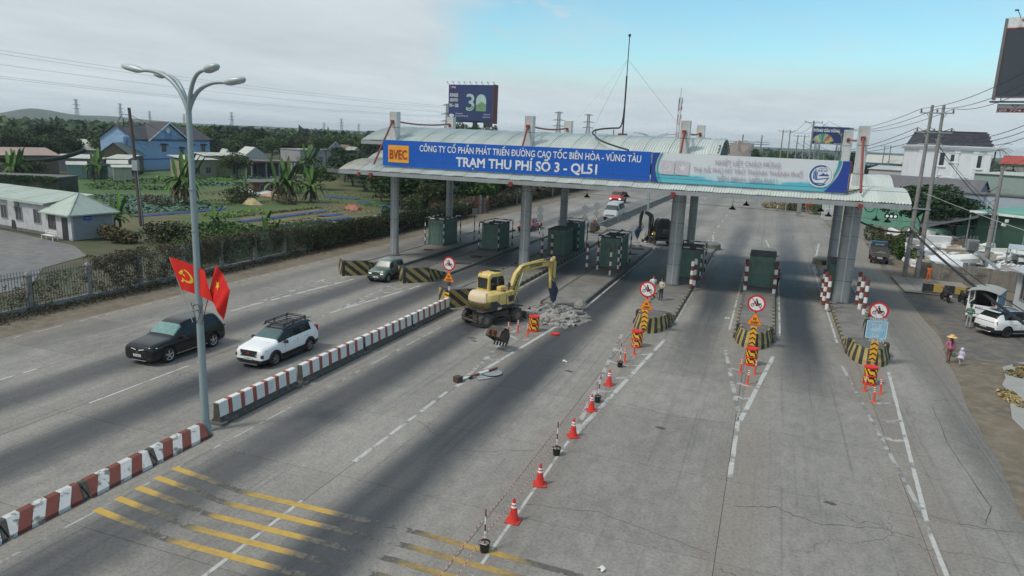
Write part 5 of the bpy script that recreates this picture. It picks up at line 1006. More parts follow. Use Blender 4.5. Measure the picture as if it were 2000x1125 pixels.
mk('yellow_panel',MB().prism([(.3,1.25),(1.0,1.25),(1.08,1.6),(.3,1.6)],-.99,-.97,'y'),M('dull_yellow',(.3,.22,.04),.6),S2); mk('front_panel',MB().box(1.09,1.12,-.0,.8,1.25,1.6),M('dull_yellow',(0,0,0)),S2); mk('work_lamp',MB().lathe([(.05,0),(.05,.03)],(1.13,.05,1.3),10,axis='x'),M('lit_worklamp',(.9,.9,.8),.3,emit=1.5),S2); mk('open_window',MB().bar((.4,-.4,2.9),(1.2,-.55,2.85),.03).bar((1.2,-.55,2.85),(1.2,-.55,2.0),.04).bar((1.2,-.55,2.0),(.5,-.4,1.95),.03),M('bar_grey',(0,0,0)),S2)
# ================================================================ lamp post with flags
t=thing('street_lamp','tall grey double armed street lamp with red flags, standing at the median end','street lamp',(-19.4,19.9,0))
lg=M('lamp_grey',(.30,.36,.37),.5,.3,var=.1,dirt=(.22,.25,.26,.5),dsc=2)
mk('pole',MB().tube([(0,0,0),(0,0,4.8),(0,0,12.1)],[.155,.125,.095],14),lg,t,smooth=50); mk('base_plate',MB().box(-.25,.25,-.25,.25,0,.03).lathe([(.2,.03),(.17,.35)],n=14),lg,t); mk('pole_joint',MB().lathe([(.135,7.7),(.135,7.75)],n=14).lathe([(.14,9.2),(.14,9.26)],n=14),steel,t)
def arm(dx,dy,z1,reach,hl):
    p=[(0,0,11.9)]+[tuple(v) for v in bez((0,0,11.9),(dx*reach*.22,dy*reach*.22,z1+.05),(dx*reach,dy*reach,z1),10)][1:]
    mk('arm',MB().tube(p,[.085-.003*i for i in range(len(p))],10),lg,t,smooth=50); e=Vector(p[-1]); d=Vector((dx,dy,.16)).normalized(); s=Vector((-d.y,d.x,0)).normalized(); u=d.cross(s)*-1
    rings=[]
    for k,w_,h_ in ((-.05,.06,.05),(.12,.13,.10),(.35,.19,.14),(.75,.19,.13),(1.0,.14,.09),(1.08,.05,.03)):
        c=e+d*k*hl; rings.append([c+s*w_*math.cos(a)+Vector((0,0,1))*h_*math.sin(a) for a in [2*PI*i/12 for i in range(12)]])
    mk('luminaire',MB().loft(rings,0,True),M('luminaire_grey',(.42,.46,.47),.45,.2,var=.08),t,smooth=50); c=e+d*.62*hl; mk('luminaire_glass',MB().loft([[c+d*a*hl*.3+s*b*.12+Vector((0,0,-.10 if k else -.07)) for a,b in ((-1,-1),(1,-1),(1,1),(-1,1))] for k in (0,1)],0,True),M('lens_clear',(.5,.52,.52),.2),t)
arm(-.98,.12,13.32,2.35,.98); arm(-.93,.42,13.2,2.05,.7); arm(.93,-.3,13.28,1.25,.72); arm(.98,.2,12.95,1.4,.72)
mk('flag_bracket',MB().tube([(.12*math.cos(a)*1.3,-.12,4.9+.12*math.sin(a)) for a in [R(k*30) for k in range(13)]],.014,5).tube([(-.28,-.1,5.05),(0,-.16,4.3),(.28,-.1,5.05)],.014,5).tube([(-.3,-.1,4.95),(.3,-.1,4.95)],.014,5).tube([(-.24,-.1,4.72),(.24,-.1,4.72)],.012,5),M('bracket_bronze',(.10,.07,.05),.7),t)
fr=M('flag_red',(.62,.012,.008),.75,var=.1); fy_=M('flag_gold',(.75,.5,.03),.7)
def flag(label,top,foot,length,hoist,fly,star_):
    f=thing('flag',label,'flag',foot,0,'red flags on the street lamp'); T=Vector(top)-Vector(foot)
    mk('staff',MB().tube([(0,0,0),T],.016,6),M('staff_grey',(.35,.35,.35),.5) if not star_ else redbr,f)
    n,m=14,9; v=[]; up_=T.normalized(); fly=Vector(fly)
    def P(u,w_,off=0):
        p=T-up_*hoist*w_+fly*u*(1-.1*w_)+Vector((0,0,-.16*u*u*(1.2 if star_ else .9))); ripple=.09*math.sin(u*7+w_*1.6+(2 if star_ else 0))*u**.6+.03*math.sin(u*14+w_*4); return p+Vector((.25*ripple,-ripple-off,ripple*.5))
    q=MB(); q.add([P(i/n,j/m) for j in range(m+1) for i in range(n+1)],[(j*(n+1)+i,j*(n+1)+i+1,(j+1)*(n+1)+i+1,(j+1)*(n+1)+i) for j in range(m) for i in range(n)]); mk('cloth',q,fr,f,smooth=80,fix=False)
    if not star_:
        q=MB(); mb=MB(); sickle(mb,.0,.0,.36,0)
        q.add([P(.33+x*.52,.48-z*.6,.012) for x,y,z in mb.v],mb.f); mk('emblem_print',q,fy_,f,fix=False)
    else: q=MB(); q.add([P(.3+x*.6,.45-z*.6,.012) for x,z in star(0,0,.25,0)],[tuple(range(10))]); mk('star_print',q,fy_,f,fix=False)
    return f
flag('large red flag with yellow hammer and sickle blown across the lamp pole',(-20.53,19.75,6.68),(-19.62,19.78,4.3),0,1.25,(1.62,.05,-.22),False)
flag('smaller drooping red flag on the lamp pole away from the emblem flag',(-18.42,19.8,6.6),(-19.2,19.78,4.3),0,1.25,(.62,.0,-.72),True)
# ================================================================ barriers
bw=M('barrier_white',(.68,.67,.64),.7,var=.05,dirt=(.3,.28,.25,.6),dsc=3,dth=(.56,.75)); bd_=M('barrier_base',(.065,.062,.055),.95,var=.35,vs=5,dirt=(.16,.15,.13,.6),dsc=4,bump=.01)
def jersey(label,x,y0,y1,k,seed):
    """stepped concrete median barrier; painted bands are separate shallow blocks round the upper wall"""
    t=thing('median_barrier',label,'barrier',(x,y0,0),0,'red and white median barriers'); L=y1-y0; r=random.Random(seed)
    prof=[(-.30,0),(-.30,.08),(-.15,.26),(-.11,.88),(.11,.88),(.15,.26),(.30,.08),(.30,0)]
    rings=[]
    for i in range(13): y=L*i/12; rings.append([(px+r.uniform(-.012,.012)*(pz<.4),y,pz+(r.uniform(-.01,.01) if 0<pz<.2 else 0)) for px,pz in prof])
    mk('barrier_body',MB().loft(rings,0,True),bd_,t); n=13; ws=[]; tot=0
    for i in range(n): w_=.60 if i%2==0 else .28; ws.append(w_); tot+=w_
    y=.03
    for i,w_ in enumerate(ws):
        l=w_/tot*(L-.06); zb=.31-(.03 if i%2 else 0)+r.uniform(-.02,.02)
        mk('painted_band',MB().prism([(-.16,zb),(-.125,.89),(-.1,.91),(.1,.91),(.125,.89),(.16,zb)],y,y+l-.004,'y'),bw if i%2==0 else M('band_red',(.33,.085,.055),.75,var=.2,dirt=(.14,.08,.06,.5),dsc=4),t); y+=l
    mk('barrier_foot',MB().box(-.36,.36,-.08,.22,0,.12).box(-.36,.36,L-.22,L+.08,0,.12),concd,t)
for i,(y0,y1,lb) in enumerate(((20.5,25.35,'red and white median barrier right beside the street lamp'),(25.75,30.95,'red and white median barrier level with the white people carrier'),(31.15,36.3,'red and white median barrier, third from the street lamp'),(36.5,41.6,'red and white median barrier ending at the striped wedge under the road sign'))): jersey(lb,-19.42,y0,y1,0,i)
lr=M('kerb_band_red',(.17,.045,.032),.8,var=.25,vs=4,dirt=(.07,.06,.055,.7),dsc=4); lwm=M('kerb_band_white',(.52,.52,.50),.8,var=.1,vs=4,dirt=(.10,.10,.09,.85),dsc=3.5,dth=(.53,.62))
def lowbar(label,x,y0,y1,seed):
    t=thing('low_barrier',label,'barrier',(x,y0,0),0,'low sloped red and white kerb barriers'); r=random.Random(seed); L=y1-y0; n=6
    mk('barrier_core',MB().prism([(-.34,0),(-.2,.415),(.0,.415),(.40,.10),(.40,0)],.02,L-.02,'y'),bd_,t)
    for i in range(n):
        a=L*i/n; b=L*(i+1)/n-.006; sk_=.16
        j=lambda:r.uniform(-.02,.02); v=[]
        for yy in (a,b):
            v+=[(-.36,yy+.1,.02),(-.215,yy+.22+j(),.43),(.0,yy+.2+j(),.43),(.42,yy-.2+j(),.12),(.415,yy-.2,.0)]
        v=[(p[0],min(max(p[1],0),L),p[2]) for p in v]; mk('painted_band',MB().add(v,[(k,k+1,k+6,k+5) for k in range(4)]+[(0,1,2,3,4),(9,8,7,6,5)]),(lwm,lr)[(i+seed)%2],t)
for i,(a,b,lb) in enumerate(((17.05,19.6,'low red and white kerb barrier touching the street lamp foot'),(14.45,17.0,'low red and white kerb barrier, second from the street lamp'),(11.95,14.4,'low red and white kerb barrier, third from the street lamp'),(9.3,11.9,'low red and white kerb barrier at the picture corner'))): lowbar(lb,-19.2+(.02 if i%2 else 0),a,b,i)
# far concrete median
def fmed(x,y0,y1,lb,i):
    t=thing('concrete_median',lb,'concrete barrier',(x,y0,0),0,'grey concrete median blocks beyond the toll gates'); L=y1-y0
    mk('median_body',MB().prism([(-.3,0),(-.3,.1),(-.13,.35),(-.1,.85),(.1,.85),(.13,.35),(.3,.1),(.3,0)],.03,L-.03,'y'),M('median_grey',(.16,.155,.145),.9,var=.25,vs=1.2,dirt=(.3,.29,.26,.6),dsc=1.5,dth=(.5,.62),rand=.12),t)
    if i in (2,): [mk('median_stripe',MB().prism([(-.135,.36),(-.105,.855),(.105,.855),(.135,.36)],k*.8+.4,k*.8+.75,'y'),yellp,t) for k in range(5)]
    return t
ym=[92.5]; 
for i in range(16): ym.append(ym[-1]+4.6)
ordw=['first','second','third','fourth','fifth','sixth','seventh','eighth','ninth','tenth','eleventh','twelfth','thirteenth','fourteenth','fifteenth','sixteenth']
for i in range(16): fmed(-20.9+.05*i,ym[i],ym[i+1],'grey concrete median block, %s counted from the toll gates'%ordw[i],i)
o=tag(mk('median_end_block',MB().prism([(-1.1,0),(-1.1,.25),(-.3,.5),(.5,.55),(1.1,.3),(1.1,0)],0,2.6,'y'),M('end_concrete',(.30,.26,.2),.9,var=.2,dirt=(.15,.14,.12,.6)),None,(-20.6,88.5,.0)),'dusty sloped concrete block ending the grey median','concrete block')
mk('stripe_face',MB().add([(-.9,-.01,.05),(-.45,-.01,.05),(-.6,-.01,.38),(-.9,-.01,.28)],[(0,1,2,3)]).add([(.1,-.01,.05),(.5,-.01,.05),(.5,-.01,.5),(.1,-.01,.5)],[(0,1,2,3)]),yellp,o)
# ================================================================ road signs
def disc(q,y,r,n=36,mi=0,cx=0,cz=0): q.add([(cx+r*math.cos(2*PI*k/n),y,cz+r*math.sin(2*PI*k/n)) for k in range(n)],[tuple(range(n))],mi)
sr=M('sign_red',(.52,.015,.02),.4,var=.05); sw_=M('sign_white',(.68,.69,.68),.4,var=.04); so_=M('sign_orange',(.80,.28,.015),.4,var=.04); sk2=M('sign_black',(.012,.012,.012),.5); sg=M('sign_back',(.33,.35,.36),.45,.4,var=.08)
def nomoto(parent,z,r=.5,y=-.09):
    """round red ring, white field, motorcycle with rider, red slash"""
    o=mk('sign_disc',MB().lathe([(r,y-.012),(r,y+.012)],(0,0,z),40,axis='y'),[sr],parent)
    q=MB(); disc(q,y-.016,r*.8,36,0,0,z); mk('sign_field',q,sw_,o)
    q=MB(); s=r
    for cx in (-.42,.40):
        ring(q,cx*s,z-.2*s,.13*s,.20*s,y-.021)
    for a,b,w_ in (((-.42,-.2),(-.2,.18),.05),((-.25,.1),(.0,-.1),.12),((-.1,-.2),(.25,-.18),.18),((.0,-.02),(.5,.0),.14),((.25,-.05),(.40,-.2),.07),((-.28,.15),(-.12,.22),.05),
        ((.12,.05),(-.0,.38),.17),((-.02,.32),(-.22,.14),.07),((.1,.02),(-.06,-.12),.1)):
        q.bar((a[0]*s,y-.021,z+a[1]*s),(b[0]*s,y-.021,z+b[1]*s),.002,w_*s)
    disc(q,y-.022,.09*s,14,0,-.05*s,z+.47*s); mk('motorcycle_symbol',q,sk2,o)
    q=MB(); q.bar((-.58*s,y-.026,z+.58*s),(.58*s,y-.026,z-.58*s),.002,.09*s); mk('slash_bar',q,sr,o); return o
def tri(parent,z,r=.45,y=-.09):
    P=[(0,z+r),(-r*.95,z-r*.62),(r*.95,z-r*.62)]; o=mk('warning_triangle',MB().prism([(x,zz) for x,zz in P],y-.01,y+.01,'y'),M('sign_red_orange',(.62,.09,.02),.4),parent)
    q=MB(); q.add([(x*.86,y-.014,(zz-z)*.86+z) for x,zz in P],[(0,1,2)]); mk('triangle_field',q,so_,o)
    text('sign_lettering','ĐI',.2,sk2,o,(0,y-.02,z+.08),FRONT,.002,.006,.17); text('sign_lettering','CHẬM',.2,sk2,o,(0,y-.02,z-.14),FRONT,.002,.006,.42); return o
def chevboard(parent,z0,z1,w_=.36,y=-.16,lean=.0,diag=False):
    o=mk('chevron_board',MB().box(-w_/2,w_/2,y-.01,y+.01,z0,z1),M('board_amber',(.75,.36,.03),.45,var=.06),parent); n=int((z1-z0)/.24)
    q=MB()
    for k in range(n):
        z=z0+.02+k*(z1-z0)/n; h=.085
        if diag: q.add([(-w_/2+.01,y-.014,z+.18),(-w_/2+.01,y-.014,z+.08),(w_/2-.01,y-.014,z-.0),(w_/2-.01,y-.014,z+.10)],[(0,1,2,3)])
        else: q.add([(-w_/2+.01,y-.014,z),(0,y-.014,z+.13),(w_/2-.01,y-.014,z),(w_/2-.01,y-.014,z+h),(0,y-.014,z+.13+h),(-w_/2+.01,y-.014,z+h)],[(0,1,4,5),(1,2,3,4)])
    mk('chevron_print',q,sk2,o); return o
def signpost(name,label,x,y,h,z0,yaw=0,kind='tri',scale=1,cat='road sign',chev=True,z=0):
    t=thing(name,label,cat,(x,y,z),yaw,'no motorcycle signs on the island noses')
    q=MB(); pipe_stripes(q,[(0,0,.0),(0,0,h-.5)],.05,.42,1,0,10); mk('post',q,[white,redbr],t); mk('post_top',MB().tube([(0,0,h-.5),(0,0,h+.35)],.035,8),steel,t)
    nomoto(t,h,.5*scale)
    if kind=='tri': tri(t,h-.98*scale,.47*scale)
    mk('bracket',MB().box(-.09,.09,-.1,.02,h-1.42*scale-.14,h-1.42*scale),dsteel,t)
    if chev: chevboard(t,z0,z0+1.15,.36,-.30 if z0<.5 else -.2,diag=(x<-15))
    return t
s1=signpost('road_sign','no motorcycle sign with slow triangle beside the yellow excavator',-19.45,41.9,3.15,.1,R(-8),scale=.95)
s2=signpost('road_sign','no motorcycle sign with slow triangle in front of the two men',-6.4,42.6,2.75,.35,R(-4)); 
s3=signpost('road_sign','no motorcycle sign with slow triangle before the lone green booth',-.05,42.0,2.75,.3,R(-2)); 
s4=signpost('road_sign','no motorcycle sign above a square blue notice on the outer island',6.2,41.9,3.1,.3,R(4),kind='sq')
o=mk('blue_notice',MB().box(-.49,.55,-.107,-.08,1.56,2.54),M('notice_blue',(.18,.46,.66),.4,var=.06),s4); mk('notice_border',MB().box(-.49,.55,-.112,-.108,2.5,2.53).box(-.49,.55,-.112,-.108,1.57,1.6).box(-.49,-.46,-.112,-.108,1.57,2.53).box(.52,.55,-.112,-.108,1.57,2.53),sw_,o)
for k,(s,w_) in enumerate((('LÀN ĐƯỜNG DÀNH CHO',.9),('XE GẮN MÁY',.5),('VÀ XE THÔ SƠ',.66))): text('notice_lettering',s,.15,M('notice_print',(.42,.58,.68),.4),o,(.03,-.118,2.38-k*.3),FRONT,.002,.004,w_,height=.13/.11*.09/.1)
mk('notice_arrow',MB().box(-.2,.22,-.116,-.110,1.655,1.69),sw_,o)
# signs seen from behind on the far side of the gates
def backsign(label,x,y,h,kind,r=.42):
    t=thing('road_sign',label,'road sign',(x,y,.2),R(175),'signs facing away behind the toll gates'); q=MB(); pipe_stripes(q,[(0,0,0),(0,0,h+.1)],.05,.4,0,1,8); mk('post',q,[blackp,white],t)
    if kind!='sq': mk('sign_disc',MB().lathe([(r,.03),(r,.05)],(0,0,h),32,axis='y'),sg,t)
    if kind=='disc+sq': mk('sign_plate',MB().box(-.38,.38,.03,.05,h-1.35,h-.5),sg,t)
    if kind=='disc+tri': mk('sign_triangle',MB().prism([(0,h-.45),(-.42,h-1.2),(.42,h-1.2)],.03,.05,'y'),sg,t)
    if kind=='sq': mk('sign_plate',MB().box(-.32,.32,.03,.05,h-.35,h+.35),sg,t)
    return t
backsign('round and square sign backs on one post behind the second booth',-25.6,80.5,3.0,'disc+sq'); backsign('round and triangular sign backs near the red pickup',-20.6,82.5,3.3,'disc+tri',.44); backsign('round and triangular sign backs beside the silver van at the median end',-20.7,89,3.2,'disc+tri',.44)
tag(mk('sign_plate_grey',MB().box(-.3,.3,-.02,.02,0,.75),sg,None,(-30.6,72.15,2.9)),'small grey square plate at the top of the lone thin post','sign plate')
# fallen sign on the road
t=thing('fallen_sign','knocked over road sign lying face down on the lane line','road sign',(-12.95,29.3,0),math.atan2(2.2,.95))
q=MB(); pipe_stripes(q,[(0,0,.08),(2.55,0,.14)],.055,.62,1,0,10); mk('post',q,[redbr,white],t); mk('footing',MB().box(-.28,.06,-.17,.17,0,.3),M('footing_brown',(.08,.05,.04),.9,var=.3),t,bevel=.02)
mk('sign_disc',MB().lathe([(.52,0.),(.52,.02)],(2.0,-.16,.05),36),sg,t); mk('sign_triangle',MB().prism([(.75,.6*0-.5),(1.5,-.72),(1.25,.25)],.02,.045,'z'),sg,t); mk('clamp',MB().box(.55,.75,-.12,.12,.03,.13),blackp,t)
# ================================================================ barrels, delineators, cones, bucket poles, tape
def barrel(label,x,y,rz=0):
    t=thing('crash_barrel',label,'crash barrel',(x,y,0),rz,'red crash barrels with black and yellow hatching')
    def ov(rx,ry,z): return [(rx*math.cos(a)+(.08 if math.cos(a)>0 else -.08),ry*math.sin(a),z) for a in [2*PI*k/28 for k in range(28)]]
    mk('barrel_body',MB().loft([ov(.24,.30,0),ov(.25,.31,.08),ov(.23,.29,.12),ov(.23,.29,.44),ov(.245,.305,.46),ov(.245,.305,.50),ov(.23,.29,.52),ov(.23,.29,.86),ov(.25,.31,.88),ov(.25,.31,.95),ov(.16,.2,.97),ov(.14,.18,.93)],0,True),redpl,t,smooth=35)
    for z0,z1 in ((.13,.43),(.53,.85)):
        ye_=MB(); bk_=MB(); m=30
        for k in range(m):
            a0=R(180+180*k/m);a1=R(180+180*(k+1)/m)
            for jj in range(6):
                za=z0+(z1-z0)*jj/6; zb_=z0+(z1-z0)*(jj+1)/6; f=lambda a,z:(.236*math.cos(a)+(.08 if math.cos(a)>0 else -.08),.296*math.sin(a),z)
                c=(k*1.0+jj*1.25)%8<4; (ye_ if c else bk_).add([f(a0,za),f(a1,za),f(a1,zb_),f(a0,zb_)],[(0,1,2,3)])
        mk('hatch_band',ye_,yelr,t); mk('hatch_band',bk_,sk2,t)
    return t
barrel('crash barrel standing in front of the concrete rubble',-12.65,39.6,.2); barrel('crash barrel with red and white tape tied to it',-6.3,39.3); barrel('crash barrel before the lone booth island nose',0,38.8); barrel('crash barrel below the blue notice',5.75,38.3)
post=thing('delineator_post','','delineator post',(0,0,0),0,'orange flexible delineator posts')
mk('post_body',MB().lathe([(.12,0),(.12,.03),(.05,.05),(.045,.1),(.042,.78),(.02,.8)],n=14),orange,post,smooth=35)
for z in (.5,.6,.7): mk('reflective_ring',MB().lathe([(.046,z),(.046,z+.045)],n=14,cap=False),refl,post)
for i,(x,y,tl,lb) in enumerate(((-12.6,38.3,0,'orange post nearest the rubble barrel, on its road side'),(-13.4,38.8,0,'orange post between excavator wheel and rubble barrel'),(-13.75,38.1,0,'faded orange post half hidden by the loose excavator bucket'),(-6.35,36.1,0,'orange post wrapped with tape beside the black bucket'),(-6.1,37.6,.1,'orange post just below the taped crash barrel'),(-.45,37.1,.08,'lane side post of the trio before the lone booth'),(.25,37.2,.05,'outer post of the trio before the lone booth'),(-.05,35.3,.06,'front post of the trio before the lone booth'),(5.4,37,0,'orange post touching the barrel below the blue notice'),(6.1,36.9,.06,'orange post behind the front one below the blue notice'),(5.65,35.5,.08,'front orange post below the blue notice'))):
    o=post if i==0 else copytree(post); o.location=(x,y,0); o.rotation_euler=(0,tl,i); o['label']=lb
cone=thing('traffic_cone','','traffic cone',(0,0,0),0,'orange traffic cones along the rope line')
mk('cone_body',MB().lathe([(.17,.04),(.155,.08),(.03,.76),(.0,.77)],n=22,cap=False),redpl,cone,smooth=35); mk('cone_base',MB().box(-.23,.23,-.23,.23,0,.045),M('cone_base_red',(.45,.04,.025),.6,var=.15),cone,bevel=.015)
for z,r_ in ((.50,.087),(.60,.068)): mk('cone_band',MB().lathe([(r_+.004,z-.03),(r_-.006,z+.03)],n=22,cap=False),refl,cone)
for i,(x,y,lb) in enumerate(((-6.3,18.6,'traffic cone next to the nearest black bucket'),(-6.28,21.15,'traffic cone second along the tape from the camera'),(-6.3,25.5,'traffic cone third along the tape, past the middle bucket'),(-6.3,28.5,'traffic cone standing against a bucket pole'),(-6.32,32.1,'traffic cone farthest along the tape, before the last bucket'))):
    o=cone if i==0 else copytree(cone); o.location=(x,y,0); o.rotation_euler=(0,0,.3*i); o['label']=lb
bucket=thing('bucket_pole','','pole in bucket',(0,0,0),0,'striped poles set in black buckets')
mk('bucket',MB().lathe([(.12,0),(.155,.28),(.165,.28),(.165,.30),(.145,.30),(.14,.24)],n=20),M('black_plastic',(.012,.013,.012),.45),bucket,smooth=35); mk('cement_fill',MB().lathe([(.142,.24),(.142,.25)],n=18),conc,bucket); q=MB(); pipe_stripes(q,[(0,0,.2),(0,0,1.3)],.024,.23,0,1,8); mk('pole',q,[redbr,white],bucket); mk('bucket_handle',MB().tube([(-.16,0,.28),(-.1,-.14,.3),(.1,-.14,.3),(.16,0,.28)],.008,4),steel,bucket)
BK=[(-6.5,16.75,'striped pole in black bucket nearest the camera'),(-6.42,23.6,'striped pole in black bucket between second and third cones'),(-6.3,29.6,'striped pole in black bucket leaning behind a cone'),(-6.4,35.1,'striped pole in black bucket by the taped orange post')]
for i,(x,y,lb) in enumerate(BK): o=bucket if i==0 else copytree(bucket); o.location=(x,y,0); o.rotation_euler=(0,.09 if i==2 else .0,.4*i); o['label']=lb
def tape(pts,label,sg_=.12):
    t=thing('barrier_tape',label,'barrier tape',pts[0],0,'red and white barrier tapes'); o0=Vector(pts[0]); qs=[MB(),MB()]; k=0
    for a,b in zip(pts,pts[1:]):
        s=sag(a,b,sg_,max(8,int((Vector(b)-Vector(a)).length/.11)))
        for i in range(len(s)-1): qs[k%2].bar(s[i]-o0,s[i+1]-o0,.006,.032); k+=1
    tag(mk('red_band',qs[0],M('tape_red',(.62,.06,.08),.5),t),kind='stuff'); tag(mk('white_band',qs[1],M('tape_white',(.72,.65,.66),.5),t),kind='stuff'); return t
tape([(-6.6,9,1.05),(-6.5,16.75,1.1),(-6.42,23.6,1.1),(-6.2,29.6,1.1),(-6.4,35.1,1.12),(-6.4,42.3,2.1)],'upper red and white tape running past the buckets to the sign')
tape([(-6.35,9,.62),(-6.45,16.75,.62),(-6.37,23.6,.6),(-6.25,29.6,.62),(-6.35,36.1,.72),(-6.1,37.6,.75),(-6.2,39.0,.8)],'lower red and white tape running past the cones to the barrel')
# ================================================================ rubble
rm=[M('rubble_light',(.30,.285,.265),.95,var=.15,vs=3),M('rubble_mid',(.24,.23,.21),.95,var=.2,vs=3),M('rubble_dark',(.12,.115,.105),.95,var=.3,vs=3)]
def rock(q,c,s,mi,r):
    ic=[(-.525,.851,0),(.525,.851,0),(-.525,-.851,0),(.525,-.851,0),(0,-.525,.851),(0,.525,.851),(0,-.525,-.851),(0,.525,-.851),(.851,0,-.525),(.851,0,.525),(-.851,0,-.525),(-.851,0,.525)]
    fs=[(0,11,5),(0,5,1),(0,1,7),(0,7,10),(0,10,11),(1,5,9),(5,11,4),(11,10,2),(10,7,6),(7,1,8),(3,9,4),(3,4,2),(3,2,6),(3,6,8),(3,8,9),(4,9,5),(2,4,11),(6,2,10),(8,6,7),(9,8,1)]
    m=Matrix.Rotation(r.uniform(0,6),3,'Z')@Matrix.Rotation(r.uniform(-.6,.6),3,'X'); k=[r.uniform(.55,1.3) for _ in range(12)]; sx_,sy_,sz_=s*r.uniform(.8,1.5),s*r.uniform(.6,1.1),s*r.uniform(.3,.75)
    q.add([Vector(c)+m@Vector((v[0]*sx_*k[i],v[1]*sy_*k[i],v[2]*sz_*k[i])) for i,v in enumerate(ic)],fs,mi)
def heap(label,cx,cy,rx,ry,hh,n,seed,big=0):
    r=random.Random(seed); q=MB()
    for i in range(n):
        a=r.uniform(0,2*PI); d=r.random()**.65; x=cx+rx*d*math.cos(a); y=cy+ry*d*math.sin(a); z=hh*max(0,1-d)**1.1*r.uniform(.5,1); s=(r.random()**3.2)*.26+.03; rock(q,(x,y,z+s*.15),s,r.choice([0,0,1,1,2]),r)
    # the pile's dusty core
    m=20; q.loft([[(cx+rx*k*(1+.12*math.sin(3*a+seed))*math.cos(a),cy+ry*k*math.sin(a),z) for a in [2*PI*i/m for i in range(m)]] for k,z in ((.92,-.01),(.6,hh*.35),(.25,hh*.75),(.02,hh*.85))],0,True)
    tag(mk('rubble_heap',q,rm),label,'rubble','heaps of broken concrete',kind='stuff')
heap('heap of broken concrete under the hydraulic breaker',-13.1,44.4,1.75,2.2,.5,800,3); heap('scatter of broken concrete on the lane side of the breaker',-11.9,42.9,1.2,1.9,.1,300,5); heap('heap of broken slabs before the black excavator',-13.0,79.6,2.0,1.8,.55,300,9)
r=random.Random(4)
for i,(x,y,s,lb) in enumerate(((-11.6,46.6,.55,'tilted concrete kerb slab at the broken island corner'),(-11.3,43.4,.34,'angular concrete lump at the lane edge of the rubble'),(-12.3,43.0,.42,'large pale concrete chunk in the middle of the rubble'),(-14.4,42.6,.3,'concrete lump near the excavator blade'),(-11.2,45.2,.36,'concrete lump leaning on the broken kerb'),(-11.0,41.7,.26,'loose concrete lump outermost from the heap'))):
    q=MB(); rock(q,(0,0,s*.3),s,0,r); tag(mk('concrete_chunk',q,rm[:1] if i%2 else rm[1:2],None,(x,y,.05)),lb,'concrete chunk','loose concrete chunks round the breaker')
tag(mk('dust_patch',MB().sheet([(-12.9+2.6*(1+.3*mnoise.noise((i*.7,1,0)))*math.cos(a),43.6+3.2*(1+.3*mnoise.noise((i*.7,5,0)))*math.sin(a)) for i,a in [(i,2*PI*i/60) for i in range(60)]],.0055),M('concrete_dust',(.22,.215,.2),.95,world=True,var=.12,dirt=(.14,.137,.13,1),dsc=1.3,dth=(.42,.58))),kind='structure')
0 and tag(mk('dust_on_island',MB().sheet([(-13+1.2*math.cos(a),49.3+3.2*math.sin(a)) for a in [2*PI*i/20 for i in range(20)]],.215),M('concrete_dust',(0,0,0))),kind='structure')
tag(mk('barrel_lid',MB().lathe([(.26,.0),(.28,.03),(.28,.07),(.1,.09)],n=24),redpl,None,(-11.25,39.5,0)),'round red barrel lid lying on the road beside the rubble','barrel lid')
# loose digging buckets
def digbucket(label,loc,rz,rx_=0,s=1):
    t=thing('digging_bucket',label,'excavator bucket',loc,rz,'loose excavator buckets'); t.rotation_euler=(rx_,0,rz); t.scale=(s,s,s)
    pr=[(0,.0),(-.35,.05),(-.62,.28),(-.62,.62),(-.35,.86),(-.05,.92),(.0,.86),(-.3,.8),(-.55,.58),(-.55,.3),(-.3,.12),(.0,.07)]
    bm_=M('bucket_steel',(.075,.06,.05),.7,.3,var=.35,dirt=(.16,.11,.08,.6),dsc=4); mk('bucket_shell',MB().prism(pr,-.42,.42,'x'),bm_,t)
    for x in (-.42,.40): mk('side_plate',MB().prism([(0.05,.0),(-.35,.03),(-.6,.28),(-.6,.6),(-.35,.84),(.0,.9)],x,x+.03,'x'),bm_,t)
    for k in range(5): mk('tooth',MB().obox((-.36+.18*k,.1,.03),(.07,.26,.06)),bm_,t)
    for x in (-.14,.11): mk('hanger_ear',MB().prism([(-.35,.84),(-.05,.9),(-.12,1.16),(-.3,1.16)],x,x+.04,'x'),rust,t)
    return t
digbucket('rusty digging bucket lying on the road below the yellow excavator',(-13.1,35.2,.42),R(165),R(-62),1.1); digbucket('dark digging bucket lying at the median end near the silver van',(-20.5,86.2,.3),R(80),0,1.3)
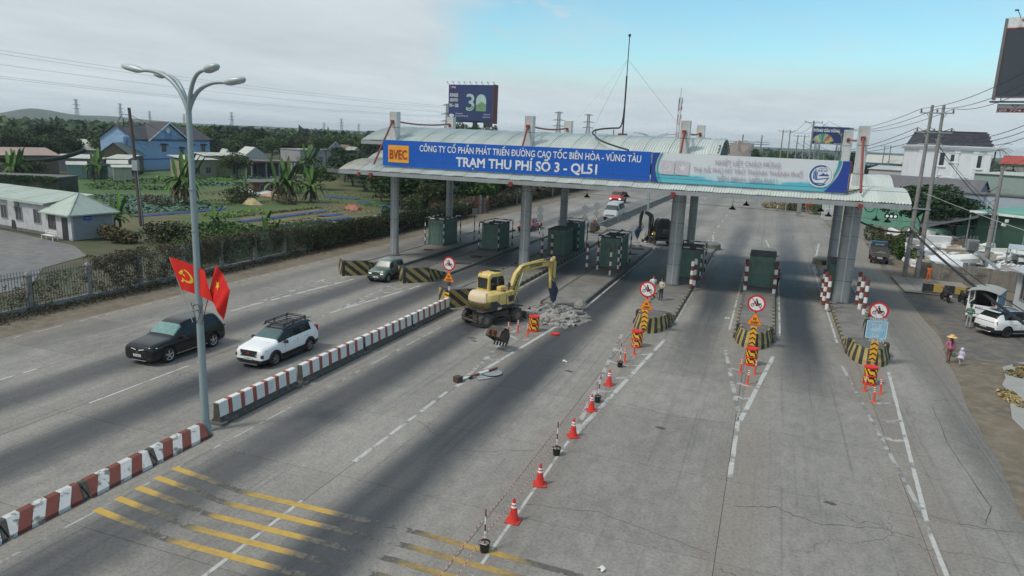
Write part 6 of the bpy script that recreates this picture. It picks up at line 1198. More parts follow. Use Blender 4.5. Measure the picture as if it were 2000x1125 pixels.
# ================================================================ people
hairm=M('hair_black',(.012,.010,.009),.6); skin=M('skin',(.30,.17,.11),.6,var=.08)
def person(label,loc,rz,h=1.7,top=None,legs=None,shoes=None,pose='stand',sleeves='short',group='people',hat=None,female=False,longhair=False,name='person',cat='person',fat=1.0,sk_=None,hair=True,vest=None):
    """continuous skinned figure; every joint placed in metres for a 1.7 m body then scaled. faces +x? no: faces -y"""
    top=top or white; legs=legs or blackp; shoes=shoes or M('shoe_black',(.02,.018,.016),.6); t=thing(name,label,cat,loc,rz,group); k=h/1.7
    P={}
    L=dict(hip=(0,0,.92),chest=(0,.01,1.22),neck=(0,.0,1.42),head0=(0,-.01,1.50),head1=(0,-.02,1.60),head2=(0,-.01,1.66),
      shL=(-.18,.01,1.37),elL=(-.25,.03,1.11),wrL=(-.25,-.05,.87),hdL=(-.25,-.08,.79),shR=(.18,.01,1.37),elR=(.25,.03,1.11),wrR=(.25,-.05,.87),hdR=(.25,-.08,.79),
      hpL=(-.09,0,.88),knL=(-.10,-.02,.48),anL=(-.11,.02,.09),toL=(-.12,-.14,.04),hpR=(.09,0,.88),knR=(.10,-.02,.48),anR=(.11,.02,.09),toR=(.12,-.14,.04))
    if pose=='walk': L.update(knL=(-.10,-.14,.50),anL=(-.10,-.22,.11),toL=(-.11,-.38,.07),knR=(.10,.05,.48),anR=(.10,.26,.12),toR=(.11,.14,.04),elL=(-.24,.12,1.12),wrL=(-.25,.10,.88),hdL=(-.25,.08,.80),elR=(.24,-.06,1.12),wrR=(.24,-.2,.92),hdR=(.24,-.25,.86))
    if pose=='hands': L.update(elL=(-.27,.05,1.12),wrL=(-.12,-.16,1.05),hdL=(-.05,-.19,1.04),elR=(.26,.04,1.12),wrR=(.12,-.18,1.0),hdR=(.05,-.21,1.0))
    if pose=='arm': L.update(elL=(-.28,-.02,1.14),wrL=(-.34,-.2,1.0),hdL=(-.36,-.26,.97))
    if pose=='raise': L.update(elR=(.26,-.14,1.28),wrR=(.12,-.26,1.45),hdR=(.07,-.27,1.5),elL=(-.26,-.12,1.26),wrL=(-.13,-.26,1.42),hdL=(-.08,-.27,1.46))
    if pose=='lead': L.update(elR=(.26,.03,1.1),wrR=(.33,-.06,.86),hdR=(.35,-.08,.79),knL=(-.10,-.10,.50),anL=(-.10,-.12,.10),toL=(-.11,-.27,.05),anR=(.10,.14,.10),toR=(.11,.01,.04))
    rad=dict(hip=.135,chest=.15,neck=.055,head0=.075,head1=.10,head2=.075,shL=.065,elL=.043,wrL=.03,hdL=.035,shR=.065,elR=.043,wrR=.03,hdR=.035,hpL=.092,knL=.062,anL=.042,toL=.035,hpR=.092,knR=.062,anR=.042,toR=.035)
    E=[('hip','chest'),('chest','neck'),('neck','head0'),('head0','head1'),('head1','head2'),('chest','shL'),('shL','elL'),('elL','wrL'),('wrL','hdL'),('chest','shR'),('shR','elR'),('elR','wrR'),('wrR','hdR'),('hip','hpL'),('hpL','knL'),('knL','anL'),('anL','toL'),('hip','hpR'),('hpR','knR'),('knR','anR'),('anR','toR')]
    names=list(L); me=bpy.data.meshes.new('body'); me.from_pydata([Vector(L[n])*k for n in names],[(names.index(a),names.index(b)) for a,b in E],[])
    o=bpy.data.objects.new('body',me); col.objects.link(o); m=o.modifiers.new('s','SKIN'); m.use_smooth_shade=True
    for i,n in enumerate(names):
        sv=me.skin_vertices[0].data[i]; r_=rad[n]*k*(fat if n in('hip','chest') else 1); sv.radius=(r_*(1.15 if n in('chest','hip') else 1),r_*(.8 if n in ('chest','hip') else 1)); sv.use_root=(n=='hip')
    s=o.modifiers.new('u','SUBSURF'); s.levels=1; s.render_levels=1
    bme=evalmesh(o); bme.name='body'; sk_=sk_ or skin; mats=[top,legs,shoes,sk_]
    for mm in mats: bme.materials.append(mm)
    for p in bme.polygons:
        c=p.center/k; z=c.z; ax=abs(c.x)
        arm_=min((c-Vector(L[q])).length for q in ('wrL','hdL','wrR','hdR')); el=min((c-Vector(L[q])).length for q in ('elL','elR'))
        if z>1.44 and not(pose=='raise' and c.y<-.15 and ax>.09): i=3
        elif arm_<.09: i=3
        elif sleeves=='short' and (el<.1 or (arm_<.2 and ax>.2)) and z>.7: i=3
        elif z<.10: i=2
        elif z<.93 and ax<.22: i=1
        else: i=0
        p.material_index=i
    bme.shade_smooth(); b=bpy.data.objects.new('body',bme); col.objects.link(b); b.parent=t
    hd=Vector((0,-.02,1.585))*k
    if hair:
        q=MB(); q.lathe([(.0,.118),(.06,.108),(.095,.078),(.106,.045)],hd+Vector((0,.014,0)),14); h_=mk('hair',q,hairm,t,smooth=60); h_.scale=(1,1,1)
        q=MB(); q.lathe([(.085,.03),(.08,-.05),(.05,-.08)],hd+Vector((0,.042,0)),12); mk('hair_back',q,hairm,t,smooth=60)
    mk('face',MB().obox(hd+Vector((0,-.102,-.01)),(.022,.03,.035)).obox(hd+Vector((0,-.098,-.05)),(.04,.012,.008)),M('lips_nose',(.26,.13,.09),.6),t); mk('eye',MB().obox(hd+Vector((-.033,-.096,.015)),(.02,.01,.009)).obox(hd+Vector((.033,-.096,.015)),(.02,.01,.009)),hairm,t)
    if longhair: mk('ponytail',MB().tube([hd+Vector((0,.09,.0)),hd+Vector((0,.14,-.15)),hd+Vector((0,.14,-.4))],[.05,.06,.02],8),hairm,t)
    for s_ in ('L','R'):
        hp=Vector(L['hd'+s_])*k; w_=Vector(L['wr'+s_])*k; d=(hp-w_).normalized(); sd_=Vector((1,0,0)) if abs(d.x)<.8 else Vector((0,1,0)); q=MB()
        for f in range(4): a=hp+sd_*(.012*(f-1.5))*k; q.tube([a,a+d*(.045+.006*(f in(1,2)))*k,a+d*.07*k+Vector((0,-.012,0))*k],[.009*k,.008*k,.006*k],5)
        q.tube([hp-d*.02*k+Vector((0,-.02,0))*k,hp+d*.02*k+Vector((0,-.045,0))*k],[.010*k,.007*k],5); mk('fingers',q,sk_,t)
    if top is not sk_ and not female: mk('collar',MB().lathe([(.062*k,1.40*k),(.07*k,1.435*k)],n=12,cap=False),top,t)
    if vest: mk('vest_band',MB().lathe([(.21*k,1.16*k),(.215*k,1.2*k)],n=16,cap=False),vest,t)
    return t,hd
cloth=lambda n,c:M('cloth_'+n,c,.85,var=.12,vs=6,bump=.004,bs=30)
person('man in white short sleeved shirt resting an arm towards his companion by the middle columns',(-7.45,51.95,.2),R(28),1.74,cloth('white',(.66,.66,.64)),cloth('navy',(.02,.028,.05)),pose='arm')
person('man in cream shirt and dark trousers standing close beside the white shirted man',(-6.75,51.5,.2),R(-30),1.66,cloth('cream',(.5,.46,.36)),cloth('navy',(0,0,0)),pose='hands',sleeves='long')
person('man in blue grey shirt walking past the lone green booth',(1.35,62.3,.0),R(200),1.66,cloth('bluegrey',(.13,.16,.24)),cloth('black',(.015,.015,.018)),pose='walk')
p,hd=person('police officer in dark green uniform standing behind the blue notice',(6.45,46.6,.2),R(190),1.72,cloth('green',(.03,.07,.035)),cloth('green',(0,0,0)),sleeves='long'); mk('cap',MB().lathe([(.11,.06),(.14,.10),(.12,.13),(.02,.14)],hd,14),cloth('green',(0,0,0)),p)
p,hd=person('worker in bright orange overalls and green cap facing the concrete wall',(14.3,72.2,.09),R(150),1.64,cloth('orange',(.75,.17,.03)),cloth('orange',(0,0,0)),pose='raise',sleeves='long'); mk('cap',MB().lathe([(.115,.02),(.11,.09),(.05,.13)],hd,14).obox(hd+Vector((0,-.15,.03)),(.16,.14,.02)),cloth('capgreen',(.08,.14,.12)),p)
person('man in green and grey jacket standing behind the white crossover',(13.65,54.6,.0),R(150),1.72,cloth('jacket',(.08,.17,.12)),cloth('lightgrey',(.33,.34,.36)),sleeves='long',pose='hands',vest=M('reflective_band',(.3,.6,.45),.4))
p,hd=person('woman in pink blouse and round yellow straw hat walking hand in hand with a child',(10.5,44.6,0),R(188),1.56,cloth('pink',(.50,.13,.24)),cloth('brownprint',(.16,.07,.06)),M('sandal',(.1,.06,.04),.8),pose='lead',sleeves='long',female=True,longhair=True,group='people'); mk('sun_hat',MB().lathe([(.27,.045),(.26,.06),(.13,.09),(.115,.17),(.04,.19)],hd,24),M('straw_yellow',(.72,.45,.16),.8,var=.15,vs=8),p,smooth=30)
for k in range(5): a=k*1.257; mk('hat_flower',MB().obox(hd+Vector((.2*math.cos(a),.2*math.sin(a),.072)),(.07,.05,.012),a),M('flower_orange',(.7,.2,.1),.7),p)
tag(mk('green_bag',MB().tube([(0,0,.75*.0+.28),(0,0,.2)],.006,4).lathe([(.02,.22),(.10,.14),(.13,.05),(.05,0)],n=12),M('bag_green',(.02,.10,.05),.5,var=.2),None,(10.74,44.66,.36)),'small dark green bag hanging from the woman’s hand','bag')
p,hd=person('small child in white hooded floral coat walking beside the woman',(11.03,44.35,0),R(192),1.0,cloth('floral',(.58,.52,.66)),cloth('paleskin',(.35,.28,.27)),pose='walk',sleeves='long',fat=1.35,hair=False)
q=MB(); q.lathe([(.0,.10),(.055,.09),(.085,.05),(.09,0),(.075,-.06),(.06,-.10)],hd+Vector((0,.012,0)),16); mk('hood',q,cloth('floral',(0,0,0)),p,smooth=60); mk('coat_skirt',MB().lathe([(.12,.0),(.17,-.16)],(0,0,.60),16,cap=False),cloth('floral',(0,0,0)),p)
p,hd=person('motorcyclist riding far behind the red van',(-29.9,143.5,.38),0,1.6,cloth('darkblue',(.03,.035,.06)),cloth('black',(0,0,0)),pose='hands',sleeves='long',hair=False); mk('helmet',MB().lathe([(.12,-.04),(.135,.03),(.10,.11),(.02,.14)],hd,14),M('helmet_dark',(.03,.03,.04),.3),p)
moto('dark motorbike ridden far behind the red van',(-29.9,143.4,0),R(-90),None)
# small litter
lt=[M('litter_white',(.6,.6,.58),.7),M('litter_blue',(.3,.42,.55),.6)]
for i,(x,y,lb) in enumerate(((-3.3,17.2,'crumpled translucent plastic bag on the open lane near the camera'),(-9.2,34.6,'scrap of white plastic on the dark lane left of the tape'),(-10.2,66.5,'scrap of white paper in the lane beyond the two men'),(-1.8,49.0,'white scrap beside the lone booth island kerb'))):
    q=MB(); r=random.Random(i)
    for k in range(5): rock(q,(r.uniform(-.15,.15),r.uniform(-.1,.1),.03),.07,0,r)
    tag(mk('plastic_bag' if i==0 else 'litter_scrap',q,lt[0],None,(x,y,.01)),lb,'litter','litter on the lanes')
# bench frame, barrier blocks on the roadside
t=thing('roadside_barrier','black and yellow banded concrete barrier behind the motorbikes','barrier',(12.95,66.9,0))
for i in range(6): mk('painted_block',MB().prism([(-.2,.25),(-.14,.85),(.14,.85),(.2,.25)],0,.78,'y').obox((0,.39,.0),(.0,.0,.0)) if 0 else MB().prism([(-.2,.25),(-.14,.85),(.14,.85),(.2,.25)],.003,.777,'y'),(blackp,yellp)[i%2],t,(.0+i*.78,0,0),R(-90))
mk('barrier_foot',MB().box(0,4.7,-.28,.28,0,.25),concd,t)
# ================================================================ vegetation
def leafmat(name,c,var=.35,tr=.0):
    m=bpy.data.materials.new(name); m.use_nodes=True; t=m.node_tree; n=t.nodes; l=t.links; b=n['Principled BSDF']
    g=n.new('ShaderNodeNewGeometry'); q=n.new('ShaderNodeTexNoise'); q.inputs['Scale'].default_value=.55; q.inputs['Detail'].default_value=4; l.new(g.outputs['Position'],q.inputs['Vector'])
    r=n.new('ShaderNodeMapRange'); l.new(q.outputs[0],r.inputs[0]); r.inputs[1].default_value=.3; r.inputs[2].default_value=.7; r.inputs[3].default_value=1-var; r.inputs[4].default_value=1+var
    oi=n.new('ShaderNodeObjectInfo'); r2=n.new('ShaderNodeMapRange'); l.new(oi.outputs['Random'],r2.inputs[0]); r2.inputs[3].default_value=.72; r2.inputs[4].default_value=1.3
    mm=n.new('ShaderNodeMath'); mm.operation='MULTIPLY'; l.new(r.outputs[0],mm.inputs[0]); l.new(r2.outputs[0],mm.inputs[1])
    wnz=n.new('ShaderNodeTexWhiteNoise'); wnz.noise_dimensions='1D'; l.new(g.outputs['Random Per Island'],wnz.inputs['W']); r3=n.new('ShaderNodeMapRange'); l.new(wnz.outputs[0],r3.inputs[0]); r3.inputs[3].default_value=.6; r3.inputs[4].default_value=1.45
    m2=n.new('ShaderNodeMath'); m2.operation='MULTIPLY'; l.new(mm.outputs[0],m2.inputs[0]); l.new(r3.outputs[0],m2.inputs[1])
    v=n.new('ShaderNodeVectorMath'); v.operation='SCALE'; v.inputs[0].default_value=c; l.new(m2.outputs[0],v.inputs['Scale']); l.new(v.outputs[0],b.inputs['Base Color']); b.inputs['Roughness'].default_value=.65; b.inputs['Specular IOR Level'].default_value=.25
    return m
LG=leafmat('leaf_dark_green',(.019,.043,.014)); LM=leafmat('leaf_mid_green',(.045,.088,.02)); LY=leafmat('leaf_yellow_green',(.085,.125,.03)); LD=leafmat('leaf_dry_brown',(.095,.078,.038)); STR=leafmat('straw_leaf',(.26,.21,.10)); LO=leafmat('leaf_olive',(.052,.066,.024)); LB=leafmat('cabbage_leaf',(.085,.15,.11)); LL=leafmat('bright_crop_leaf',(.10,.21,.03)); BAN=leafmat('banana_leaf',(.085,.17,.032)); DRY=leafmat('dry_palm_leaf',(.16,.13,.07)); PALM=leafmat('palm_leaf',(.042,.082,.03))
bark=M('bark',(.09,.075,.06),.9,var=.25,vs=4)
def leafcloud(q,c,rad,n,s,r,flat=1.0,mi=0,shell=.55):
    for _ in range(n):
        while True:
            v=Vector((r.uniform(-1,1),r.uniform(-1,1),r.uniform(-1,1)))
            if .05<v.length<=1: break
        v=v.normalized()*(v.length**shell); p=Vector(c)+Vector((v.x*rad[0],v.y*rad[1],v.z*rad[2])); a=Vector((r.gauss(0,1),r.gauss(0,1),r.gauss(0,.6))).normalized(); b=a.cross(Vector((r.gauss(0,1),r.gauss(0,1),r.gauss(0,1)))).normalized(); k=s*r.uniform(.6,1.4)
        q.add([p-a*k,p-b*k*.5,p+a*k,p+b*k*.5],[(0,1,2,3)],mi)
def crownmesh(name,seed,mat,rx=3,rz=3,n=1500,s=.22,clumps=14,z0=3.2):
    r=random.Random(seed); q=MB()
    for i in range(clumps):
        a=r.uniform(0,2*PI); e=r.uniform(-.5,1); d=r.uniform(.35,.85); c=(rx*d*math.cos(a)*(1-.3*abs(e)),rx*d*math.sin(a)*(1-.3*abs(e)),z0+rz*.5+rz*.5*e*.8); cr=r.uniform(.28,.5)*rx
        leafcloud(q,c,(cr,cr,cr*.72),n//clumps,s,r)
    return newmesh(name,q,[mat],fix=False)
def trunkmesh(h,seed,r0=.16):
    r=random.Random(seed); q=MB(); p=[(0,0,0),(r.uniform(-.15,.15),r.uniform(-.15,.15),h*.5),(r.uniform(-.2,.2),r.uniform(-.2,.2),h)]; q.tube(p,[r0,r0*.75,r0*.5],7)
    for k in range(5): a=k*1.26+r.uniform(-.3,.3); q.tube([p[1] if k%2 else p[2],(math.cos(a)*h*.28,math.sin(a)*h*.28,h*1.05),(math.cos(a)*h*.42,math.sin(a)*h*.42,h*1.35)],[r0*.45,r0*.3,r0*.12],5)
    return newmesh('trunk',q,[bark])
_tm={}
def tree(label,x,y,h=7,w_=6,kind='dark',seed=0,group=None,name='broadleaf_tree'):
    v=seed%3; k=(kind,v)
    if k not in _tm:
        mat={'dark':LG,'mid':LM,'yellow':LY,'dry':LD,'olive':LO}[kind]; _tm[k]=(crownmesh('crown',v*7+len(kind),mat,3.3,4.4,2600,.24,17+v*2,1.7),trunkmesh(3.2,v))
    cm,tm_=_tm[k]; t=thing(name,label,'tree',(x,y,-.05),seed*1.7,group)
    for nm,me in (('crown',cm),('trunk',tm_)): o=bpy.data.objects.new(nm,me); col.objects.link(o); o.parent=t; o.scale=(w_/6.6,w_/6.6,h/7.2)
    return t
def frond(q,base,az,L,lift,droop,wd,n=8,mi=0,split=False,r=None):
    """one large arching leaf; split=True gives a feather palm frond with separate leaflets"""
    r=r or rnd; d=Vector((math.cos(az),math.sin(az),0)); P=[]
    for i in range(n+1):
        t=i/n; P.append(Vector(base)+d*L*t*(1-.18*t)+Vector((0,0,lift*L*t-droop*L*t*t)))
    s=Vector((-d.y,d.x,0))
    if split:
        for i in range(1,n+1):
            for j in range(2):
                p=P[i-1].lerp(P[i],j*.5); t=(i-1+j*.5)/n; w_=wd*math.sin(PI*min(1,.15+t*.85))**.5
                for g in (-1,1): e=p+s*g*w_+d*.25*wd+Vector((0,0,-.35*wd)); q.add([p,p+d*.07*L/n*2,e],[(0,1,2)],mi)
        q.tube(P,[.035]*n+[.01],4,mi,False)
    else:
        v=[]
        for i,p in enumerate(P):
            t=i/n; w_=wd*(math.sin(PI*(.06+.94*t)))**.6*(1 if i<n else .15); tear=r.uniform(.75,1); v+=[p+s*w_*tear+Vector((0,0,.22*w_)),p,p-s*w_*tear+Vector((0,0,.22*w_))]
        q.add(v,[(3*i+a,3*i+1+a,3*i+4+a,3*i+3+a) for i in range(n) for a in (0,1)],mi)
def banana(label,x,y,h=3.5,n=9,stems=1,seed=0,L=None,group='banana plants'):
    r=random.Random(seed); t=thing('banana_plant',label,'banana plant',(x,y,-.05),0,group); L=L or h*.55
    for s in range(stems):
        bx,by=(r.uniform(-1,1)*stems*.35,r.uniform(-1,1)*stems*.35) if stems>1 else (0,0); hh=h*r.uniform(.75,1); mk('stem',MB().tube([(bx,by,0),(bx,by,hh*.5)],[.13,.08],7),M('banana_stem',(.12,.13,.06),.8,var=.3),t)
        for k in range(n):
            q=MB(); up_=k<2; frond(q,(bx,by,hh*.46),k*2.4+r.uniform(-.4,.4),L*r.uniform(.8,1.1),1.6 if up_ else r.uniform(.55,1.1),.4 if up_ else r.uniform(.7,1.2),.24 if L<3 else .32,8,0,False,r); mk('leaf',q,BAN,t,fix=False)
        if h>5:
            for k in range(5): q=MB(); frond(q,(bx,by,hh*.42),k*1.3+r.random(),L*.6,-.1,.9,.22,6,0,False,r); mk('dead_leaf',q,DRY,t,fix=False)
    return t
def palm(label,x,y,h,L=3,n=16,seed=0,group=None):
    r=random.Random(seed); t=thing('palm_tree',label,'palm tree',(x,y,-.05),0,group); mk('trunk',MB().tube([(0,0,0),(.1,.05,h*.5),(0,0,h)],[.2,.15,.13],8),bark,t)
    for k in range(n): q=MB(); frond(q,(0,0,h),k*2.4,L*r.uniform(.85,1.1),r.uniform(.3,1.2),r.uniform(.6,1.1),.42,9,0,True,r); mk('frond',q,PALM,t,fix=False)
    return t
def bush(label,x,y,rx,ry,h,mat,n=700,s=.16,seed=0,name='bush',cat='bush',group=None,kind=None):
    r=random.Random(seed); q=MB(); m=max(3,int(rx*ry*.9))
    m=min(m,14)
    for i in range(m): a=r.uniform(0,2*PI); d=r.random()**.6; cr=r.uniform(.3,.55); leafcloud(q,(rx*d*.75*math.cos(a),ry*d*.75*math.sin(a),h*r.uniform(.3,.6)),(rx*cr,ry*cr,h*.42),n//m,s,r)
    for i in range(4): a=r.uniform(0,6); q.tube([(0,0,0),(rx*.3*math.cos(a),ry*.3*math.sin(a),h*.5)],.03,4)
    return tag(mk(name,q,mat,None,(x,y,-.04),fix=False),label,cat,group,kind)
# banana and palm clumps (near)
banana('banana plant with broad bright leaves beside the white pavilion',-63.6,54.9,3.9,11,2,1); banana('banana plant behind the fence near the leaning utility pole',-57.2,61.5,3.0,10,1,2); banana('banana plant leaning over the vine covered fence',-44.2,54.5,3.0,9,1,3,1.9); banana('short banana plant next to the blue crop net',-54.2,66.5,2.4,7,1,4)
banana('tall banana clump with hanging dry leaves behind the lamp post',-80.5,79.5,7.2,10,5,5,3.6); banana('tall banana clump in the middle of the fields beside the brown hut',-73.0,92.5,6.6,10,4,6,3.6); banana('banana clump on the field side of the middle clump',-69.0,96.5,5.2,9,3,7,3.0); banana('young banana plant standing in the far cabbage rows',-96,112,3.6,9,1,8,1.9)
banana('dense banana clump behind the small teal shed',-128,106,5.4,10,4,9,3.3); banana('banana clump at the picture edge beyond the dark wall',-131,92,5.2,10,4,10,3.2); banana('tall banana clump in front of the grey gabled houses',-108,148,8.0,10,5,11,4.5); banana('banana clump behind the porch house',-104,158,6.6,9,3,12,3.6)
bush('scrubby dark bush under the tall banana clump in the fields',-76.5,88.5,4.2,3.0,3.0,LO,1500,.18,3); bush('low dry bush at the foot of the tall banana clump behind the lamp post',-81,77,3,2,1.6,LD,700,.15,4); bush('low bush behind the young banana by the net',-70,91,2.5,2,1.5,LD,500,.15,5)
# trees behind the hedge and along the verge
r=random.Random(11)
T1=[(-52.8,95.5,5.6,6.6,'dark','dark round tree standing where the crop nets end'),(-50,101,6.0,6.5,'dark','dark tree just behind the round tree by the nets'),(-56.5,108,7.0,8,'dark','wide dark tree behind the first canopy column'),(-46.6,94,4.6,4.2,'olive','olive shrubby tree between the column and the hedge'),(-47.2,104,6.4,6.2,'dark','dark tree behind the hedge end'),(-48.5,113,7.2,7,'mid','green tree with a pale left flank near the second rear column'),(-44.8,110,4.6,4.2,'mid','small green tree against the rear column'),(-54,121,8,8,'dark','dark tree in the second row beyond the hedge'),(-46.5,122,6.6,6.5,'dark','dark tree behind the rusty sheet gate'),(-47.5,132,6.8,7,'mid','green tree by the road beyond the rusty gate'),(-52,140,7.5,8,'dark','dark tree farther along the left verge'),(-45.5,143,5.6,6,'yellow','yellowish tree beside the far left verge'),(-47,153,6.6,7,'mid','green tree near the far end of the left verge'),(-44.5,163,5.5,6,'yellow','bright shrubby tree at the far left road edge'),(-50,172,8,9,'dark','dark tree beyond the road bend'),(-64,117,6.5,8,'dark','dark tree behind the middle fields'),(-72,124,6.8,8,'mid','green tree to the rear of the middle fields'),(-84,131,6.5,9,'dark','dark tree between the grey houses and the canopy'),(-92,140,7.5,9,'dark','wide dark tree in front of the low white wall'),(-66,136,7,9,'dark','dark tree in the rear row left of the canopy'),(-78,146,7.5,10,'mid','green tree in the rear row left of the canopy'),
 (-112,128,5.4,6.5,'olive','grey green tree before the yellow green house'),(-160,165,10.5,11,'yellow','yellow green tree at the end of the blue house')]
for i,(x,y,h,w_,k,lb) in enumerate(T1): tree(lb,x,y,h*1.2,w_*1.2,k,i)
for i,(x,y,h,w_,lb) in enumerate(((-61.5,104.5,5.8,7,'dark tree left of the first column, next to the blue net end'),(-67,112,6.2,8,'dark tree in the gap beside the low canopy eave'),(-75,121,6.5,9,'dark tree behind the leaning young banana'),(-58,112,6.5,8,'dark tree behind the first canopy column foot'),(-83,118,5.5,7,'bushy dark tree on the far side of the middle clump'))): tree(lb,x,y,h,w_,'dark' if i%2 else 'mid',i+5)
for i in range(26): u=i/25; tree('tree in the thicket behind the left road verge',-46-6*(i%3)+rnd.uniform(-1.5,1.5),96+u*78,rnd.uniform(4.6,7),rnd.uniform(6,8.5),('dark','dark','olive','mid')[i%4],i,'trees in the thicket behind the left road verge')
bush('grey green agave like bush beside the first column foot',-48.6,84.5,1.6,1.6,2.0,LB,500,.2,7); bush('tall pale grassy shrub between the columns',-47.0,88.5,1.8,2.2,3.4,LO,900,.16,8); bush('brown dry shrub next to the pale grassy shrub',-45.2,92.5,1.8,2.6,2.6,LD,800,.14,9)
# bushes between yard and field behind the fence
for i,(x,y,rx,ry,h,mt,lb) in enumerate(((-55.5,53.5,4.2,3.2,2.2,LO,'olive bush heap behind the fence beside the pavilion'),(-50.5,56.5,3.6,3.4,2.0,LM,'green bush heap behind the fence below the utility pole'),(-47.5,50.5,3.4,4.2,1.5,LO,'dry brown bush behind the fence'),(-60,51.5,2.6,1.8,1.7,LD,'dry bush at the corner of the white pavilion'),(-47,60,3,3,1.8,LO,'olive bush beside the leaning banana'),(-54,60.5,4,2.5,1.6,LM,'green bush row before the crop net'))): bush(lb,x,y,rx,ry,h,mt,2200,.15,20+i)
# ================================================================ the vine covered fence
FX=lambda y:-41.3
fence=thing('iron_fence','rusty blue grey iron fence on a low wall, half buried in dead vines','fence',(-41.3,0,0))
ironm=M('fence_iron',(.10,.15,.16),.7,.3,var=.2,dirt=(.16,.07,.04,.7),dsc=3); vs_=M('fence_concrete',(.26,.25,.23),.9,var=.2,dirt=(.10,.10,.085,.8),dsc=2)
bar=newmesh('fence_bar',MB().box(-.014,.014,-.014,.014,.35,2.45).obox((0,0,2.5),(.05,.03,.12),0,0,0,0,.1),[ironm]); pst=newmesh('fence_post',MB().box(-.13,.13,-.13,.13,0,2.2).box(-.18,.18,-.18,.18,2.2,2.28).obox((0,0,2.35),(.34,.34,.14),0,0,0,0,.3),[vs_])
y=17.
while y<76:
    o=bpy.data.objects.new('fence_post',pst); col.objects.link(o); o.parent=fence; o.location=(0,y,0)
    mk('wall_base',MB().box(-.1,.1,y+.13,y+3.87,0,.34 if int(y)%3 else .28),vs_,fence); mk('fence_rail',MB().box(-.02,.02,y+.13,y+3.87,.5,.54).box(-.02,.02,y+.13,y+3.87,2.2,2.24),ironm,fence)
    for k in range(20): 
        if y+.25+k*.19<66: o=bpy.data.objects.new('fence_bar',bar); col.objects.link(o); o.parent=fence; o.location=(0,y+.25+k*.185,rnd.uniform(-.02,.02))
    y+=4.
mk('top_wire',MB().tube([(.0,17,2.15),(0,40,2.12)],.012,4),dsteel,fence)
def vinemass(label,y0,y1,h0,h1,dens,mats,seed,zlo=.2,th=.4,x=-41.3,cols=True,s=.10):
    r=random.Random(seed); q=MB(); n=int((y1-y0)*dens)
    for i in range(n):
        y=r.uniform(y0,y1); t=(y-y0)/(y1-y0); H=h0+(h1-h0)*t+.3*mnoise.noise((y*.6,seed,0))+.15*mnoise.noise((y*2.3,seed,4)); z=zlo+(H-zlo)*r.random()**.75; cov_=mnoise.noise((y*.35,z*.8,seed+5))*.6+mnoise.noise((y*1.7,z*1.2,seed+9))*.5
        if cols and cov_<-.12+.25*(1-z/max(H,.1)) and r.random()<.85: continue
        p=Vector((x+r.gauss(0,th)*(.6+.4*z/H),y,z)); a=Vector((r.gauss(0,1),r.gauss(0,1),r.gauss(0,1))).normalized(); b=a.cross(Vector((r.gauss(0,1),r.gauss(0,1),r.gauss(0,1)))).normalized(); k=s*r.uniform(.5,1.5); mi=0 if r.random()<.55+.3*mnoise.noise((y*.4,z,seed)) else r.randrange(len(mats)); q.add([p-a*k,p-b*k*.4,p+a*k,p+b*k*.4],[(0,1,2,3)],mi)
    return tag(mk('vines',q,mats,None,(0,0,0),fix=False),label,'vines','vines grown over the roadside fence',kind='stuff')
DV=leafmat('dead_vine',(.088,.074,.048),.35); 
vinemass('dry brown vines hanging thinly on the nearest fence bars',22,33,1.3,2.2,420,[DV,LO,LD],1,0,.25,s=.075); vinemass('dense dead vines over the fence below the pavilion',33,45,2.85,2.8,1500,[DV,LD,DV],2,.15,.25,s=.075); vinemass('brown and green vines over the middle of the fence',45,56,2.8,2.6,1500,[DV,LO,LG],3,.1,.28,s=.075)
vinemass('green topped brown hedge beyond the banana leaf',56,72,2.5,2.2,1000,[LO,DV,LG],4,0,.5,cols=False); vinemass('clipped looking green hedge behind the first column',72,93,2.1,1.9,950,[LG,DV,LO],5,0,.55,cols=False)
vinemass('dark dry undergrowth along the far left verge',93,170,2.2,3.2,330,[DV,LD,LO,LG],6,0,1.0,-43.2,False,.2); vinemass('green and olive undergrowth filling the strip behind the fence',46,66,1.7,1.9,700,[LM,LO,LG,LM],8,0,1.6,-45.5,False,.12); vinemass('litter of dry leaves at the foot of the fence',18,95,.22,.18,170,[LD,DV],7,0,.55,-40.5,False,.08)
# rusty sheet gate and its neighbours
t=thing('rusty_gate','rusty red corrugated sheet gate leaning beside the road','gate',(-41.6,98,0),R(78))
for k,(c,h) in enumerate((((.22,.07,.05),2.7),((.26,.12,.09),2.6),((.28,.33,.31),2.75),((.20,.08,.06),2.3),((.17,.2,.2),2.2),((.2,.07,.05),2.1))): mk('sheet_panel',corr(.62,h),M('rusty_sheet_%s'%'abcdef'[k],c,.8,.1,var=.25,dirt=(.12,.05,.035,.8),dsc=2),t,(k*.62,rnd.uniform(-.05,.05),0),rnd.uniform(-.05,.05))
for x,y,lb in ((-41.5,102.8,'pale concrete stub post after the rusty gate'),(-42,118,'pale slender post in the far left undergrowth'),(-41.8,139,'tall pale pole standing in the far left undergrowth'),(-50.5,101.5,'white slender post beside the dark round tree')): tag(mk('concrete_post',MB().box(-.1,.1,-.1,.1,0,2.4 if y<120 else 5.5),conc,None,(x,y,0)),lb,'post')
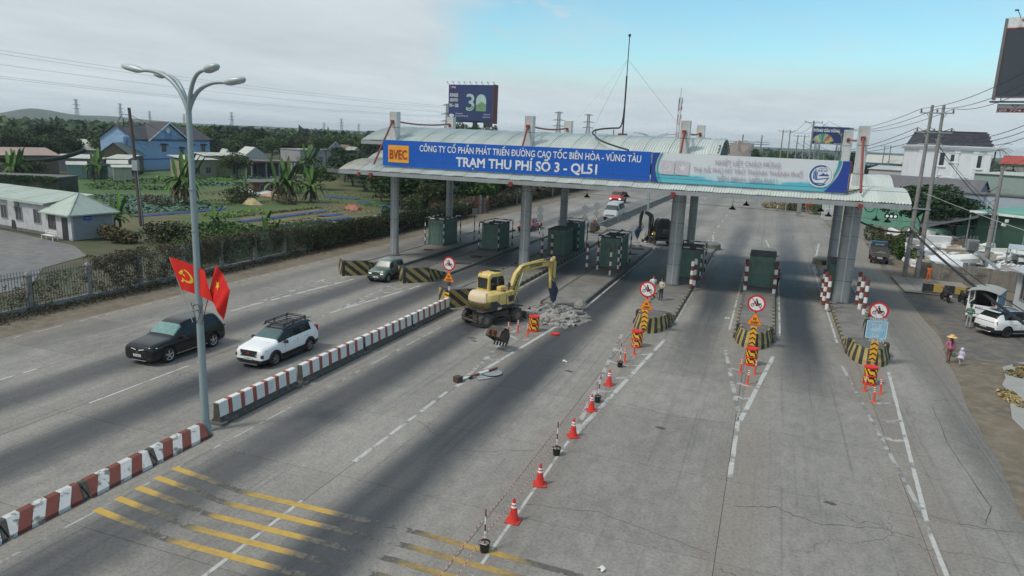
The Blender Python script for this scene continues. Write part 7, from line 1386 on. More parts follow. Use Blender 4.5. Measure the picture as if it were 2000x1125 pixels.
# ================================================================ fields: crop beds
def bed(label,pts,mat,sp,s,h,leaves=3,seed=0,name='crop',rows=True):
    """tufts of leaves set in rows inside a quad given as four ground corners"""
    r=random.Random(seed); A,B,C_,D=[Vector((*p,0)) for p in pts]; L=max((B-A).length,(C_-D).length); W_=max((D-A).length,(C_-B).length); nu,nv=max(2,int(L/sp)),max(2,int(W_/(sp*(1.2 if rows else 1)))); q=MB()
    for i in range(nu):
        for j in range(nv):
            if r.random()<.08: continue
            u=(i+.5+r.uniform(-.3,.3))/nu; v=(j+.5+r.uniform(-.12,.12))/nv; p=(A.lerp(B,u)).lerp(D.lerp(C_,u),v)
            for k in range(leaves): a=r.uniform(0,2*PI); d=Vector((math.cos(a),math.sin(a),r.uniform(.25,.9))); e=Vector((-math.sin(a),math.cos(a),0)); z=s*r.uniform(.8,1.3); q.add([p,p+d*z*.6+e*z*.35,p+d*z,p+d*z*.6-e*z*.35],[(0,1,2,3)])
    q.v=[(x,y,z*h) for x,y,z in q.v]; return tag(mk(name,q,mat,None,(0,0,-.02),fix=False),label,'crop bed','vegetable beds in the left fields',kind='stuff')
def soil(pts,mat,z=-.03,name='soil_bed'): return tag(mk(name,MB().sheet(pts,z),mat),kind='structure')
grn=mixmat('green_ground',(.045,.10,.025),(.075,.14,.03),(.03,.055,.018),.25,1.5); bea=mixmat('bed_earth',(.19,.125,.075),(.13,.09,.05),(.22,.16,.10),.3,2)
soil([(-107,82),(-98,88),(-96,100),(-99,112),(-112,140),(-118,155),(-150,131),(-165,127),(-128,102)],grn)
bed('wide bluish cabbage field behind the utility pole',[(-101,82),(-92,88.5),(-72.5,81),(-76,68)],LB,.62,.42,.8,4,1); bed('cabbage strip nearer the fence, before the wide cabbage field',[(-91,74),(-84,83),(-76,68),(-80,64)],LB,.7,.4,.8,3,2)
bed('far cabbage rows in front of the yellow green house',[(-118,131),(-113,146),(-104,142),(-108,127)],LB,1.0,.6,.8,4,3); bed('far dark cabbage rows behind the tarpaulin heap',[(-110,112),(-99,128),(-94,122),(-103,106)],LB,1.0,.6,.8,4,4)
bed('bright green crop strip across the far field',[(-125,118),(-112,128),(-108,123),(-120,112)],LL,.9,.5,.8,4,5); bed('green meadow strip before the dark walled corner',[(-118,95),(-101,104),(-97,99),(-108,88)],LM,.9,.5,.7,4,6)
bed('grassy green strip beyond the cabbages',[(-128,104),(-118,118),(-108,110),(-116,96)],LM,.9,.5,.7,4,16)
bed('cabbage bed right behind the hedge near the first column',[(-52.5,67),(-50.5,80.5),(-47.8,80),(-49,66)],LB,.5,.42,.8,5,7); bed('bright green bed along the blue net in mid field',[(-70,72),(-68.5,82),(-66,82),(-67,72)],LL,.4,.25,.8,4,8); bed('long green bed crossing the middle field',[(-66,70),(-64,90),(-62.8,90),(-64.5,70)],LM,.4,.3,.8,4,9)
bed('narrow bright bed near the second blue net',[(-60.2,80),(-59,94),(-57.8,94),(-59,80)],LL,.4,.25,.8,4,10); bed('bright green bed beside the far blue net',[(-62,98),(-57.5,97),(-56,101),(-61,103)],LL,.4,.3,.8,4,11); bed('thin bright bed in the near left of the fields',[(-84,86.5),(-78,92),(-76.8,90.5),(-82.5,85)],LL,.45,.3,.8,4,12); bed('patchy green bed before the tarpaulin heap',[(-77,84),(-75.5,95),(-74,95),(-75.2,84)],LM,.5,.3,.7,3,13)
bed('low weedy growth over the middle field',[(-72,96),(-62,104),(-50,88),(-58,84)],LO,.9,.25,.6,2,14); bed('low weedy growth behind the crop nets',[(-95,92),(-86,112),(-60,118),(-70,98)],LO,1.0,.3,.7,2,15)
for k,(x0,x1,y0,y1) in enumerate(((-56.8,-55.6,68,92),(-58.9,-57.8,66,90),(-53.6,-53.1,82,96),(-63,-62,72,88),(-51.8,-50.6,84,94))): soil([(x0,y0),(x1,y0),(x1+.6,y1),(x0+.6,y1)],bea,-.028)
netm=M('blue_net',(.018,.05,.17),.7,var=.15,vs=1.5,world=True,dirt=(.05,.08,.12,.5),dsc=.8)
def net(label,pts,seed=0):
    A,B,C_,D=[Vector((*p,0)) for p in pts]; q=MB(); nu,nv=24,4; v=[]
    for j in range(nv+1):
        for i in range(nu+1): p=A.lerp(B,i/nu).lerp(D.lerp(C_,i/nu),j/nv); v.append((p.x,p.y,.14*math.sin(PI*j/nv)+.05*mnoise.noise((p.x*1.5,p.y*1.5,seed))+.02))
    q.add(v,[(j*(nu+1)+i,j*(nu+1)+i+1,(j+1)*(nu+1)+i+1,(j+1)*(nu+1)+i) for j in range(nv) for i in range(nu)]); return tag(mk('crop_net',q,netm,None,smooth=60),label,'crop net','blue nets over the vegetable beds')
net('blue crop net stretched behind the lamp post',[(-74.5,66),(-72.6,79),(-71.2,79),(-73,66)],1); net('blue crop net in the centre of the near fields',[(-61.6,69.5),(-60.8,86),(-59.4,86),(-60.2,69.5)],2); net('blue crop net nearest the hedge',[(-55.4,68.5),(-53.6,81.5),(-52.2,81.5),(-54,68.5)],3); net('blue crop net slanting towards the dark round tree',[(-64.5,103.5),(-55.6,99.5),(-55.2,97),(-63.8,101)],4); net('bluish net beside the tall banana clump',[(-74,107),(-67,106.5),(-66.6,104.8),(-73.5,105.3)],5); net('small crumpled blue net between two beds',[(-57.6,80.5),(-57.2,84.5),(-55.6,84.5),(-56,80.5)],6)
def heapcloth(name,label,x,y,a,b,h,mat,seed,cat):
    q=MB(); m=16; r=random.Random(seed); q.loft([[(a*k*(1+.2*r.uniform(-1,1))*math.cos(t_),b*k*(1+.2*r.uniform(-1,1))*math.sin(t_),z*(1+.2*r.uniform(-1,1))) for t_ in [2*PI*i/m for i in range(m)]] for k,z in ((1,0),(.8,h*.5),(.45,h*.9),(.1,h))],0,True); return tag(mk(name,q,mat,None,(x,y,-.03),smooth=25),label,cat)
heapcloth('tarpaulin_heap','crumpled white and grey tarpaulin heap in the fields',-86,102.5,4.5,1.6,.8,M('tarp_white',(.42,.44,.45),.7,var=.3,vs=1),1,'tarpaulin'); heapcloth('tarpaulin_heap','orange and blue end of the tarpaulin pile',-80.5,100,2.2,1.0,.4,M('tarp_orange',(.38,.22,.13),.7,var=.4,vs=1),2,'tarpaulin'); heapcloth('tarpaulin_heap','small red and grey tarpaulin beside the middle net',-58.5,91,1.4,.9,.7,M('tarp_red',(.32,.12,.08),.7,var=.4,vs=1.5),3,'tarpaulin')
heapcloth('sack_heap','pale heap of sacks behind the hedge by the first column',-44.4,84.5,1.3,.9,.7,M('sack_pale',(.36,.35,.33),.8,var=.2),4,'sack heap'); heapcloth('litter_heap','cream coloured plastic litter pile under the tall banana clump',-73.5,87,1.6,.7,.9,M('litter_cream',(.42,.34,.18),.8,var=.3,vs=3),5,'litter heap')
# ================================================================ left buildings
def house(name,label,A,B,depth,h,wall,roof,kind='gable',rh=2,ov=.5,wins=(),doors=(),cat='house',winm=None,framem=None,z0=0,group=None,awn=False,ridge='x',strips=0,base=None):
    """front wall runs A->B as seen from the road; depth goes away from the road"""
    A=Vector((*A,0));B=Vector((*B,0)); L=(B-A).length; t=thing(name,label,cat,(A.x,A.y,z0),math.atan2(B.y-A.y,B.x-A.x),group); D=depth
    mk('wall',MB().box(0,L,0,.2,0,h),wall,t); mk('wall',MB().box(0,L,D-.2,D,0,h),wall,t); mk('wall',MB().box(0,.2,.2,D-.2,0,h),wall,t); mk('wall',MB().box(L-.2,L,.2,D-.2,0,h),wall,t)
    def panels(P,Q,R_,S,n,th=.08):  # quad split into roof sheets
        P,Q,R_,S=map(Vector,(P,Q,R_,S))
        for i in range(n):
            a,b=i/n,(i+1)/n-.004/n; p0,p1,p2,p3=P.lerp(Q,a),P.lerp(Q,b),S.lerp(R_,b),S.lerp(R_,a); u=Vector((0,0,th+(i%2)*.015)); mk('roof_sheet',MB().add([p0,p1,p2,p3,p0+u,p1+u,p2+u,p3+u],[(3,2,1,0),(4,5,6,7),(0,1,5,4),(1,2,6,5),(2,3,7,6),(3,0,4,7)]),roof,t)
    n=strips or max(2,int(L/2.2))
    if kind=='gable' and ridge=='x':
        panels((-ov,-ov,h-.1),(L+ov,-ov,h-.1),(L+ov,D/2,h+rh),(-ov,D/2,h+rh),n); panels((-ov,D+ov,h-.1),(L+ov,D+ov,h-.1),(L+ov,D/2,h+rh),(-ov,D/2,h+rh),n)
        for x in (.1,L-.1): mk('gable',MB().prism([(0,h),(D,h),(D/2,h+rh-.1)],x-.1,x+.1,'x'),wall,t)
    elif kind=='gable':
        panels((-ov,-ov,h-.1),(-ov,D+ov,h-.1),(L/2,D+ov,h+rh),(L/2,-ov,h+rh),max(2,int(D/2.2))); panels((L+ov,-ov,h-.1),(L+ov,D+ov,h-.1),(L/2,D+ov,h+rh),(L/2,-ov,h+rh),max(2,int(D/2.2)))
        for y in (.1,D-.1): mk('gable',MB().prism([(0,h),(L,h),(L/2,h+rh-.1)],y-.1,y+.1,'y'),wall,t)
    elif kind=='mono': panels((-ov,-ov,h),(L+ov,-ov,h),(L+ov,D+ov,h+rh),(-ov,D+ov,h+rh),n)
    elif kind=='flat': mk('roof_slab',MB().box(-.15,L+.15,-.15,D+.15,h,h+.18),roof,t)
    elif kind=='hip':
        ap=(L/2,D/2,h+rh); c=[(-ov,-ov,h-.1),(L+ov,-ov,h-.1),(L+ov,D+ov,h-.1),(-ov,D+ov,h-.1)]
        for i in range(4): mk('roof_face',MB().add([c[i],c[(i+1)%4],ap,Vector(c[i])+Vector((0,0,-.12)),Vector(c[(i+1)%4])+Vector((0,0,-.12))],[(0,1,2),(0,3,4,1)]),roof,t); mk('ridge_cap',MB().bar(c[i],ap,.14,.08),roof,t)
    wm=winm or glass; fm=framem or M('window_frame_grey',(.3,.3,.3),.6)
    for (u,z,ww,wh) in wins:
        f=mk('window',MB().box(u-ww/2-.08,u+ww/2+.08,-.06,.02,z-.08,z).box(u-ww/2-.08,u+ww/2+.08,-.06,.02,z+wh,z+wh+.08).box(u-ww/2-.08,u-ww/2,-.06,.02,z,z+wh).box(u+ww/2,u+ww/2+.08,-.06,.02,z,z+wh).box(u-.03,u+.03,-.05,.0,z,z+wh),fm,t); mk('pane',MB().box(u-ww/2,u+ww/2,-.02,.01,z,z+wh),wm,f)
        if awn: mk('awning',MB().prism([(0,z+wh+.45),(-.7,z+wh+.1),(-.7,z+wh+.02),(0,z+wh+.1)],u-ww/2-.35,u+ww/2+.35,'x'),M('awning_dark',(.03,.035,.04),.7),f)
    for (u,ww,wh) in doors: mk('door',MB().box(u-ww/2,u+ww/2,-.03,.01,0,wh),M('door_dark',(.02,.025,.03),.6),t)
    return t
wl=M('wall_white',(.48,.49,.50),.85,var=.1,vs=.8,dirt=(.2,.19,.17,.6),dsc=1.1,dth=(.5,.75),streak=.3); rg=M('roof_grey_green',(.36,.42,.37),.6,.1,var=.1,rand=.05,dirt=(.22,.22,.2,.5),dsc=.6); wbl=M('wall_light_blue',(.25,.38,.56),.8,var=.06,vs=.4); rdk=M('roof_dark_slate',(.055,.055,.065),.8,var=.15,vs=1,rand=.08); wpk=M('wall_purple_grey',(.20,.19,.23),.85,var=.12); rwh=M('roof_pale_sheet',(.46,.47,.42),.55,.1,var=.08,rand=.06); wgr=M('wall_grey_plaster',(.30,.30,.31),.9,var=.12,dirt=(.15,.15,.14,.6),dsc=.7,streak=.3); wyl=M('wall_yellow_green',(.25,.27,.13),.9,var=.12,dirt=(.14,.14,.09,.6),dsc=.8); wbr=M('wall_brown',(.15,.115,.09),.9,var=.2); rpk=M('roof_pinkish_tile',(.33,.24,.21),.8,var=.15,rand=.1); wtl=M('wall_teal',(.16,.25,.24),.8,var=.15)
wd=M('old_window',(.06,.06,.065),.5,var=.3)
# long white office wing + pavilion
wing=house('office_wing','long dirty white office building with green sheet roof and small windows at the yard','x' and (-95.,53.9),(-67.0,49.75),4.2,3.25,wl,rg,'mono',.6,.35,[(28.3-x,1.15,1.1,1.35) for x in (1.9,5.2,8.0,11.6,15.0,18.4,22)],[(28.3-6.7,.8,2.0)] and (),winm=wd)
mk('air_conditioner',MB().box(22.0,23.2,-.45,-.05,2.55,3.15),M('ac_box',(.4,.4,.38),.7,dirt=(.2,.18,.15,.7),dsc=2),wing,bevel=.03); mk('parapet_strip',MB().box(0,28.3,-.38,-.3,3.1,3.3),M('gutter_pale',(.4,.45,.42),.6),wing)
mk('stain_band',MB().box(0,28.3,-.012,-.004,0,.35),M('wall_damp',(.14,.135,.125),.95,var=.3),wing)
for x in (12.9,21.4): mk('stain_patch',MB().sheet([(0,0)]*0 or [(0,0),(1,0),(1,1)],0) if 0 else MB().add([(x,-.015,.1),(x+1,-.015,.1),(x+.8,-.015,1.0),(x+.2,-.015,1.1)],[(0,1,2,3)]),M('soot',(.035,.033,.03),.95),wing)
pav=house('white_pavilion','small white pavilion with pyramid green roof and dark door at the yard','x' and (-67.0,49.5),(-62.9,48.95),4.3,2.6,wl,rg,'hip',1.75,.45,[(1.0,.95,1.0,1.2)],[(3.1,.95,2.15)],winm=wd,framem=M('shutter_brown',(.1,.08,.07),.7))
mk('side_wall_shade',MB().box(4.14,4.16,.2,4.1,0,2.6),M('wall_shaded_grey',(.26,.27,.28),.9,var=.1),pav); sg_=mk('blue_plaque',MB().box(4.17,4.2,1.2,2.0,1.85,2.3),M('plaque_blue',(.03,.08,.35),.5),pav); text('plaque_lettering','P. BẢO VỆ',.14,white,sg_,(4.205,1.6,2.1),(R(90),0,R(90)),.002,0,.6)  # thin sheet over the white side wall, its shade painted in as grey
tb=thing('white_bench','white railing bench standing beside the pavilion window','bench',(-65.9,48.6,0),R(-8)); mk('seat',MB().box(0,1.9,-.5,-.1,.42,.46),white,tb); mk('backrest',MB().bar((0,-.05,.85),(1.9,-.05,.85),.05).bar((0,-.05,.65),(1.9,-.05,.65),.05),white,tb)
for x in (0.03,1.87): mk('leg',MB().box(x-.03,x+.03,-.52,-.46,0,.46),white,tb); mk('leg',MB().box(x-.03,x+.03,-.08,-.02,0,.9),white,tb)
t=house('vine_wall','dark concrete wall block overgrown with creepers behind the office wing',(-112,65.5),(-95,72.5),5,3.2,M('wall_mossy',(.10,.085,.065),.95,var=.3,dirt=(.035,.05,.02,.9),dsc=.5,dth=(.4,.6)),concd,'flat',cat='wall'); 
q=MB(); r=random.Random(5)
for i in range(4200): x=r.uniform(0,17.5); z=3.4-r.random()**1.6*3.2; 
q=MB()
for i in range(5200):
    x=r.uniform(0,18.2); z=3.45-(r.random()**1.3)*3.3
    if x>10.5 and z<2.6-.6*mnoise.noise((x,0,0)) and mnoise.noise((x*.6,z*.7,1))<.25: continue
    p=Vector((x,-r.random()*.35,z)); a=Vector((r.gauss(0,1),r.gauss(0,.4),r.gauss(0,1))).normalized(); b=a.cross(Vector((0,1,0))); k=.16*r.uniform(.6,1.4); q.add([p-a*k,p-b*k*.5,p+a*k,p+b*k*.5],[(0,1,2,3)])
mk('creeper',q,LG,t,fix=False)['kind']='stuff'
# blue house
bh=house('blue_house','large two storey light blue house with dark slate roof and front gable','x' and (-144.6,130.6),(-146.5,157.2),10,7.5,wbl,rdk,'gable',3.1,.5,[(9.6,4.4,1.5,1.6),(15.8,3.6,1.2,1.6),(19.2,4.4,1.5,1.6),(24.0,4.4,1.5,1.6)],winm=wd,awn=True,strips=12)
mk('blue_band',MB().box(-.05,26.7,-.05,.0,2.5,2.75).box(-.05,26.7,-.05,.0,7.0,7.2),M('band_blue',(.03,.09,.28),.7),bh)
g=mk('front_gable',MB().prism([(4.4,7.3),(17.5,7.3),(10.9,11.4)],-.4,.0,'y'),wbl,bh)
for s_ in (-1,1): mk('gable_roof',MB().add([(10.95,-1.0,11.75),(10.95+s_*7.4,-1.0,7.15),(10.95+s_*7.4,5,7.15),(10.95,5,11.75),(10.95,-1.0,11.5),(10.95+s_*7.4,-1.0,6.9)],[(0,1,2,3),(0,4,5,1)]),rdk,g); mk('verge_board',MB().bar((10.95,-1.02,11.6),(10.95+s_*7.35,-1.02,7.0),.1,.25),white,g)
mk('round_vent',MB().lathe([(.65,-.45),(.65,-.41)],(10.9,0,9.7),20,axis='y'),white,g); mk('gable_stripe',MB().box(9.6,12.2,-.43,-.4,7.3,9.6),M('band_mid_blue',(.14,.26,.46),.8),g)
for k in range(7): mk('cladding_line',MB().box(5.2+k*.75,9.5,-.43,-.405,7.6+k*.4,7.66+k*.4).box(12.3,16.7-k*.75,-.43,-.405,7.6+k*.4,7.66+k*.4),M('band_mid_blue',(0,0,0)),g)
mk('side_tower',MB().box(-2.6,-.02,.5,3,0,8.0),wbl,bh); mk('tower_stripe',MB().box(-1.8,-1.5,.45,.5,1,7),M('band_blue',(0,0,0)),bh); mk('roof_end_annex',MB().box(26.9,28.6,1.5,7,6.6,6.9),rdk,bh)
house('small_warehouse','small pale sheet metal warehouse among the trees',(-207.6,156.5),(-205,163.2),7,5,M('sheet_wall_pale',(.33,.36,.38),.6,.1,var=.1),rwh,'gable',1.6,.3,cat='warehouse'); house('long_warehouse','long pale roofed warehouse with purple grey gable end',(-176,140),(-167.4,151.5),12,3.6,wpk,rwh,'gable',2.6,.4,cat='warehouse',strips=8)
house('green_gabled_shed','brown shed with dark verge and green side wall before the blue house','x' and (-146,121.8),(-139.8,125.3),8,3.6,wbr,M('roof_green_dark',(.09,.13,.11),.7,var=.15,rand=.05),'gable',3,.5,ridge='y',cat='shed'); house('low_long_shed','low long pale roof at the picture edge',(-205,124),(-193.4,142.1),7,3.6,wpk,rwh,'mono',1,.4,cat='shed')
house('pink_roofed_shed','long low building with faded pinkish roof at the picture edge',(-149,84),(-141.2,108.3),7,3.9,wbr,rpk,'mono',1.3,.4,cat='building'); house('grey_annex','small grey brown annex with pale slanting roof',(-137.2,116.5),(-133,118.3),5,3.4,wpk,rwh,'mono',.7,.3,[(2.6,1.3,.7,1.4)],cat='annex',winm=M('teal_pane',(.1,.25,.25),.5)); house('purple_wall_shed','low purple grey walled shed with white roof edge',(-150,115),(-143.5,121),5,2.9,wpk,rwh,'mono',.7,.3,cat='shed')
house('teal_shed','tiny teal sheet shed beside the banana clump',(-130.1,101.5),(-128.1,104.1),3,2.7,wtl,rwh,'mono',.5,.2,cat='shed'); house('teal_shed','teal sheet lean-to next to the tiny shed',(-128,104.2),(-126.4,107.4),3,2.5,wtl,wtl,'flat',cat='shed'); house('tin_shed','pale tin box shed at the field edge before the grey annex',(-121.3,104.3),(-119.3,106.8),3,2.6,M('tin_pale',(.33,.34,.27),.7,var=.2,streak=.4),rwh,'mono',.3,.3,cat='shed')
house('arched_tin_store','small white arched tin store beside the grey annex',(-131.5,112),(-129.3,114.5),4,2.6,M('wall_white_tin',(.45,.47,.43),.6),rwh,'mono',.6,.4,cat='shed')
house('beige_house','low beige house with pale slanting roof behind the grey green tree',(-118.6,120.8),(-117.0,127.2),7,3.9,M('wall_beige',(.28,.25,.18),.9,var=.15),rwh,'mono',.7,.5,[(2,1,1.2,1.3),(4.6,1,1.2,1.3)],winm=wd); hy=house('yellow_house','yellow green single storey house with arched dark openings',(-120.1,127.3),(-115.6,135.4),8,4.7,wyl,rwh,'mono',.4,.3,[(1.6,.6,1.0,1.8),(6.6,.6,1.2,1.9)],winm=M('opening_dark',(.012,.012,.012),.9))
hp=house('porch_house','grey brown house with deep open porch and slender posts','x' and (-115.5,135.5),(-110.4,144.8),8,3.5,M('wall_dim_brown',(.10,.085,.08),.9),wbr,'flat',0,.3,[(1.5,.6,1.5,2.2),(5.2,.6,1.4,2.2),(8.2,.6,1.4,2.0)],winm=M('opening_dark',(0,0,0)))
mk('porch_roof',MB().box(-.3,10.9,-2.6,0,3.4,3.75),M('porch_tile_brown',(.14,.09,.085),.8),hp)
for x in (.2,3.6,6.8,10.2): mk('porch_post',MB().box(x-.15,x+.15,-2.4,-2.1,0,3.4),wgr,hp)
house('white_gable_house','small white gable standing behind the porch house',(-126.2,147),(-123.5,152.6),6,4.2,M('wall_pale',(.42,.43,.43),.9,streak=.3),rwh,'gable',2.2,.0,ridge='y'); house('white_gable_house','narrow white gable pillar by the yellow green house',(-127.5,141.5),(-126.6,143.2),4,4.4,M('wall_pale',(0,0,0)),rwh,'gable',1.4,.0,ridge='y')
g1=house('grey_row_house','grey plaster row house with three sharp gables above its parapet',(-119.2,160.5),(-113.1,179.3),9,5.9,wgr,wgr,'flat',wins=[(2.2,2.6,1.1,1.6),(6.6,2.6,1.1,1.6),(14.2,2.6,1.1,1.6)],winm=wd)
for u,wd_,hh in ((3.8,3.2,1.4),(12.0,6.4,2.3)): mk('parapet_gable',MB().prism([(u-wd_/2,6.1),(u+wd_/2,6.1),(u,6.1+hh)],.1,.3,'y'),wgr,g1)
house('low_white_wall_building','long low white walled building with brown roof edge',(-131,200.5),(-124,222),8,2.8,M('wall_pale',(0,0,0)),M('roof_brownish',(.16,.10,.08),.8),'mono',.6,.3,cat='building'); house('grey_gable_house','far small grey gable house beside the canopy end',(-122,188),(-119,193),6,4.0,wgr,wgr,'gable',2.6,.1,ridge='y'); house('yellow_gable_house','far small house with a yellow gable edge',(-128,193),(-125,198),6,4.4,M('wall_ochre',(.3,.24,.1),.9),M('roof_brownish',(0,0,0)),'gable',2.6,.2,ridge='y')
h_=house('brown_hut','low brown brick and board hut with flat tin roof in the fields','x' and (-85,101),(-80.6,106.4),3.5,2.0,M('hut_brick',(.15,.085,.055),.9,var=.3,vs=4),M('hut_roof',(.11,.11,.11),.8,var=.3),'mono',.25,.5,[(1.5,.5,.6,1.1),(3.4,.9,1.0,.7)],winm=M('opening_dark',(0,0,0)),cat='hut')
nt_=tag(mk('shade_net',MB().tube(sag((-140.5,91,4.6),(-134,109,5.4),1.9,16),.42,8),M('net_black',(.015,.02,.017),.9),None,smooth=60),'black shade netting sagging before the pink roofed shed','shade net')
# small plants scattered near the left buildings
rr=random.Random(31)
for i,(x,y,h,w_,k,lb) in enumerate(((-139,99,4.5,6,'mid','green tree in front of the pink roofed shed'),(-133,97,3.8,5,'olive','olive shrub tree between banana clumps at the picture edge'),(-168,120,5.0,8,'mid','green treetops rising between the two sheds'),(-122,110,3,4,'mid','low green shrub tree beside the tin shed'),(-100,136,4.6,6,'dark','dark shrub tree before the porch house'),(-97,150,6,8,'dark','dark tree between the porch house and the grey row'),(-104,170,6.0,8,'dark','dark tree before the grey row house'),(-96,166,6,7,'mid','green tree before the sharp gables'),(-100,185,6.5,9,'dark','dark tree before the low white building'),(-88,160,6.6,8,'dark','dark tree in the gap left of the canopy end'),(-70,152,7,9,'mid','green tree just left of the canopy end'))): tree(lb,x,y,h,w_,k,i+40)
palm('small palm rising beside the grey row house',-108,156,6.2,2.6,14,3); palm('palm with arching fronds before the low white building',-95,146,5.5,2.8,14,4)
# the wood behind the houses: individual trees, then one mass beyond
ct=0; kinds=['dark','dark','mid','dark','olive','dark','mid']
for row,(dist,h0,n,ox) in enumerate(((262,10.0,38,0),(285,10.8,34,3),(235,8.2,30,1))):
    for i in range(n):
        az=R(-57+ (i+.5*(row%2))*(40.0/n)+rr.uniform(-.5,.5)) if row<2 else R(-57+(i)*(17./n)); 
        if row==2 and False: continue
        d=dist+rr.uniform(-12,12)+ (35 if az>R(-30) else 0); x,y=math.sin(az)*d,math.cos(az)*d; k=kinds[(i*3+row)%7]
        tree({'dark':'dark green tree of the wood behind the left houses','mid':'mid green tree of the wood behind the left houses','olive':'grey olive tree of the wood behind the left houses'}[k],x,y,h0*rr.uniform(.8,1.12),rr.uniform(8,11.5),k,ct,'trees of the wood behind the left houses:'+k); ct+=1
def farwood(name,label,az0,az1,d0,d1,rows,zt,mat,seed,s=1.6,dens=14,rad=6):
    r=random.Random(seed); q=MB()
    for j in range(rows):
        d=d0+(d1-d0)*(j/(max(1,rows-1)))**1.5; n=int((az1-az0)*d/ (rad*1.35*(1+j*.25)))
        for i in range(n):
            a=az0+(az1-az0)*(i+r.random())/n; dd=d*(1+r.uniform(-.04,.04)); x,y=math.sin(a)*dd,math.cos(a)*dd; h=zt*r.uniform(.82,1.08); rr_=rad*(1+j*.25); leafcloud(q,(x,y,h-rr_*.45),(rr_*.75,rr_*.75,rr_*.5),dens,s*(1+j*.25),r,shell=.4)
    return tag(mk(name,q,mat,None,fix=False),label,'woods','far woods',kind='stuff')
farwood('far_woods','dark woods reaching to the horizon behind the left houses',R(-60),R(-12),310,900,7,10.2,LG,1,1.7,26); farwood('far_woods','paler woods mixed through the dark far woods',R(-60),R(-12),330,1000,7,9.8,LM,2,1.8,12); farwood('far_woods','woods along the horizon behind the toll canopy and to the other side of the road',R(-12),R(24),380,1000,5,9.0,LG,3,1.9,16); 
# distant ridge and canopy sheet
def ridge(name,az0,az1,dist,hf,mat,n=140,depth=600):
    q=MB(); v=[]
    for i in range(n+1):
        a=az0+(az1-az0)*i/n; h=hf(i/n)+mnoise.noise((i*.22,dist,0))*1.3+mnoise.noise((i*.9,dist,5))*.7
        for d,hh in ((dist-depth*.5,-1),(dist,h),(dist+depth*.5,h*.6),(dist+depth,-1)): v.append((math.sin(a)*d,math.cos(a)*d,hh))
    q.add(v,[(4*i+k,4*i+k+1,4*i+k+5,4*i+k+4) for i in range(n) for k in range(3)]); return tag(mk(name,q,mat,None,smooth=60),kind='structure')
hm=mixmat('hill_green',(.03,.05,.022),(.05,.075,.03),(.025,.04,.02),.01,.06)
ridge('hills',R(-62),R(-10),2300,lambda t:11+22*math.exp(-((t-.16)/.035)**2)+12*math.exp(-((t-.24)/.06)**2)+3*math.exp(-((t-.4)/.15)**2),hm); ridge('hills',R(-14),R(40),2600,lambda t:12.5+2*math.sin(t*9),hm); ridge('hills',R(-62),R(40),1300,lambda t:7.5+1.5*math.sin(t*14),hm,200,500)
# ================================================================ right side
pg=M('pole_concrete',(.24,.235,.225),.85,var=.12,vs=2,dirt=(.13,.12,.11,.5),dsc=1.5); ins=M('insulator',(.10,.09,.09),.4)
def dpole(label,x,y,h,arms=(),gap=1.3,rz=0,lean=0,single=False,r=.17,group=None):
    t=thing('utility_pole',label,'utility pole',(x,y,0),rz,group)
    for k in ((-gap/2,gap/2) if not single else (0,)): mk('pole',MB().tube([(k,0,0),(k*(.85),0,h)],[r*1.35,r*.75],10),pg,t,smooth=40)
    for z,wd_,ni in arms:
        a=mk('cross_arm',MB().box(-wd_/2,wd_/2,-.16,-.08,z-.05,z+.05).box(-wd_/2,wd_/2,.08,.16,z-.05,z+.05),galv,t)
        for s in (-1,1): mk('arm_brace',MB().bar((s*wd_*.3,0,z),(s*gap*.3 if not single else 0,0,z-.8),.06),galv,t)
        for i in range(ni): xx=-wd_/2+.1+(wd_-.2)*i/(ni-1); mk('insulator',MB().lathe([(.05,0),(.09,.06),(.05,.1),(.09,.16),(.05,.2),(.07,.28)],(xx,0,z+.05),8),ins,t)
    return t
pp=dpole('twin concrete utility poles with two crossarms beside the orange worker',13.3,74.6,15.9,((15.2,2.7,3),(13.5,2.9,3)),1.05,R(-8))
mk('strap',MB().box(-.75,.75,-.22,.22,6.5,6.6).box(-.75,.75,-.22,.22,2.9,3.1),galv,pp); mk('cable_ring',MB().tube([(-.95+.42*math.cos(a),-.25,4.4+.45*math.sin(a)) for a in [R(k*24) for k in range(16)]],.04,6),blackp,pp); mk('third_arm',MB().box(-1.1,.3,-.1,.1,12.4,12.5).bar((.2,0,12.9),(.9,0,12.3),.07),galv,pp); mk('meter_box',MB().box(.2,.45,-.3,-.1,2.2,2.8),steel,pp)
p2=dpole('single weathered utility pole with brackets and cables behind the concrete wall',21.5,83.9,10.3,(),0,0,0,True,.2)
mk('cap_bracket',MB().bar((-.9,0,8.2),(.9,0,8.4),.06).bar((-1.2,-.1,5.8),(-.1,-.1,6),.16).box(-.4,.4,-.3,.3,2.5,2.6),galv,p2); mk('floodlamp',MB().obox((.9,-.3,4.9),(.35,.2,.28),.4,0,.3).obox((1.1,-.3,5.3),(.25,.2,.3),.4),white,p2); mk('cable_loop',MB().tube([(-.2,-.1,8.6),(-1.1,-.2,7.8),(-1.2,-.2,6.6),(-.6,-.2,6),(-.1,-.1,6.4)],.03,5).tube([(.1,-.1,7.5),(-.7,-.2,7),(-.6,-.2,5.5),(-.1,-.1,4.6)],.025,5),blackp,p2)
for s in (-1,1): mk('meter_box',MB().box(s*.5-.28,s*.5+.28,-.4,-.1,1.2,1.85),M('meter_cream',(.42,.38,.28),.7,dirt=(.2,.1,.06,.6),dsc=4),p2)
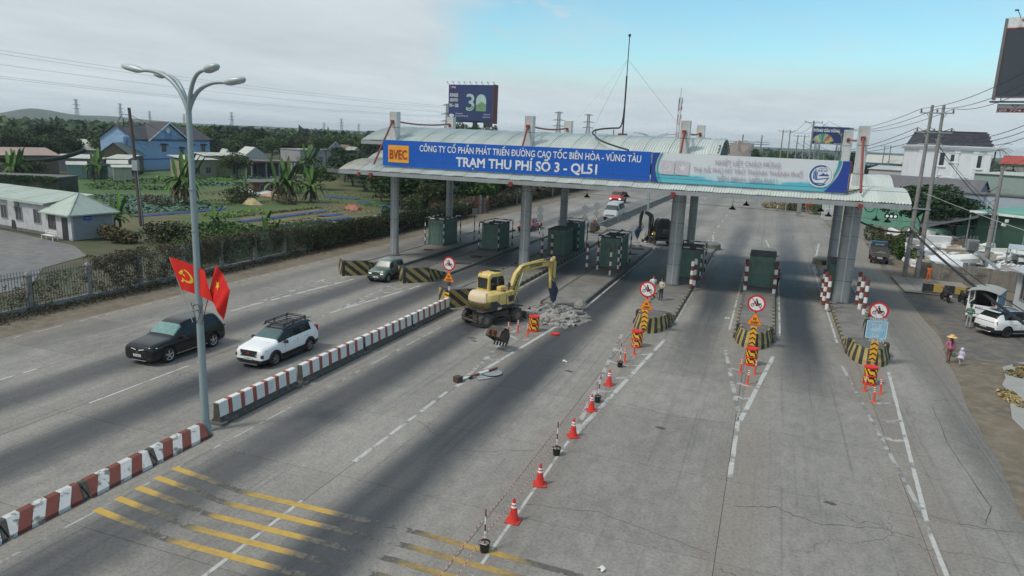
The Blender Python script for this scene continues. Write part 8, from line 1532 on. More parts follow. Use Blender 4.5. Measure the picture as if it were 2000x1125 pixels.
lp=thing('utility_pole','leaning dark wooden looking utility pole with meter box in the left fields','utility pole',(-66.8,60.6,0)); mk('pole',MB().tube([(0,0,0),(-.25,0,6),(-.65,0,13)],[.26,.2,.16],9),M('pole_brown',(.10,.075,.065),.9,var=.2),lp); mk('conduit',MB().tube([(.28,-.1,0),(.1,-.1,5),(.02,-.1,6.2)],.05,6),galv,lp); mk('meter_box',MB().box(-.35,.45,-.45,-.1,6.2,7.3),M('box_grey',(.28,.31,.31),.6),lp); mk('bracket',MB().bar((-.6,0,11.0),(-1.9,0,10.9),.06).bar((-1.6,0,10.9),(-1.6,0,11.8),.08).tube([(-.6,0,12.2),(-1.6,-.1,12.3),(-2.4,-.1,11.4),(-1.9,-.1,10.6)],.035,5).tube([(-2.2,-.1,11.4),(-1.6,-.1,10.6),(-1.0,-.1,9.2),(-.4,0,9)],.025,5),blackp,lp)
dp=dpole('tall single pole with crossarm left of the glove billboard',6.3,150,17,((16.6,3.2,3),),0,0,0,True,.2); dp.children[1].location.x=1.4
dpole('farther twin pole with crossarm left of the billboard',2.2,200,16.3,((15.9,4,3),(11,5,3)),2,0); dpole('farthest twin pole beside the billboard',6.2,212,15.4,((15,4,3),),2,0)
dpole('slender twin pole between the billboard and the white villa',33.7,258,13.9,((13.5,4,3),),2,0); dpole('slender twin pole touching the white villa edge',42.4,277,13.8,((13.4,4,3),),2,0); dpole('short pole in the trees under the glove billboard',15.6,190,11.5,((11,2,2),),0,0,0,True,.16); dpole('thin pole under the left legs of the glove billboard',12,205,11.8,(),0,0,0,True,.12)
# wires
wirem=M('wire_black',(.02,.02,.022),.6)
def wire(label,p,q,d,r=.022,name='overhead_wire',mat=None,seg=18): return tag(mk(name,MB().tube(sag(p,q,d,seg),r,5),mat or wirem),label,'wire','overhead wires')
A=[(12.1,74.7,15.6),(13.3,74.6,15.6),(14.55,74.4,15.6)]; Bq=[(5.0,150,16.95),(6.9,150,16.95),(9,150,16.95)]; Cq=[(13.1,48,16.6),(13.2,48,15.95),(13.3,48,15.6)]
for i,nm in enumerate(('first','middle','last')): wire('upper wire from the twin pole towards the far pole, %s insulator'%nm,A[i],Bq[i],1.9,.025); wire('upper wire from the twin pole out over the roadside, %s insulator'%nm,A[i],Cq[i],.5,.022)
A2=[(12.0,74.7,13.9),(13.0,74.6,13.9),(14.65,74.4,13.9)]
for i,nm in enumerate(('first','middle','last')): wire('lower wire from the twin pole running behind the canopy post, %s insulator'%nm,A2[i],(3.5+i*1.5,170,13.5),2.4,.03); wire('lower wire from the twin pole past the villa roof, %s insulator'%nm,A2[i],(13.6+.1*i,48,13.7-.3*i),1.15,.022)
for i in range(3): wire('far wire between the distant twin poles, %s strand'%('first','middle','last')[i],(1+i*1.6,200,16.3),Bq[i],1.5,.03); 
for i,(z,z2) in enumerate(((12.8,6.2),(12.6,6.6),(12.2,5.8))): wire('service wire dropping from the twin pole to the single pole, %s strand'%('upper','middle','lower')[i],(13.6,74.6,z),(21.4,83.9,z2),.6-.3*i,.02)
wire('thin wire crossing in front of the whole name board',(-70,52,10.8),(40,50,9.6),1.0,.012,seg=40); wire('thin wire crossing just under the canopy eave',(-66.9,60.6,9.2),(40,46,7.6),.9,.012,seg=40); wire('pale thin cable from the twin pole to the edge of the picture',(13.2,74.6,8.1),(18.5,50,6.2),.2,.025,mat=M('wire_pale',(.4,.4,.4),.6))
wire('thick black cable bundle from the canopy column to the twin pole',(6.9,68.5,5.9),(12.75,74.6,4.4),.5,.085); wire('thick black cable bundle sagging from the twin pole to the police hut',(12.75,74.6,4.5),(15.9,47,1.35),.35,.10,seg=30); wire('thinner cable wound beside the thick bundle',(12.9,74.5,4.9),(16.6,49,1.7),.45,.035,seg=30); wire('loose looping cable above the police truck',(13.2,74.6,3.0),(15.0,57.5,3.3),.7,.02)
wire('wire from the leaning pole towards the houses',(-67.3,60.6,12.2),(-118,135,6.5),1.5,.03); wire('lower wire from the leaning pole to the blue house',(-67.3,60.6,10.4),(-144,136,6.5),2,.025); wire('cable crossing the yard in front of the pavilion',(-95,46,1.9),(-52,40.5,2.1),.2,.02); wire('wire from the leaning pole across the hedge to the gates',(-66.9,60.6,9.6),(-36,58,8.1),.6,.015)
for i,(z0,z1) in enumerate(((49,33),(47,31.5),(41,28),(34,25),(33,24))): wire('faint high voltage line high over the left fields, %s strand'%('topmost','second','third','fourth','lowest')[i],(-430,200,z0+4),(-256,560,z1+2),5,.07,mat=M('wire_faint',(.22,.25,.27),.6))
# transformer on a beam
t=thing('transformer','grey finned transformer box mounted behind the cable bundle','transformer',(20.6,86,1.6)); mk('tank',MB().box(-.5,.5,-.35,.35,.2,1.35),steel,t,bevel=.04)
for k in range(8): mk('fin',MB().box(-.46+k*.12,-.43+k*.12,-.48,-.35,.3,1.25),steel,t)
for k in (-.3,0,.3): mk('bushing',MB().lathe([(.06,1.35),(.09,1.45),(.05,1.5),(.08,1.6),(.03,1.75)],(k,0,0),8),ins,t)
mk('support_beam',MB().box(-3.5,2,-.1,.1,0,.18),pg,t); mk('support_leg',MB().box(-.2,.2,-.12,.12,-1.6,0),pg,t)
tag(mk('leaning_beam',MB().bar((20.7,84.5,1.9),(20.9,77,1.75-.55),.3,.12),galv),'grey metal gutter beam leaning from the transformer to the wall','beam')
# concrete wall, marble yard
t=thing('concrete_wall','grey stained concrete boundary wall behind the orange worker','wall',(14.1,76.4,0),math.atan2(-5.2,8.5))
cw=M('wall_concrete_stained',(.20,.19,.17),.9,var=.15,vs=.7,dirt=(.06,.06,.055,.75),dsc=.6,streak=.4)
for k in range(7): mk('wall_panel',MB().box(k*2.0,k*2.0+1.98,-.1,.1,0,1.45+(.25 if k>=2 else 0)),cw,t); mk('wall_pillar',MB().box(k*2.0-.15,k*2.0+.15,-.16,.16,0,1.5+(.45 if k==2 else .2 if k>2 else 0)),cw,t)
mw=[M('marble_white',(.72,.73,.73),.5,var=.08,rand=.12,dirt=(.35,.33,.3,.5),dsc=1),M('marble_grey',(.38,.38,.37),.6,var=.12,rand=.1),M('marble_tan',(.34,.27,.19),.7,var=.12)]
r=random.Random(77); adj=['tilted','flat','upright','leaning','broken','long','short','thick','thin','stacked']
pos=[]
for i in range(150):
    v=r.random(); u=r.random(); x=14.6+u*13+v*2; y=78.5+v*34; 
    if x>22.5 and y<88: continue
    s=(r.uniform(.9,2.4),r.uniform(.5,1.2),r.uniform(.12,.7)); k=0 if r.random()<.8 else 1 if r.random()<.8 else 2
    o=mk('marble_block',MB().obox((0,0,0),s),mw[k],None,(x,y,.12+r.uniform(0,1.0)*(r.random()<.65)),0,bevel=.02); o.rotation_euler=(r.uniform(-.35,.35),r.uniform(-.3,.3),r.uniform(0,3.1))
    tag(o,('white marble block lying in the heap of the stone yard','grey stone block lying in the heap of the stone yard','tan stone block lying in the heap of the stone yard')[k],'stone block','stone blocks heaped in the yard: '+('white','grey','tan')[k])
for x,y,z,s,rot,m_,lb in ((19.4,96,1.3,(2.6,.5,1.6),(0.1,0,.1),0,'large upright white slab standing above the stone heap'),(21.6,90,1.0,(4.6,1.1,.45),(.2,.05,-.25),2,'long tan stone slab lying across the heap'),(19.0,84,1.0,(3.6,1.3,.5),(.25,-.1,.35),0,'big tilted white slab in the middle of the heap'),(17.2,80,.8,(3.0,1.4,.9),(.2,.1,-.2),0,'large pale block just behind the wall'),(16.6,87.5,.9,(2.4,1.2,.8),(.1,.2,.5),0,'chunky white block by the twin pole')): o=mk('marble_block',MB().obox((0,0,0),s),mw[m_],None,(x,y,z),0,bevel=.03); o.rotation_euler=rot; tag(o,lb,'stone block')
q=MB(); 
for i in range(1100): v=r.random(); rock(q,(14.4+r.random()*14+v*2,78+v*36,r.uniform(0,.5)),r.uniform(.1,.4),0 if r.random()<.75 else 1,r)
tag(mk('stone_debris',q,[mw[0],mw[1]]),'white stone offcuts strewn between the blocks','stone debris',kind='stuff')
tag(mk('striped_slab_stack',MB().box(0,2.2,0,1,0,.5),mw[1],None,(21.4,78.5,1.0),R(-25)),'low stack of striped slabs behind the wall','slab stack')
for k in range(6): o=mk('slab_edge',MB().box(.1+k*.36,.3+k*.36,-.05,1.05,.5,.6),mw[0],bpy.data.objects['striped_slab_stack'])
# awnings, umbrella, fabric
def canopy(name,label,pts,mat,posts=()):
    t=thing(name,label,'awning',(0,0,0)); A_,B_,C_,D_=map(Vector,pts); n=10; v=[]
    for j in range(n+1):
        for i in range(n+1): p=A_.lerp(B_,i/n).lerp(D_.lerp(C_,i/n),j/n); v.append(p-Vector((0,0,.5*math.sin(PI*i/n)*math.sin(PI*j/n))))
    mk('fabric',MB().add(v,[(j*(n+1)+i,j*(n+1)+i+1,(j+1)*(n+1)+i+1,(j+1)*(n+1)+i) for j in range(n) for i in range(n)]),mat,t,smooth=60,fix=False)
    for p in posts: mk('post',MB().tube([(p[0],p[1],0),p],.05,6),galv,t)
    return t
canopy('shade_awning','grey shade net stretched over the stone yard to the green shed',[(19,101,2.6),(25.5,98,5.0),(28,110,4.6),(21,114,3)],M('net_grey',(.10,.11,.12),.9,alpha=.75),((25.5,98,5),(28,110,4.6))); canopy('shade_awning','pale bluish tarpaulin awning in front of the green shed',[(24.5,88.5,2.0),(30,83,2.2),(31,88,2.4),(25.5,92,2.2)],M('tarp_pale_blue',(.36,.42,.46),.7),((24.5,88.5,2.0),(30,83,2.2)))
t=thing('grey_umbrella','grey pyramid market umbrella in front of the green sheet wall','umbrella',(22.0,112.5,0)); mk('pole',MB().tube([(0,0,0),(0,0,2.6)],.05,6),galv,t)
for k in range(4): a=R(45+90*k); b=R(135+90*k); mk('cloth_panel',MB().add([(2.5*math.cos(a),2.5*math.sin(a),1.8),(2.5*math.cos(b),2.5*math.sin(b),1.8),(0,0,3.4),(2.5*math.cos(a),2.5*math.sin(a),1.55),(2.5*math.cos(b),2.5*math.sin(b),1.55)],[(0,1,2),(0,3,4,1)]),M('umbrella_grey',(.22,.25,.27),.8,var=.08,rand=.08),t)
# green sheet wall and shed
def sheetwall(name,label,A_,B_,h,mat,cat='sheet wall',z=0):
    A_=Vector((*A_,0)); B_=Vector((*B_,0)); L=(B_-A_).length; t=thing(name,label,cat,(A_.x,A_.y,z),math.atan2(B_.y-A_.y,B_.x-A_.x)); n=max(1,round(L/1.1)); pw=L/n; me=newmesh('sheet_panel',corr(pw,h,.22,.04),[mat])
    for i in range(n): o=bpy.data.objects.new('sheet_panel',me); col.objects.link(o); o.parent=t; o.location=(i*pw,0,rnd.uniform(-.03,.03))
    return t
gw=M('sheet_sea_green',(.14,.34,.25),.55,.05,var=.07,rand=.06,dirt=(.12,.2,.16,.5),dsc=.5)
sheetwall('green_sheet_wall','long sea green corrugated wall behind the stone yard',(14.6,129),(31.5,116),3.9,gw); sheetwall('cream_sheet_wall','cream sheet wall panel left of the sea green wall',(11.6,131),(14.5,129.1),3.6,M('sheet_cream',(.36,.38,.28),.6,var=.08,rand=.05)); sheetwall('white_sheet_wall','whitish sheet wall with red print beside the cream one',(8.6,133),(11.5,131.1),3.5,M('sheet_whitish',(.40,.43,.42),.6,var=.08))
t=house('green_shed','dark green open fronted shed with white eave',(24.4,101.5),(32,92.5),14,4.9,M('shed_dark_green',(.025,.07,.05),.7,var=.15),gw,'mono',.9,.6,cat='shed'); mk('eave_white',MB().box(-.7,12.6,-.75,-.6,4.75,5.0),white,t)
for k in range(4): mk('shed_post',MB().box(.5+k*3.4,.62+k*3.4,-2.2,-2.1,0,4.6),galv,t)
hz_=house('grey_slate_house','grey slate gable roofed house behind the dark mango tree',(17.5,146),(31.5,137),9,3.6,M('wall_blue_grey',(.24,.28,.36),.9,var=.08),M('roof_mid_grey',(.12,.12,.135),.8,var=.08,rand=.06),'gable',3.9,.3,strips=14); house('blue_grey_annex','blue grey rendered annex wall beside the slate house',(27,127),(31.5,123.5),6,5.9,M('wall_blue_grey',(0,0,0)),concd,'flat',cat='annex')
house('low_grey_house','low grey roofed house left of the slate roof',(13.5,166),(22.4,158.4),9,3.4,wgr,M('roof_mid_grey',(0,0,0)),'gable',3.0,.3); house('small_white_house','small white walled house among banana plants beyond the canopy end',(21.5,190),(28,187),7,7.6,M('wall_pale',(0,0,0)),rwh,'mono',.8,.3); house('pale_roofed_hall','pale roofed hall far between the twin poles',(27.5,262),(41,257),12,8.3,wbl,rwh,'gable',2.4,.4,cat='hall'); house('red_roofed_house','house with a red roof at the picture edge beyond the palm',(49,193),(58,189),8,10.2,wgr,M('roof_red',(.33,.06,.05),.7,var=.1),'gable',1.8,.4)
house('sea_green_building','pale sea green building right of the white villa',(33.8,148),(46,134),8,8.6,M('wall_sea_green',(.25,.33,.30),.9,var=.1),rwh,'mono',.4,.3,cat='building')
t=house('lower_blue_wall','pale blue grey wall below the sea green building',(30.5,124),(38,117.5),5,6.0,M('wall_pale_blue',(.36,.42,.48),.9,var=.06),concd,'flat',cat='building')
# white villa with mansard roof
V_=M('villa_white',(.78,.80,.82),.75,var=.03,dirt=(.5,.52,.54,.4),dsc=.5); sl=M('slate_tile',(.04,.042,.055),.75,var=.12,rand=.25)
A_=Vector((26.3,158.1,0)); B_=Vector((38.6,158.6,0)); L=(B_-A_).length
t=thing('white_villa','three storey white villa with dark slate mansard roof','villa',tuple(A_),math.atan2(B_.y-A_.y,B_.x-A_.x)); D_=14
for a in (MB().box(0,L,0,.3,0,13.2),MB().box(0,.3,.3,D_,0,13.2),MB().box(L-.3,L,.3,D_,0,13.2),MB().box(0,L,D_-.3,D_,0,13.2)): mk('wall',a,V_,t)
mk('cornice',MB().box(-.5,L+.5,-.5,D_+.5,12.9,13.15).box(-.35,L+.35,-.35,D_+.35,12.6,12.9).box(-.6,L+.6,-.6,D_+.6,13.15,13.35),V_,t)
for u in (.4,.52*L/1,L*.78,L-.5,L*.26): mk('pilaster',MB().box(u-.35,u+.35,-.14,.0,0,12.2).box(u-.5,u+.5,-.2,.0,12.0,12.6),V_,t)
mk('mansard_core',MB().add([(.1,.1,13.35),(L-.1,.1,13.35),(L-.1,D_,13.35),(.1,D_,13.35),(1.2,1.3,16.1),(L-1.2,1.3,16.1),(L-1.2,D_-1.2,16.1),(1.2,D_-1.2,16.1)],[(0,1,5,4),(1,2,6,5),(2,3,7,6),(3,0,4,7),(4,5,6,7)]),sl,t); mk('roof_edge',MB().box(.9,L-.9,1.0,D_-.9,16.1,16.3),V_,t)
rows=9; tm_=newmesh('slate_tile',MB().box(0,.78,0,.04,0,.36),[sl])
for j in range(rows):
    f=j/rows; x0=.1+1.1*f; x1=L-.1-1.1*f; n=int((x1-x0)/.8)
    for i in range(n): o=bpy.data.objects.new('slate_tile',tm_); col.objects.link(o); o.parent=t; o.location=(x0+(x1-x0)*(i+(j%2)*.3)/n,.02+1.2*f,13.37+2.75*f); o.rotation_euler=(R(-22),0,rnd.uniform(-.01,.01))
for u,z,w_,h_ in ((3.9,9.6,1.0,2.4),(6.0,10.4,1.1,1.3),(L-2.2,9.4,1.1,2.3),(3.4,5.4,.9,2.0),(5.5,5.7,1.0,1.3),(L-4.4,5.8,1.0,1.3)): f=mk('window',MB().box(u-w_/2-.12,u+w_/2+.12,-.1,0,z-.1,z).box(u-w_/2-.3,u+w_/2+.3,-.2,0,z-.35,z-.1).box(u-w_/2-.12,u+w_/2+.12,-.1,0,z+h_,z+h_+.15).box(u-w_/2-.35,u+w_/2+.35,-.12,0,z+h_+.3,z+h_+.45),V_,t); mk('pane',MB().box(u-w_/2,u+w_/2,-.03,.0,z,z+h_),glass,f)
mk('water_tank',MB().tube([(-.9,0,.5),(.9,0,.5)],.55,14).box(-.9,.9,-.5,.5,-.9,-.1),M('tank_steel',(.35,.33,.28),.5,.2),t,(L-3.3,-2.2,4.2)); mk('porch_block',MB().box(L-4.6,L-.2,-3.2,0,0,3.4),V_,t)
# police hut at the picture edge
t=house('police_hut','white roadside hut with blue framed posters at the picture edge','x' and (16.6,58.6),(17.6,46.0),5,3.0,M('hut_white',(.56,.6,.62),.7,var=.05),M('hut_roof_pale',(.45,.47,.47),.6,var=.1,dirt=(.3,.28,.25,.5),dsc=2),'mono',.5,.6,[(1.6,.9,1.0,1.7)],cat='hut',winm=wd); t.location=(18.9,64.6,0)
o=mk('poster_frame',MB().box(4.6,8.2,-.08,-.02,.9,2.5),M('frame_red',(.4,.08,.06),.6),t); mk('poster',MB().box(4.7,6.35,-.1,-.085,1.0,2.4).box(6.45,8.1,-.1,-.085,1.0,2.4),M('poster_blue',(.10,.30,.42),.5,var=.5,vs=2.5),o)
# road side things beyond the canopy
t=thing('warning_sign','small orange warning plate on a striped post at the far junction','road sign',(1.5,141.5,0)); q=MB(); pipe_stripes(q,[(0,0,0),(0,0,2.2)],.06,.5,0,1,8); mk('post',q,[redbr,white],t); mk('sign_plate',MB().box(-.75,.75,-.05,.02,2.2,2.55),M('plate_orange',(.75,.22,.02),.5),t)
tag(mk('round_sign_board',MB().lathe([(1.05,-.05),(1.05,.05)],(0,0,2.4),28,axis='y').tube([(0,.1,0),(0,.1,2.4)],.06,6),redpl,None,(6.9,140.5,0)),'plain red round board standing at the roadside junction','sign board'); tag(mk('white_sign_board',MB().box(-1.6,1.6,-.06,.06,1.6,3.4).tube([(-1.2,.1,0),(-1.2,.1,2)],.06,6).tube([(1.2,.1,0),(1.2,.1,2)],.06,6),M('board_faded',(.5,.52,.55),.6,var=.08),None,(4.2,143.5,0)),'faded white rectangular board beside the red round one','sign board'); tag(mk('grey_cabinet',MB().box(-.35,.35,-.3,.3,0,3.0),M('cabinet_pole',(.22,.22,.21),.8),None,(5.0,134,0)),'grey concrete stump with notice before the red round board','concrete stump')
for x,y,lb in ((9.9,130.5,'white metal box standing behind the outer rear column'),(11.3,132,'second white metal box behind the outer columns')): tag(mk('metal_box',MB().box(-.9,.9,-.5,.5,0,1.9),M('box_white',(.42,.44,.44),.6,dirt=(.2,.2,.18,.5)),None,(x,y,0),bevel=.03),lb,'metal box')
for i,(x,y,rx,ry,h,mt,lb) in enumerate(((1.8,147,3.2,2.6,1.6,STR,'dry straw coloured bush mound at the far junction'),(4.8,146,3,3,2.0,LO,'olive bush mound behind the boards'),(8.4,141,2.6,3,2.8,LM,'green bush beside the red round board'),(13.4,104,1.3,3.2,2.6,LO,'grassy shrub behind the outer columns'),(15.2,97,1.4,3,1.8,LD,'dry shrub at the edge of the stone yard'),(14.0,91,1.0,3.5,2.6,LO,'grassy tall shrub beside the blue truck'),(15.1,84,1.2,3,2.2,LO,'tall grass clump next to the twin poles'),(15.8,79.5,1.6,1.3,1.5,LD,'reddish dry weeds against the wall'),(17.2,100.5,1.6,1.6,2.2,LM,'green leafy shrub in the stone yard'),(14.3,87.5,.9,2,2.4,LM,'green shrub between truck and poles'),(13.7,43.8,1.1,1.2,.22,STR,'dry grass patch near the walking woman'),(14.5,44.4,1.2,1,.25,STR,'weedy patch beside the stone slabs'),(12.3,33.5,.9,2.0,.2,STR,'straw grass tuft on the concrete pad edge'),(12.0,38.5,.6,2.2,.18,STR,'green weeds along the pad edge'))): bush(lb,x,y,rx,ry,h,mt,1100 if h>1 else 500,.15 if h>1 else .1,60+i)
tree('big round dark mango tree beside the twin poles',20.6,113.5,8.3,9.5,'dark',1); tree('second dark crown merging with the mango tree',25.6,117,7.0,8.5,'dark',2); tree('low dark crown of the mango group at the wall',23.5,109,6,7,'dark',0)
for i,(x,y,h,w_,k,lb) in enumerate(((9.5,160,8,9,'dark','dark tree behind the outer canopy posts'),(13.5,176,9,10,'mid','green tree left of the white villa'),(5.5,172,7.5,9,'dark','dark tree under the glove billboard'),(9,186,8.5,10,'yellow','bright green tree beneath the glove billboard'),(1.5,182,7.5,9,'yellow','bright green tree at the foot of the billboard legs'),(-2.5,196,8,10,'dark','dark tree right of the road lamps'),(19,205,9.6,11,'dark','dark tree behind the small white house'),(28,215,9.5,11,'dark','dark tree row before the pale roofed hall'),(35,226,10.5,10,'mid','green tree below the slender twin poles'),(46,178,10,9,'dark','dark tree under the tall palm'),(50,170,9.5,9,'mid','green tree before the red roofed house'),(47,156,8.6,8,'mid','green tree at the picture edge behind the sea green building'),(33.5,111,4.6,6,'yellow','yellow green tree above the green shed'),(43,135,7.5,9,'mid','mid green tree at the picture edge'),(24.4,299,13.5,7,'dark','lone far tree rising above the pale hall'),(29,302,12.8,7,'dark','lone far tree next to its twin above the hall'),(-9.5,300,12.6,12,'dark','round far tree beside the sandy mound'),(3,330,12,10,'mid','far tree right of the sandy mound'))): tree(lb,x,y,h,w_,k,i+70)
palm('tall palm rising behind the white villa',45.2,184,13.0,4.2,20,9); palm('lower palm leaning by the tall palm',48,180,9.8,3.6,16,10); banana('banana plants before the small white house',23.5,178,5.6,9,3,15,3.4)
heapcloth('sand_mound','far sandy mound beside the road',-14,300,12,9,12.2,M('sand_mound',(.22,.19,.17),.95,var=.15),8,'mound')
for i in range(14): tree('tree in the roadside row beyond the junction',-3+i*4.2+rr.uniform(-1.5,1.5),236+rr.uniform(-14,30),rr.uniform(7.5,9.6),rr.uniform(8,11),kinds[i%7],i+90,'trees in the roadside row beyond the junction')
for i in range(10): tree('tree along the far left road edge',-44-rr.uniform(0,8),180+i*14,rr.uniform(7,9.5),rr.uniform(8,11),kinds[i%7],i+110,'trees along the far left road edge')
# median street lamps far away
def farlamp(label,x,y,h=12.6,s=1):
    t=thing('street_lamp',label,'street lamp',(x,y,0),0,'distant double armed street lamps'); mk('pole',MB().tube([(0,0,0),(0,0,h-2)],[.16,.1],8),lg,t)
    for dx,dy in ((-2.4,-.3),(-1.9,.4),(2.4,.3),(1.6,-.4)): mk('arm',MB().tube([(0,0,h-2.2)]+bez((0,0,h-2),(dx*.25,dy*.3,h-.1),(dx,dy,h),6)[1:],.07,6),lg,t); mk('luminaire',MB().bar((dx,dy,h),(dx*1.4,dy*1.4,h+.1),.28,.14),M('luminaire_grey',(0,0,0)),t)
farlamp('distant street lamp just above the canopy roof beside the mast',-18.8,118,13.0); farlamp('distant street lamp above the striped banner start',-19.8,196,13.4); farlamp('distant street lamp near the sandy mound',-20,260,14); farlamp('distant street lamp left of the twin far poles',-8,262,13.6)
tag(mk('median_post',MB().tube([(0,0,0),(0,0,2.6)],.05,6),galv,None,(-20.7,128,.8)),'thin post on the grey median','post')
# ================================================================ billboards, pylons, towers
def lattice(q,b,t_,h,n,r=.12,brace=True):
    L_=[[(sx*(b+(t_-b)*k/n),sy*(b+(t_-b)*k/n),h*k/n) for sx,sy in ((-1,-1),(1,-1),(1,1),(-1,1))] for k in range(n+1)]
    for k in range(n):
        for i in range(4):
            q.bar(L_[k][i],L_[k+1][i],r); q.bar(L_[k][i],L_[k+1][(i+1)%4],r*.6); q.bar(L_[k][(i+1)%4],L_[k+1][i],r*.6); q.bar(L_[k+1][i],L_[k+1][(i+1)%4],r*.6)
def pylon(label,x,y,h,rz=0):
    t=thing('pylon',label,'pylon',(x,y,0),rz,'lattice power pylons'); pmx=M('pylon_grey',(.16,.18,.2),.7,.2); q=MB(); lattice(q,h*.11,h*.035,h*.62,6,h*.009); mk('tower_legs',q,pmx,t); q=MB(); lattice(q,h*.035,h*.03,h*.38,6,h*.008); mk('tower_head',q,pmx,t,(0,0,h*.62))
    for z in (.62,.78,.98): w_=h*.17 if z<.9 else h*.13; mk('cross_arm',MB().bar((-w_,0,h*z),(0,0,h*z+h*.03),h*.012).bar((w_,0,h*z),(0,0,h*z+h*.03),h*.012).bar((-w_,0,h*z),(w_,0,h*z),h*.012),pmx,t)
    return t
pylon('lattice pylon seen beyond the second canopy post',-256.5,862.7,44.5); pylon('lattice pylon farther from the billboard than its neighbour',-233.4,920.9,44.8); pylon('lattice pylon half hidden behind the blue billboard',-256.6,542.3,36)
for i,(az,d,h) in enumerate(((-51.2,2200,62),(-48.6,2250,58),(-44.6,1900,34),(-46.8,2000,38),(-41.4,1700,40),(-33.5,1500,34),(-34.8,1600,26),(-32.2,1500,26))): pylon('faint pylon on the left horizon, %s from the picture edge'%ordw[i],math.sin(R(az))*d,math.cos(R(az))*d,h,R(20))
sub=thing('substation','row of slender substation masts behind the canopy roof','substation',(-165,560,0))
for i in range(12): mk('mast',MB().tube([(i*14,i*3,0),(i*14,i*3,21 if i in(2,3,7,10,11) else 16)],.5,5),M('pylon_grey',(0,0,0)),sub)
mk('bus_bar',MB().tube([(0,0,14),(160,34,14)],.3,5).tube([(0,0,15.6),(160,34,15.6)],.2,5),M('pylon_grey',(0,0,0)),sub)
t=thing('telecom_tower','slim red and white lattice telecom tower with antennas','telecom tower',(-50.6,396,0)); 
for k in range(10): q=MB(); lattice(q,.75,.75 if k<9 else .3,3.6,2,.13); mk('tower_section',q,M('tower_red',(.35,.06,.05),.7) if k%2==0 else M('tower_white',(.5,.5,.5),.7),t,(0,0,k*3.6))
mk('tower_spike',MB().tube([(0,0,36),(0,0,41)],.1,5),dsteel,t)
for z in (26,30.5,33.5,35): 
    for a in (0,2.1,4.2): mk('antenna_panel',MB().box(1.1*math.cos(a)-.2,1.1*math.cos(a)+.2,1.1*math.sin(a)-.15,1.1*math.sin(a)+.15,z-1,z+1),steel,t)
# blue 30 billboard
bx=thing('billboard','dark blue billboard with a large green 30 on a single post beyond the fields','billboard',(-133.4,306,0),R(-2))
nb=M('billboard_navy',(.012,.03,.13),.5,var=.35,vs=.18); W2,z0,z1=11.2,18.2,34.2
mk('panel',MB().box(-W2,W2,-.3,.3,z0,z1),nb,bx); mk('side_face',MB().box(W2+.02,W2+.35,-.3,4.6,z0-1,z1+.3),M('billboard_side',(.16,.03,.025),.7,var=.3,vs=.4),bx); mk('rear_panel',MB().box(-W2,W2,4.3,4.6,z0-.6,z1),nb,bx); mk('main_post',MB().tube([(1.5,2,0),(1.5,2,z0)],1.1,14),M('post_dark_green',(.05,.08,.08),.6),bx); mk('low_panel',MB().box(6.8,W2,-.2,.2,z0-2.6,z0-.1),M('panel_dark',(.02,.025,.04),.6),bx)
pw=M('print_pale_green',(.42,.58,.55),.6,var=.15,vs=.3); pgx=M('print_green_hills',(.16,.32,.15),.6,var=.25,vs=.3); wt_=M('print_whiteish',(.62,.64,.66),.6)
text('print_three','3',9.2,pw,bx,(-.0,-.33,26.6),FRONT,.01,.1,4.2,height=7.6)
q=MB(); q.add([(x,-.33,z) for x,z in [(2.9,22.6),(7.9,22.6),(7.9,27.2)]+[(5.4+2.5*math.cos(a),27.2+2.9*math.sin(a)) for a in [R(15*k) for k in range(1,12)]]+[(2.9,27.2)]],[tuple(range(15))]); mk('print_zero',q,pw,bx)
q=MB(); q.add([(x,-.35,z) for x,z in [(2.9,22.6),(7.9,22.6),(7.9,25.6),(6.6,26.3),(5.6,26.9),(4.4,26.0),(3.4,25.4),(2.9,25.2)]],[tuple(range(8))]); mk('print_hills',q,pgx,bx); q=MB(); q.add([(x,-.35,z) for x,z in [(-1.8,23.6),(-.2,22.9),(1.6,23.8),(1.9,25.2),(.6,24.4),(-.8,24.2)]],[tuple(range(6))]); mk('print_hills',q,pgx,bx)
text('print_lettering','PVI',1.3,wt_,bx,(-8.6,-.33,33.0),FRONT,.01,.03,1.9)
tag(mk('print_logo',MB().bar((-10.6,-.33,33.6),(-9.9,-.33,32.4),.02,.6),M('logo_red',(.5,.03,.03),.5),bx))
for s,z,w_ in (('BOUNDLESS',29.6,4.2),('INNOVATION',27.4,4.0),('1996 — 2026',25.0,4.8)): text('print_lettering',s,1.2,wt_,bx,(-8.4,-.33,z),FRONT,.01,.05,w_,height=1.6)
for s,x,z,w_ in (('Petrovietnam',-5.6,21.4,3.6),('Bảo hiểm PVI Phú Mỹ',-4.3,20.3,6.4),('1900 54 54 58',8.4,21.2,3.2),('www.pvi.com.vn',8.2,20.1,3.8)): text('print_lettering',s,.8,wt_,bx,(x,-.33,z),FRONT,.01,.01,w_)
q=MB(); q.add([(-9.5+1.3*math.cos(2*PI*k/20),-.33,20.4+.75*math.sin(2*PI*k/20)) for k in range(20)],[tuple(range(20))]); mk('print_oval',q,wt_,bx)
for k in range(9): mk('lamp_arm',MB().bar((-W2+k*2.9,-.3,z1),(-W2+k*2.9,-1.9,z1+.9),.12).obox((-W2+k*2.9,-2.0,z1+1),(.7,.5,.25)),dsteel,bx)
for x,y,h,k in ((-128,285,19.5,'olive'),(-123,288,18.5,'mid'),(-118,292,19,'olive')): tree('tall %s tree rising over the canopy roof before the blue billboard'%{285:'olive leafed',288:'green',292:'thin'}[y],x,y,h,9,k,int(h*10),)
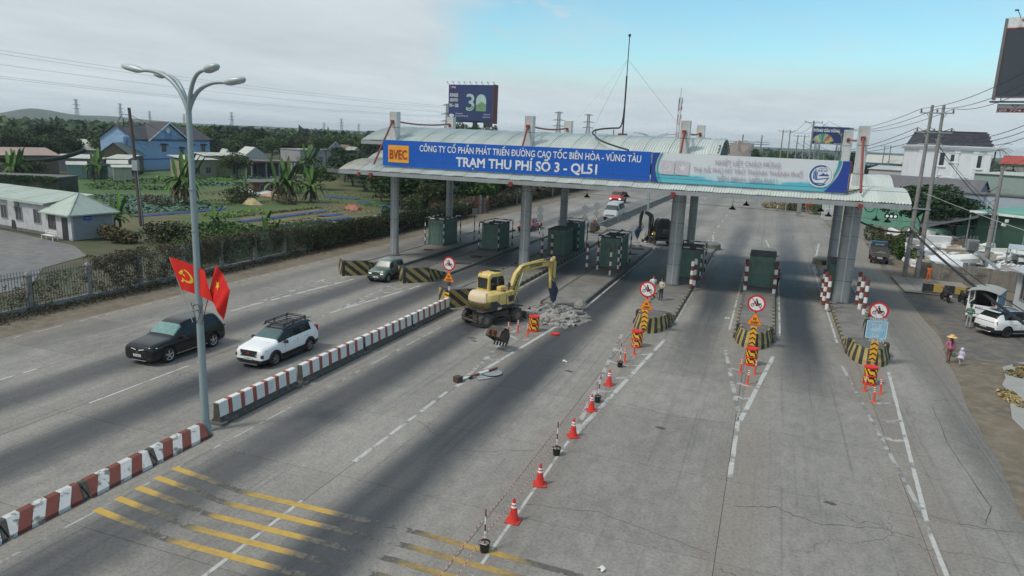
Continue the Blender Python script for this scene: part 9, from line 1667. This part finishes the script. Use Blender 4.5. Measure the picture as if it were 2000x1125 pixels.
# glove billboard
gb=thing('billboard','navy billboard for rubber gloves reading ĐÔNG CẦU VỒNG','billboard',(14.6,230.5,0),R(8)); gn=M('billboard_blue',(.015,.035,.15),.5,var=.1)
mk('panel',MB().box(-5.1,5.1,-.2,.2,13.3,18.3),gn,gb); mk('side_face',MB().box(5.12,6.1,-.2,2.4,13.6,18.2),M('billboard_side_green',(.08,.2,.17),.7),gb)
for x in (-3,3):
    q=MB(); lattice(q,.7,.6,13.2,5,.12); mk('lattice_leg',q,steel,gb,(x,1.2,0))
text('print_lettering','ĐÔNG CẦU VỒNG',1.1,wt_,gb,(-1.2,-.23,17.2),FRONT,.01,.07,7.2)
pc=[(.36,.36,.22),(.45,.47,.36),(.2,.35,.22),(.05,.3,.14),(.28,.42,.36),(.45,.1,.08),(.5,.42,.12)]
for k in range(7):
    a=R(145-k*18.5); c,s=math.cos(a),math.sin(a); q=MB(); px,pz=-1.9,13.2; n=(-s*.5,c*.5); q.add([(px+c*.8-n[0]*.7,-.22-.003*k,pz+s*.8-n[1]*.7),(px+c*.8+n[0]*.7,-.22-.003*k,pz+s*.8+n[1]*.7),(px+c*3.1+n[0]*1.4,-.22-.003*k,pz+s*3.1+n[1]*1.4),(px+c*3.1-n[0]*1.4,-.22-.003*k,pz+s*3.1-n[1]*1.4)],[(0,1,2,3)]); mk('print_packet',q,M('packet_print_%s'%'abcdefg'[k],pc[k],.6,var=.25,vs=2),gb)
for sx_,c in ((3.1,(.55,.6,.12)),(4.3,(.6,.22,.3))):
    l=-.45 if sx_<4 else .05; q=MB(); q.bar((sx_+.4*(1 if sx_<4 else -1)*.7,-.23,13.9),(sx_+l,-.23,16.4),.02,.62)
    for f in range(4): q.bar((sx_+l-.25+f*.17,-.23,16.3),(sx_+l-.42+f*.22+l*.2,-.23,17.2-abs(f-1.5)*.15),.02,.16)
    q.bar((sx_+l+.2,-.23,15.9),(sx_+l+.5,-.23,16.5),.02,.16); mk('print_glove',q,M('glove_print_%s'%('yellow' if sx_<4 else 'pink'),c,.6,var=.15),gb)
mk('print_footer',MB().box(-5.0,5.0,-.225,-.215,13.35,13.75),M('footer_dark',(.02,.02,.04),.6),gb); text('print_lettering','SẢN PHẨM GĂNG TAY CAO SU',.35,wt_,gb,(-1.8,-.25,13.55),FRONT,.01,.01,5.0); text('print_lettering','0254 3 899 168',.35,wt_,gb,(2.8,-.25,13.55),FRONT,.01,.01,3.4)
# large dark billboard at the edge of the picture
bb=thing('billboard','tall dark blank billboard with white header at the picture edge','billboard',(27.2,106,0),R(-18)); mk('panel',MB().box(-2.2,9,-.3,.3,18.9,27.0),M('panel_slate',(.035,.045,.06),.5,var=.06),bb); mk('panel_frame',MB().box(-2.5,-2.2,-.4,1.2,18.6,28.2).box(-2.3,-2.18,-.42,-.3,18.9,27.0).box(-2.2,9,-.42,-.3,18.75,18.92),M('frame_maroon_grey',(.16,.13,.14),.6),bb); mk('header_panel',MB().box(-2.2,9,-.3,.3,27.05,28.3),wt_,bb); mk('header_line',MB().box(-2.2,9,-.34,-.3,26.98,27.1),M('line_red',(.35,.06,.05),.6),bb)
q=MB(); 
for a,b in (((-1.2,28.0),(-.4,28.1)),((-.4,28.1),(.3,27.6)),((-1.2,28.0),(-.5,27.3)),((-.9,27.9),(-.2,27.3)),((-.5,27.3),(.3,27.6))): q.bar((a[0]+.4,-.34,a[1]),(b[0]+.4,-.34,b[1]),.02,.13)
mk('header_logo',q,M('logo_maroon',(.32,.10,.08),.6),bb); mk('catwalk',MB().box(-2.6,9,-1.3,-.2,18.2,18.3).bar((-2.6,-1.3,18.3),(9,-1.3,18.3),.1).bar((-1.5,-.5,18.3),(-1.5,-.5,18.9),.1),dsteel,bb); mk('main_post',MB().tube([(8,1.5,0),(8,1.5,18.9)],.7,12),dsteel,bb); mk('lamp_arm',MB().bar((-1,-.3,28.3),(-1.3,-1.5,28.9),.06).obox((-1.4,-1.6,28.9),(.4,.3,.15)),dsteel,bb)
sm=mk('phone_panel',MB().box(-1.7,8,-.5,-.3,17.0,18.05),wt_,bb); mk('phone_band',MB().box(-1.65,8,-.52,-.5,17.05,17.5),M('band_maroon',(.25,.04,.04),.6),sm); text('phone_lettering','09 774 88 99',.42,wt_,sm,(-1.5,-.53,17.28),FRONT,.005,.012,4.4,align='LEFT'); q=MB(); q.bar((-.3,-.53,17.9),(.1,-.53,17.6),.01,.07); q.bar((.1,-.53,17.6),(.5,-.53,17.9),.01,.07); q.bar((-.3,-.53,17.9),(.5,-.53,17.9),.01,.06); mk('phone_logo',q,M('logo_maroon',(0,0,0)),sm); mk('panel_hanger',MB().box(-1.75,-1.7,-.45,-.35,16.9,18.3),dsteel,bb)
# slabs on the pad at the right
for x,y,z,s,rz,lb in ((15.0,43.9,.15,(1.6,.5,.22),-.7,'grey concrete beam lying at the grass patch'),(15.6,44.9,.2,(1.4,.4,.25),-.5,'second grey beam lying behind the first'),(14.2,45.6,.1,(.5,.3,.2),.3,'small block beside the grey beams')): tag(mk('concrete_beam',MB().obox((0,0,0),s),concd,None,(x,y,z),rz,bevel=.02),lb,'concrete beam')
# ================================================================ air
hb=MB().box(-3300,1800,-300,3800,-2,46); o=mk('haze',hb,[],None); hmt=bpy.data.materials.new('haze_air'); hmt.use_nodes=True; n=hmt.node_tree.nodes; n.remove(n['Principled BSDF']); pv=n.new('ShaderNodeVolumePrincipled'); pv.inputs['Color'].default_value=(.80,.88,.95,1); pv.inputs['Density'].default_value=.00019; pv.inputs['Anisotropy'].default_value=.3; hmt.node_tree.links.new(pv.outputs[0],n['Material Output'].inputs['Volume']); o.data.materials.append(hmt); tag(o,kind='stuff')
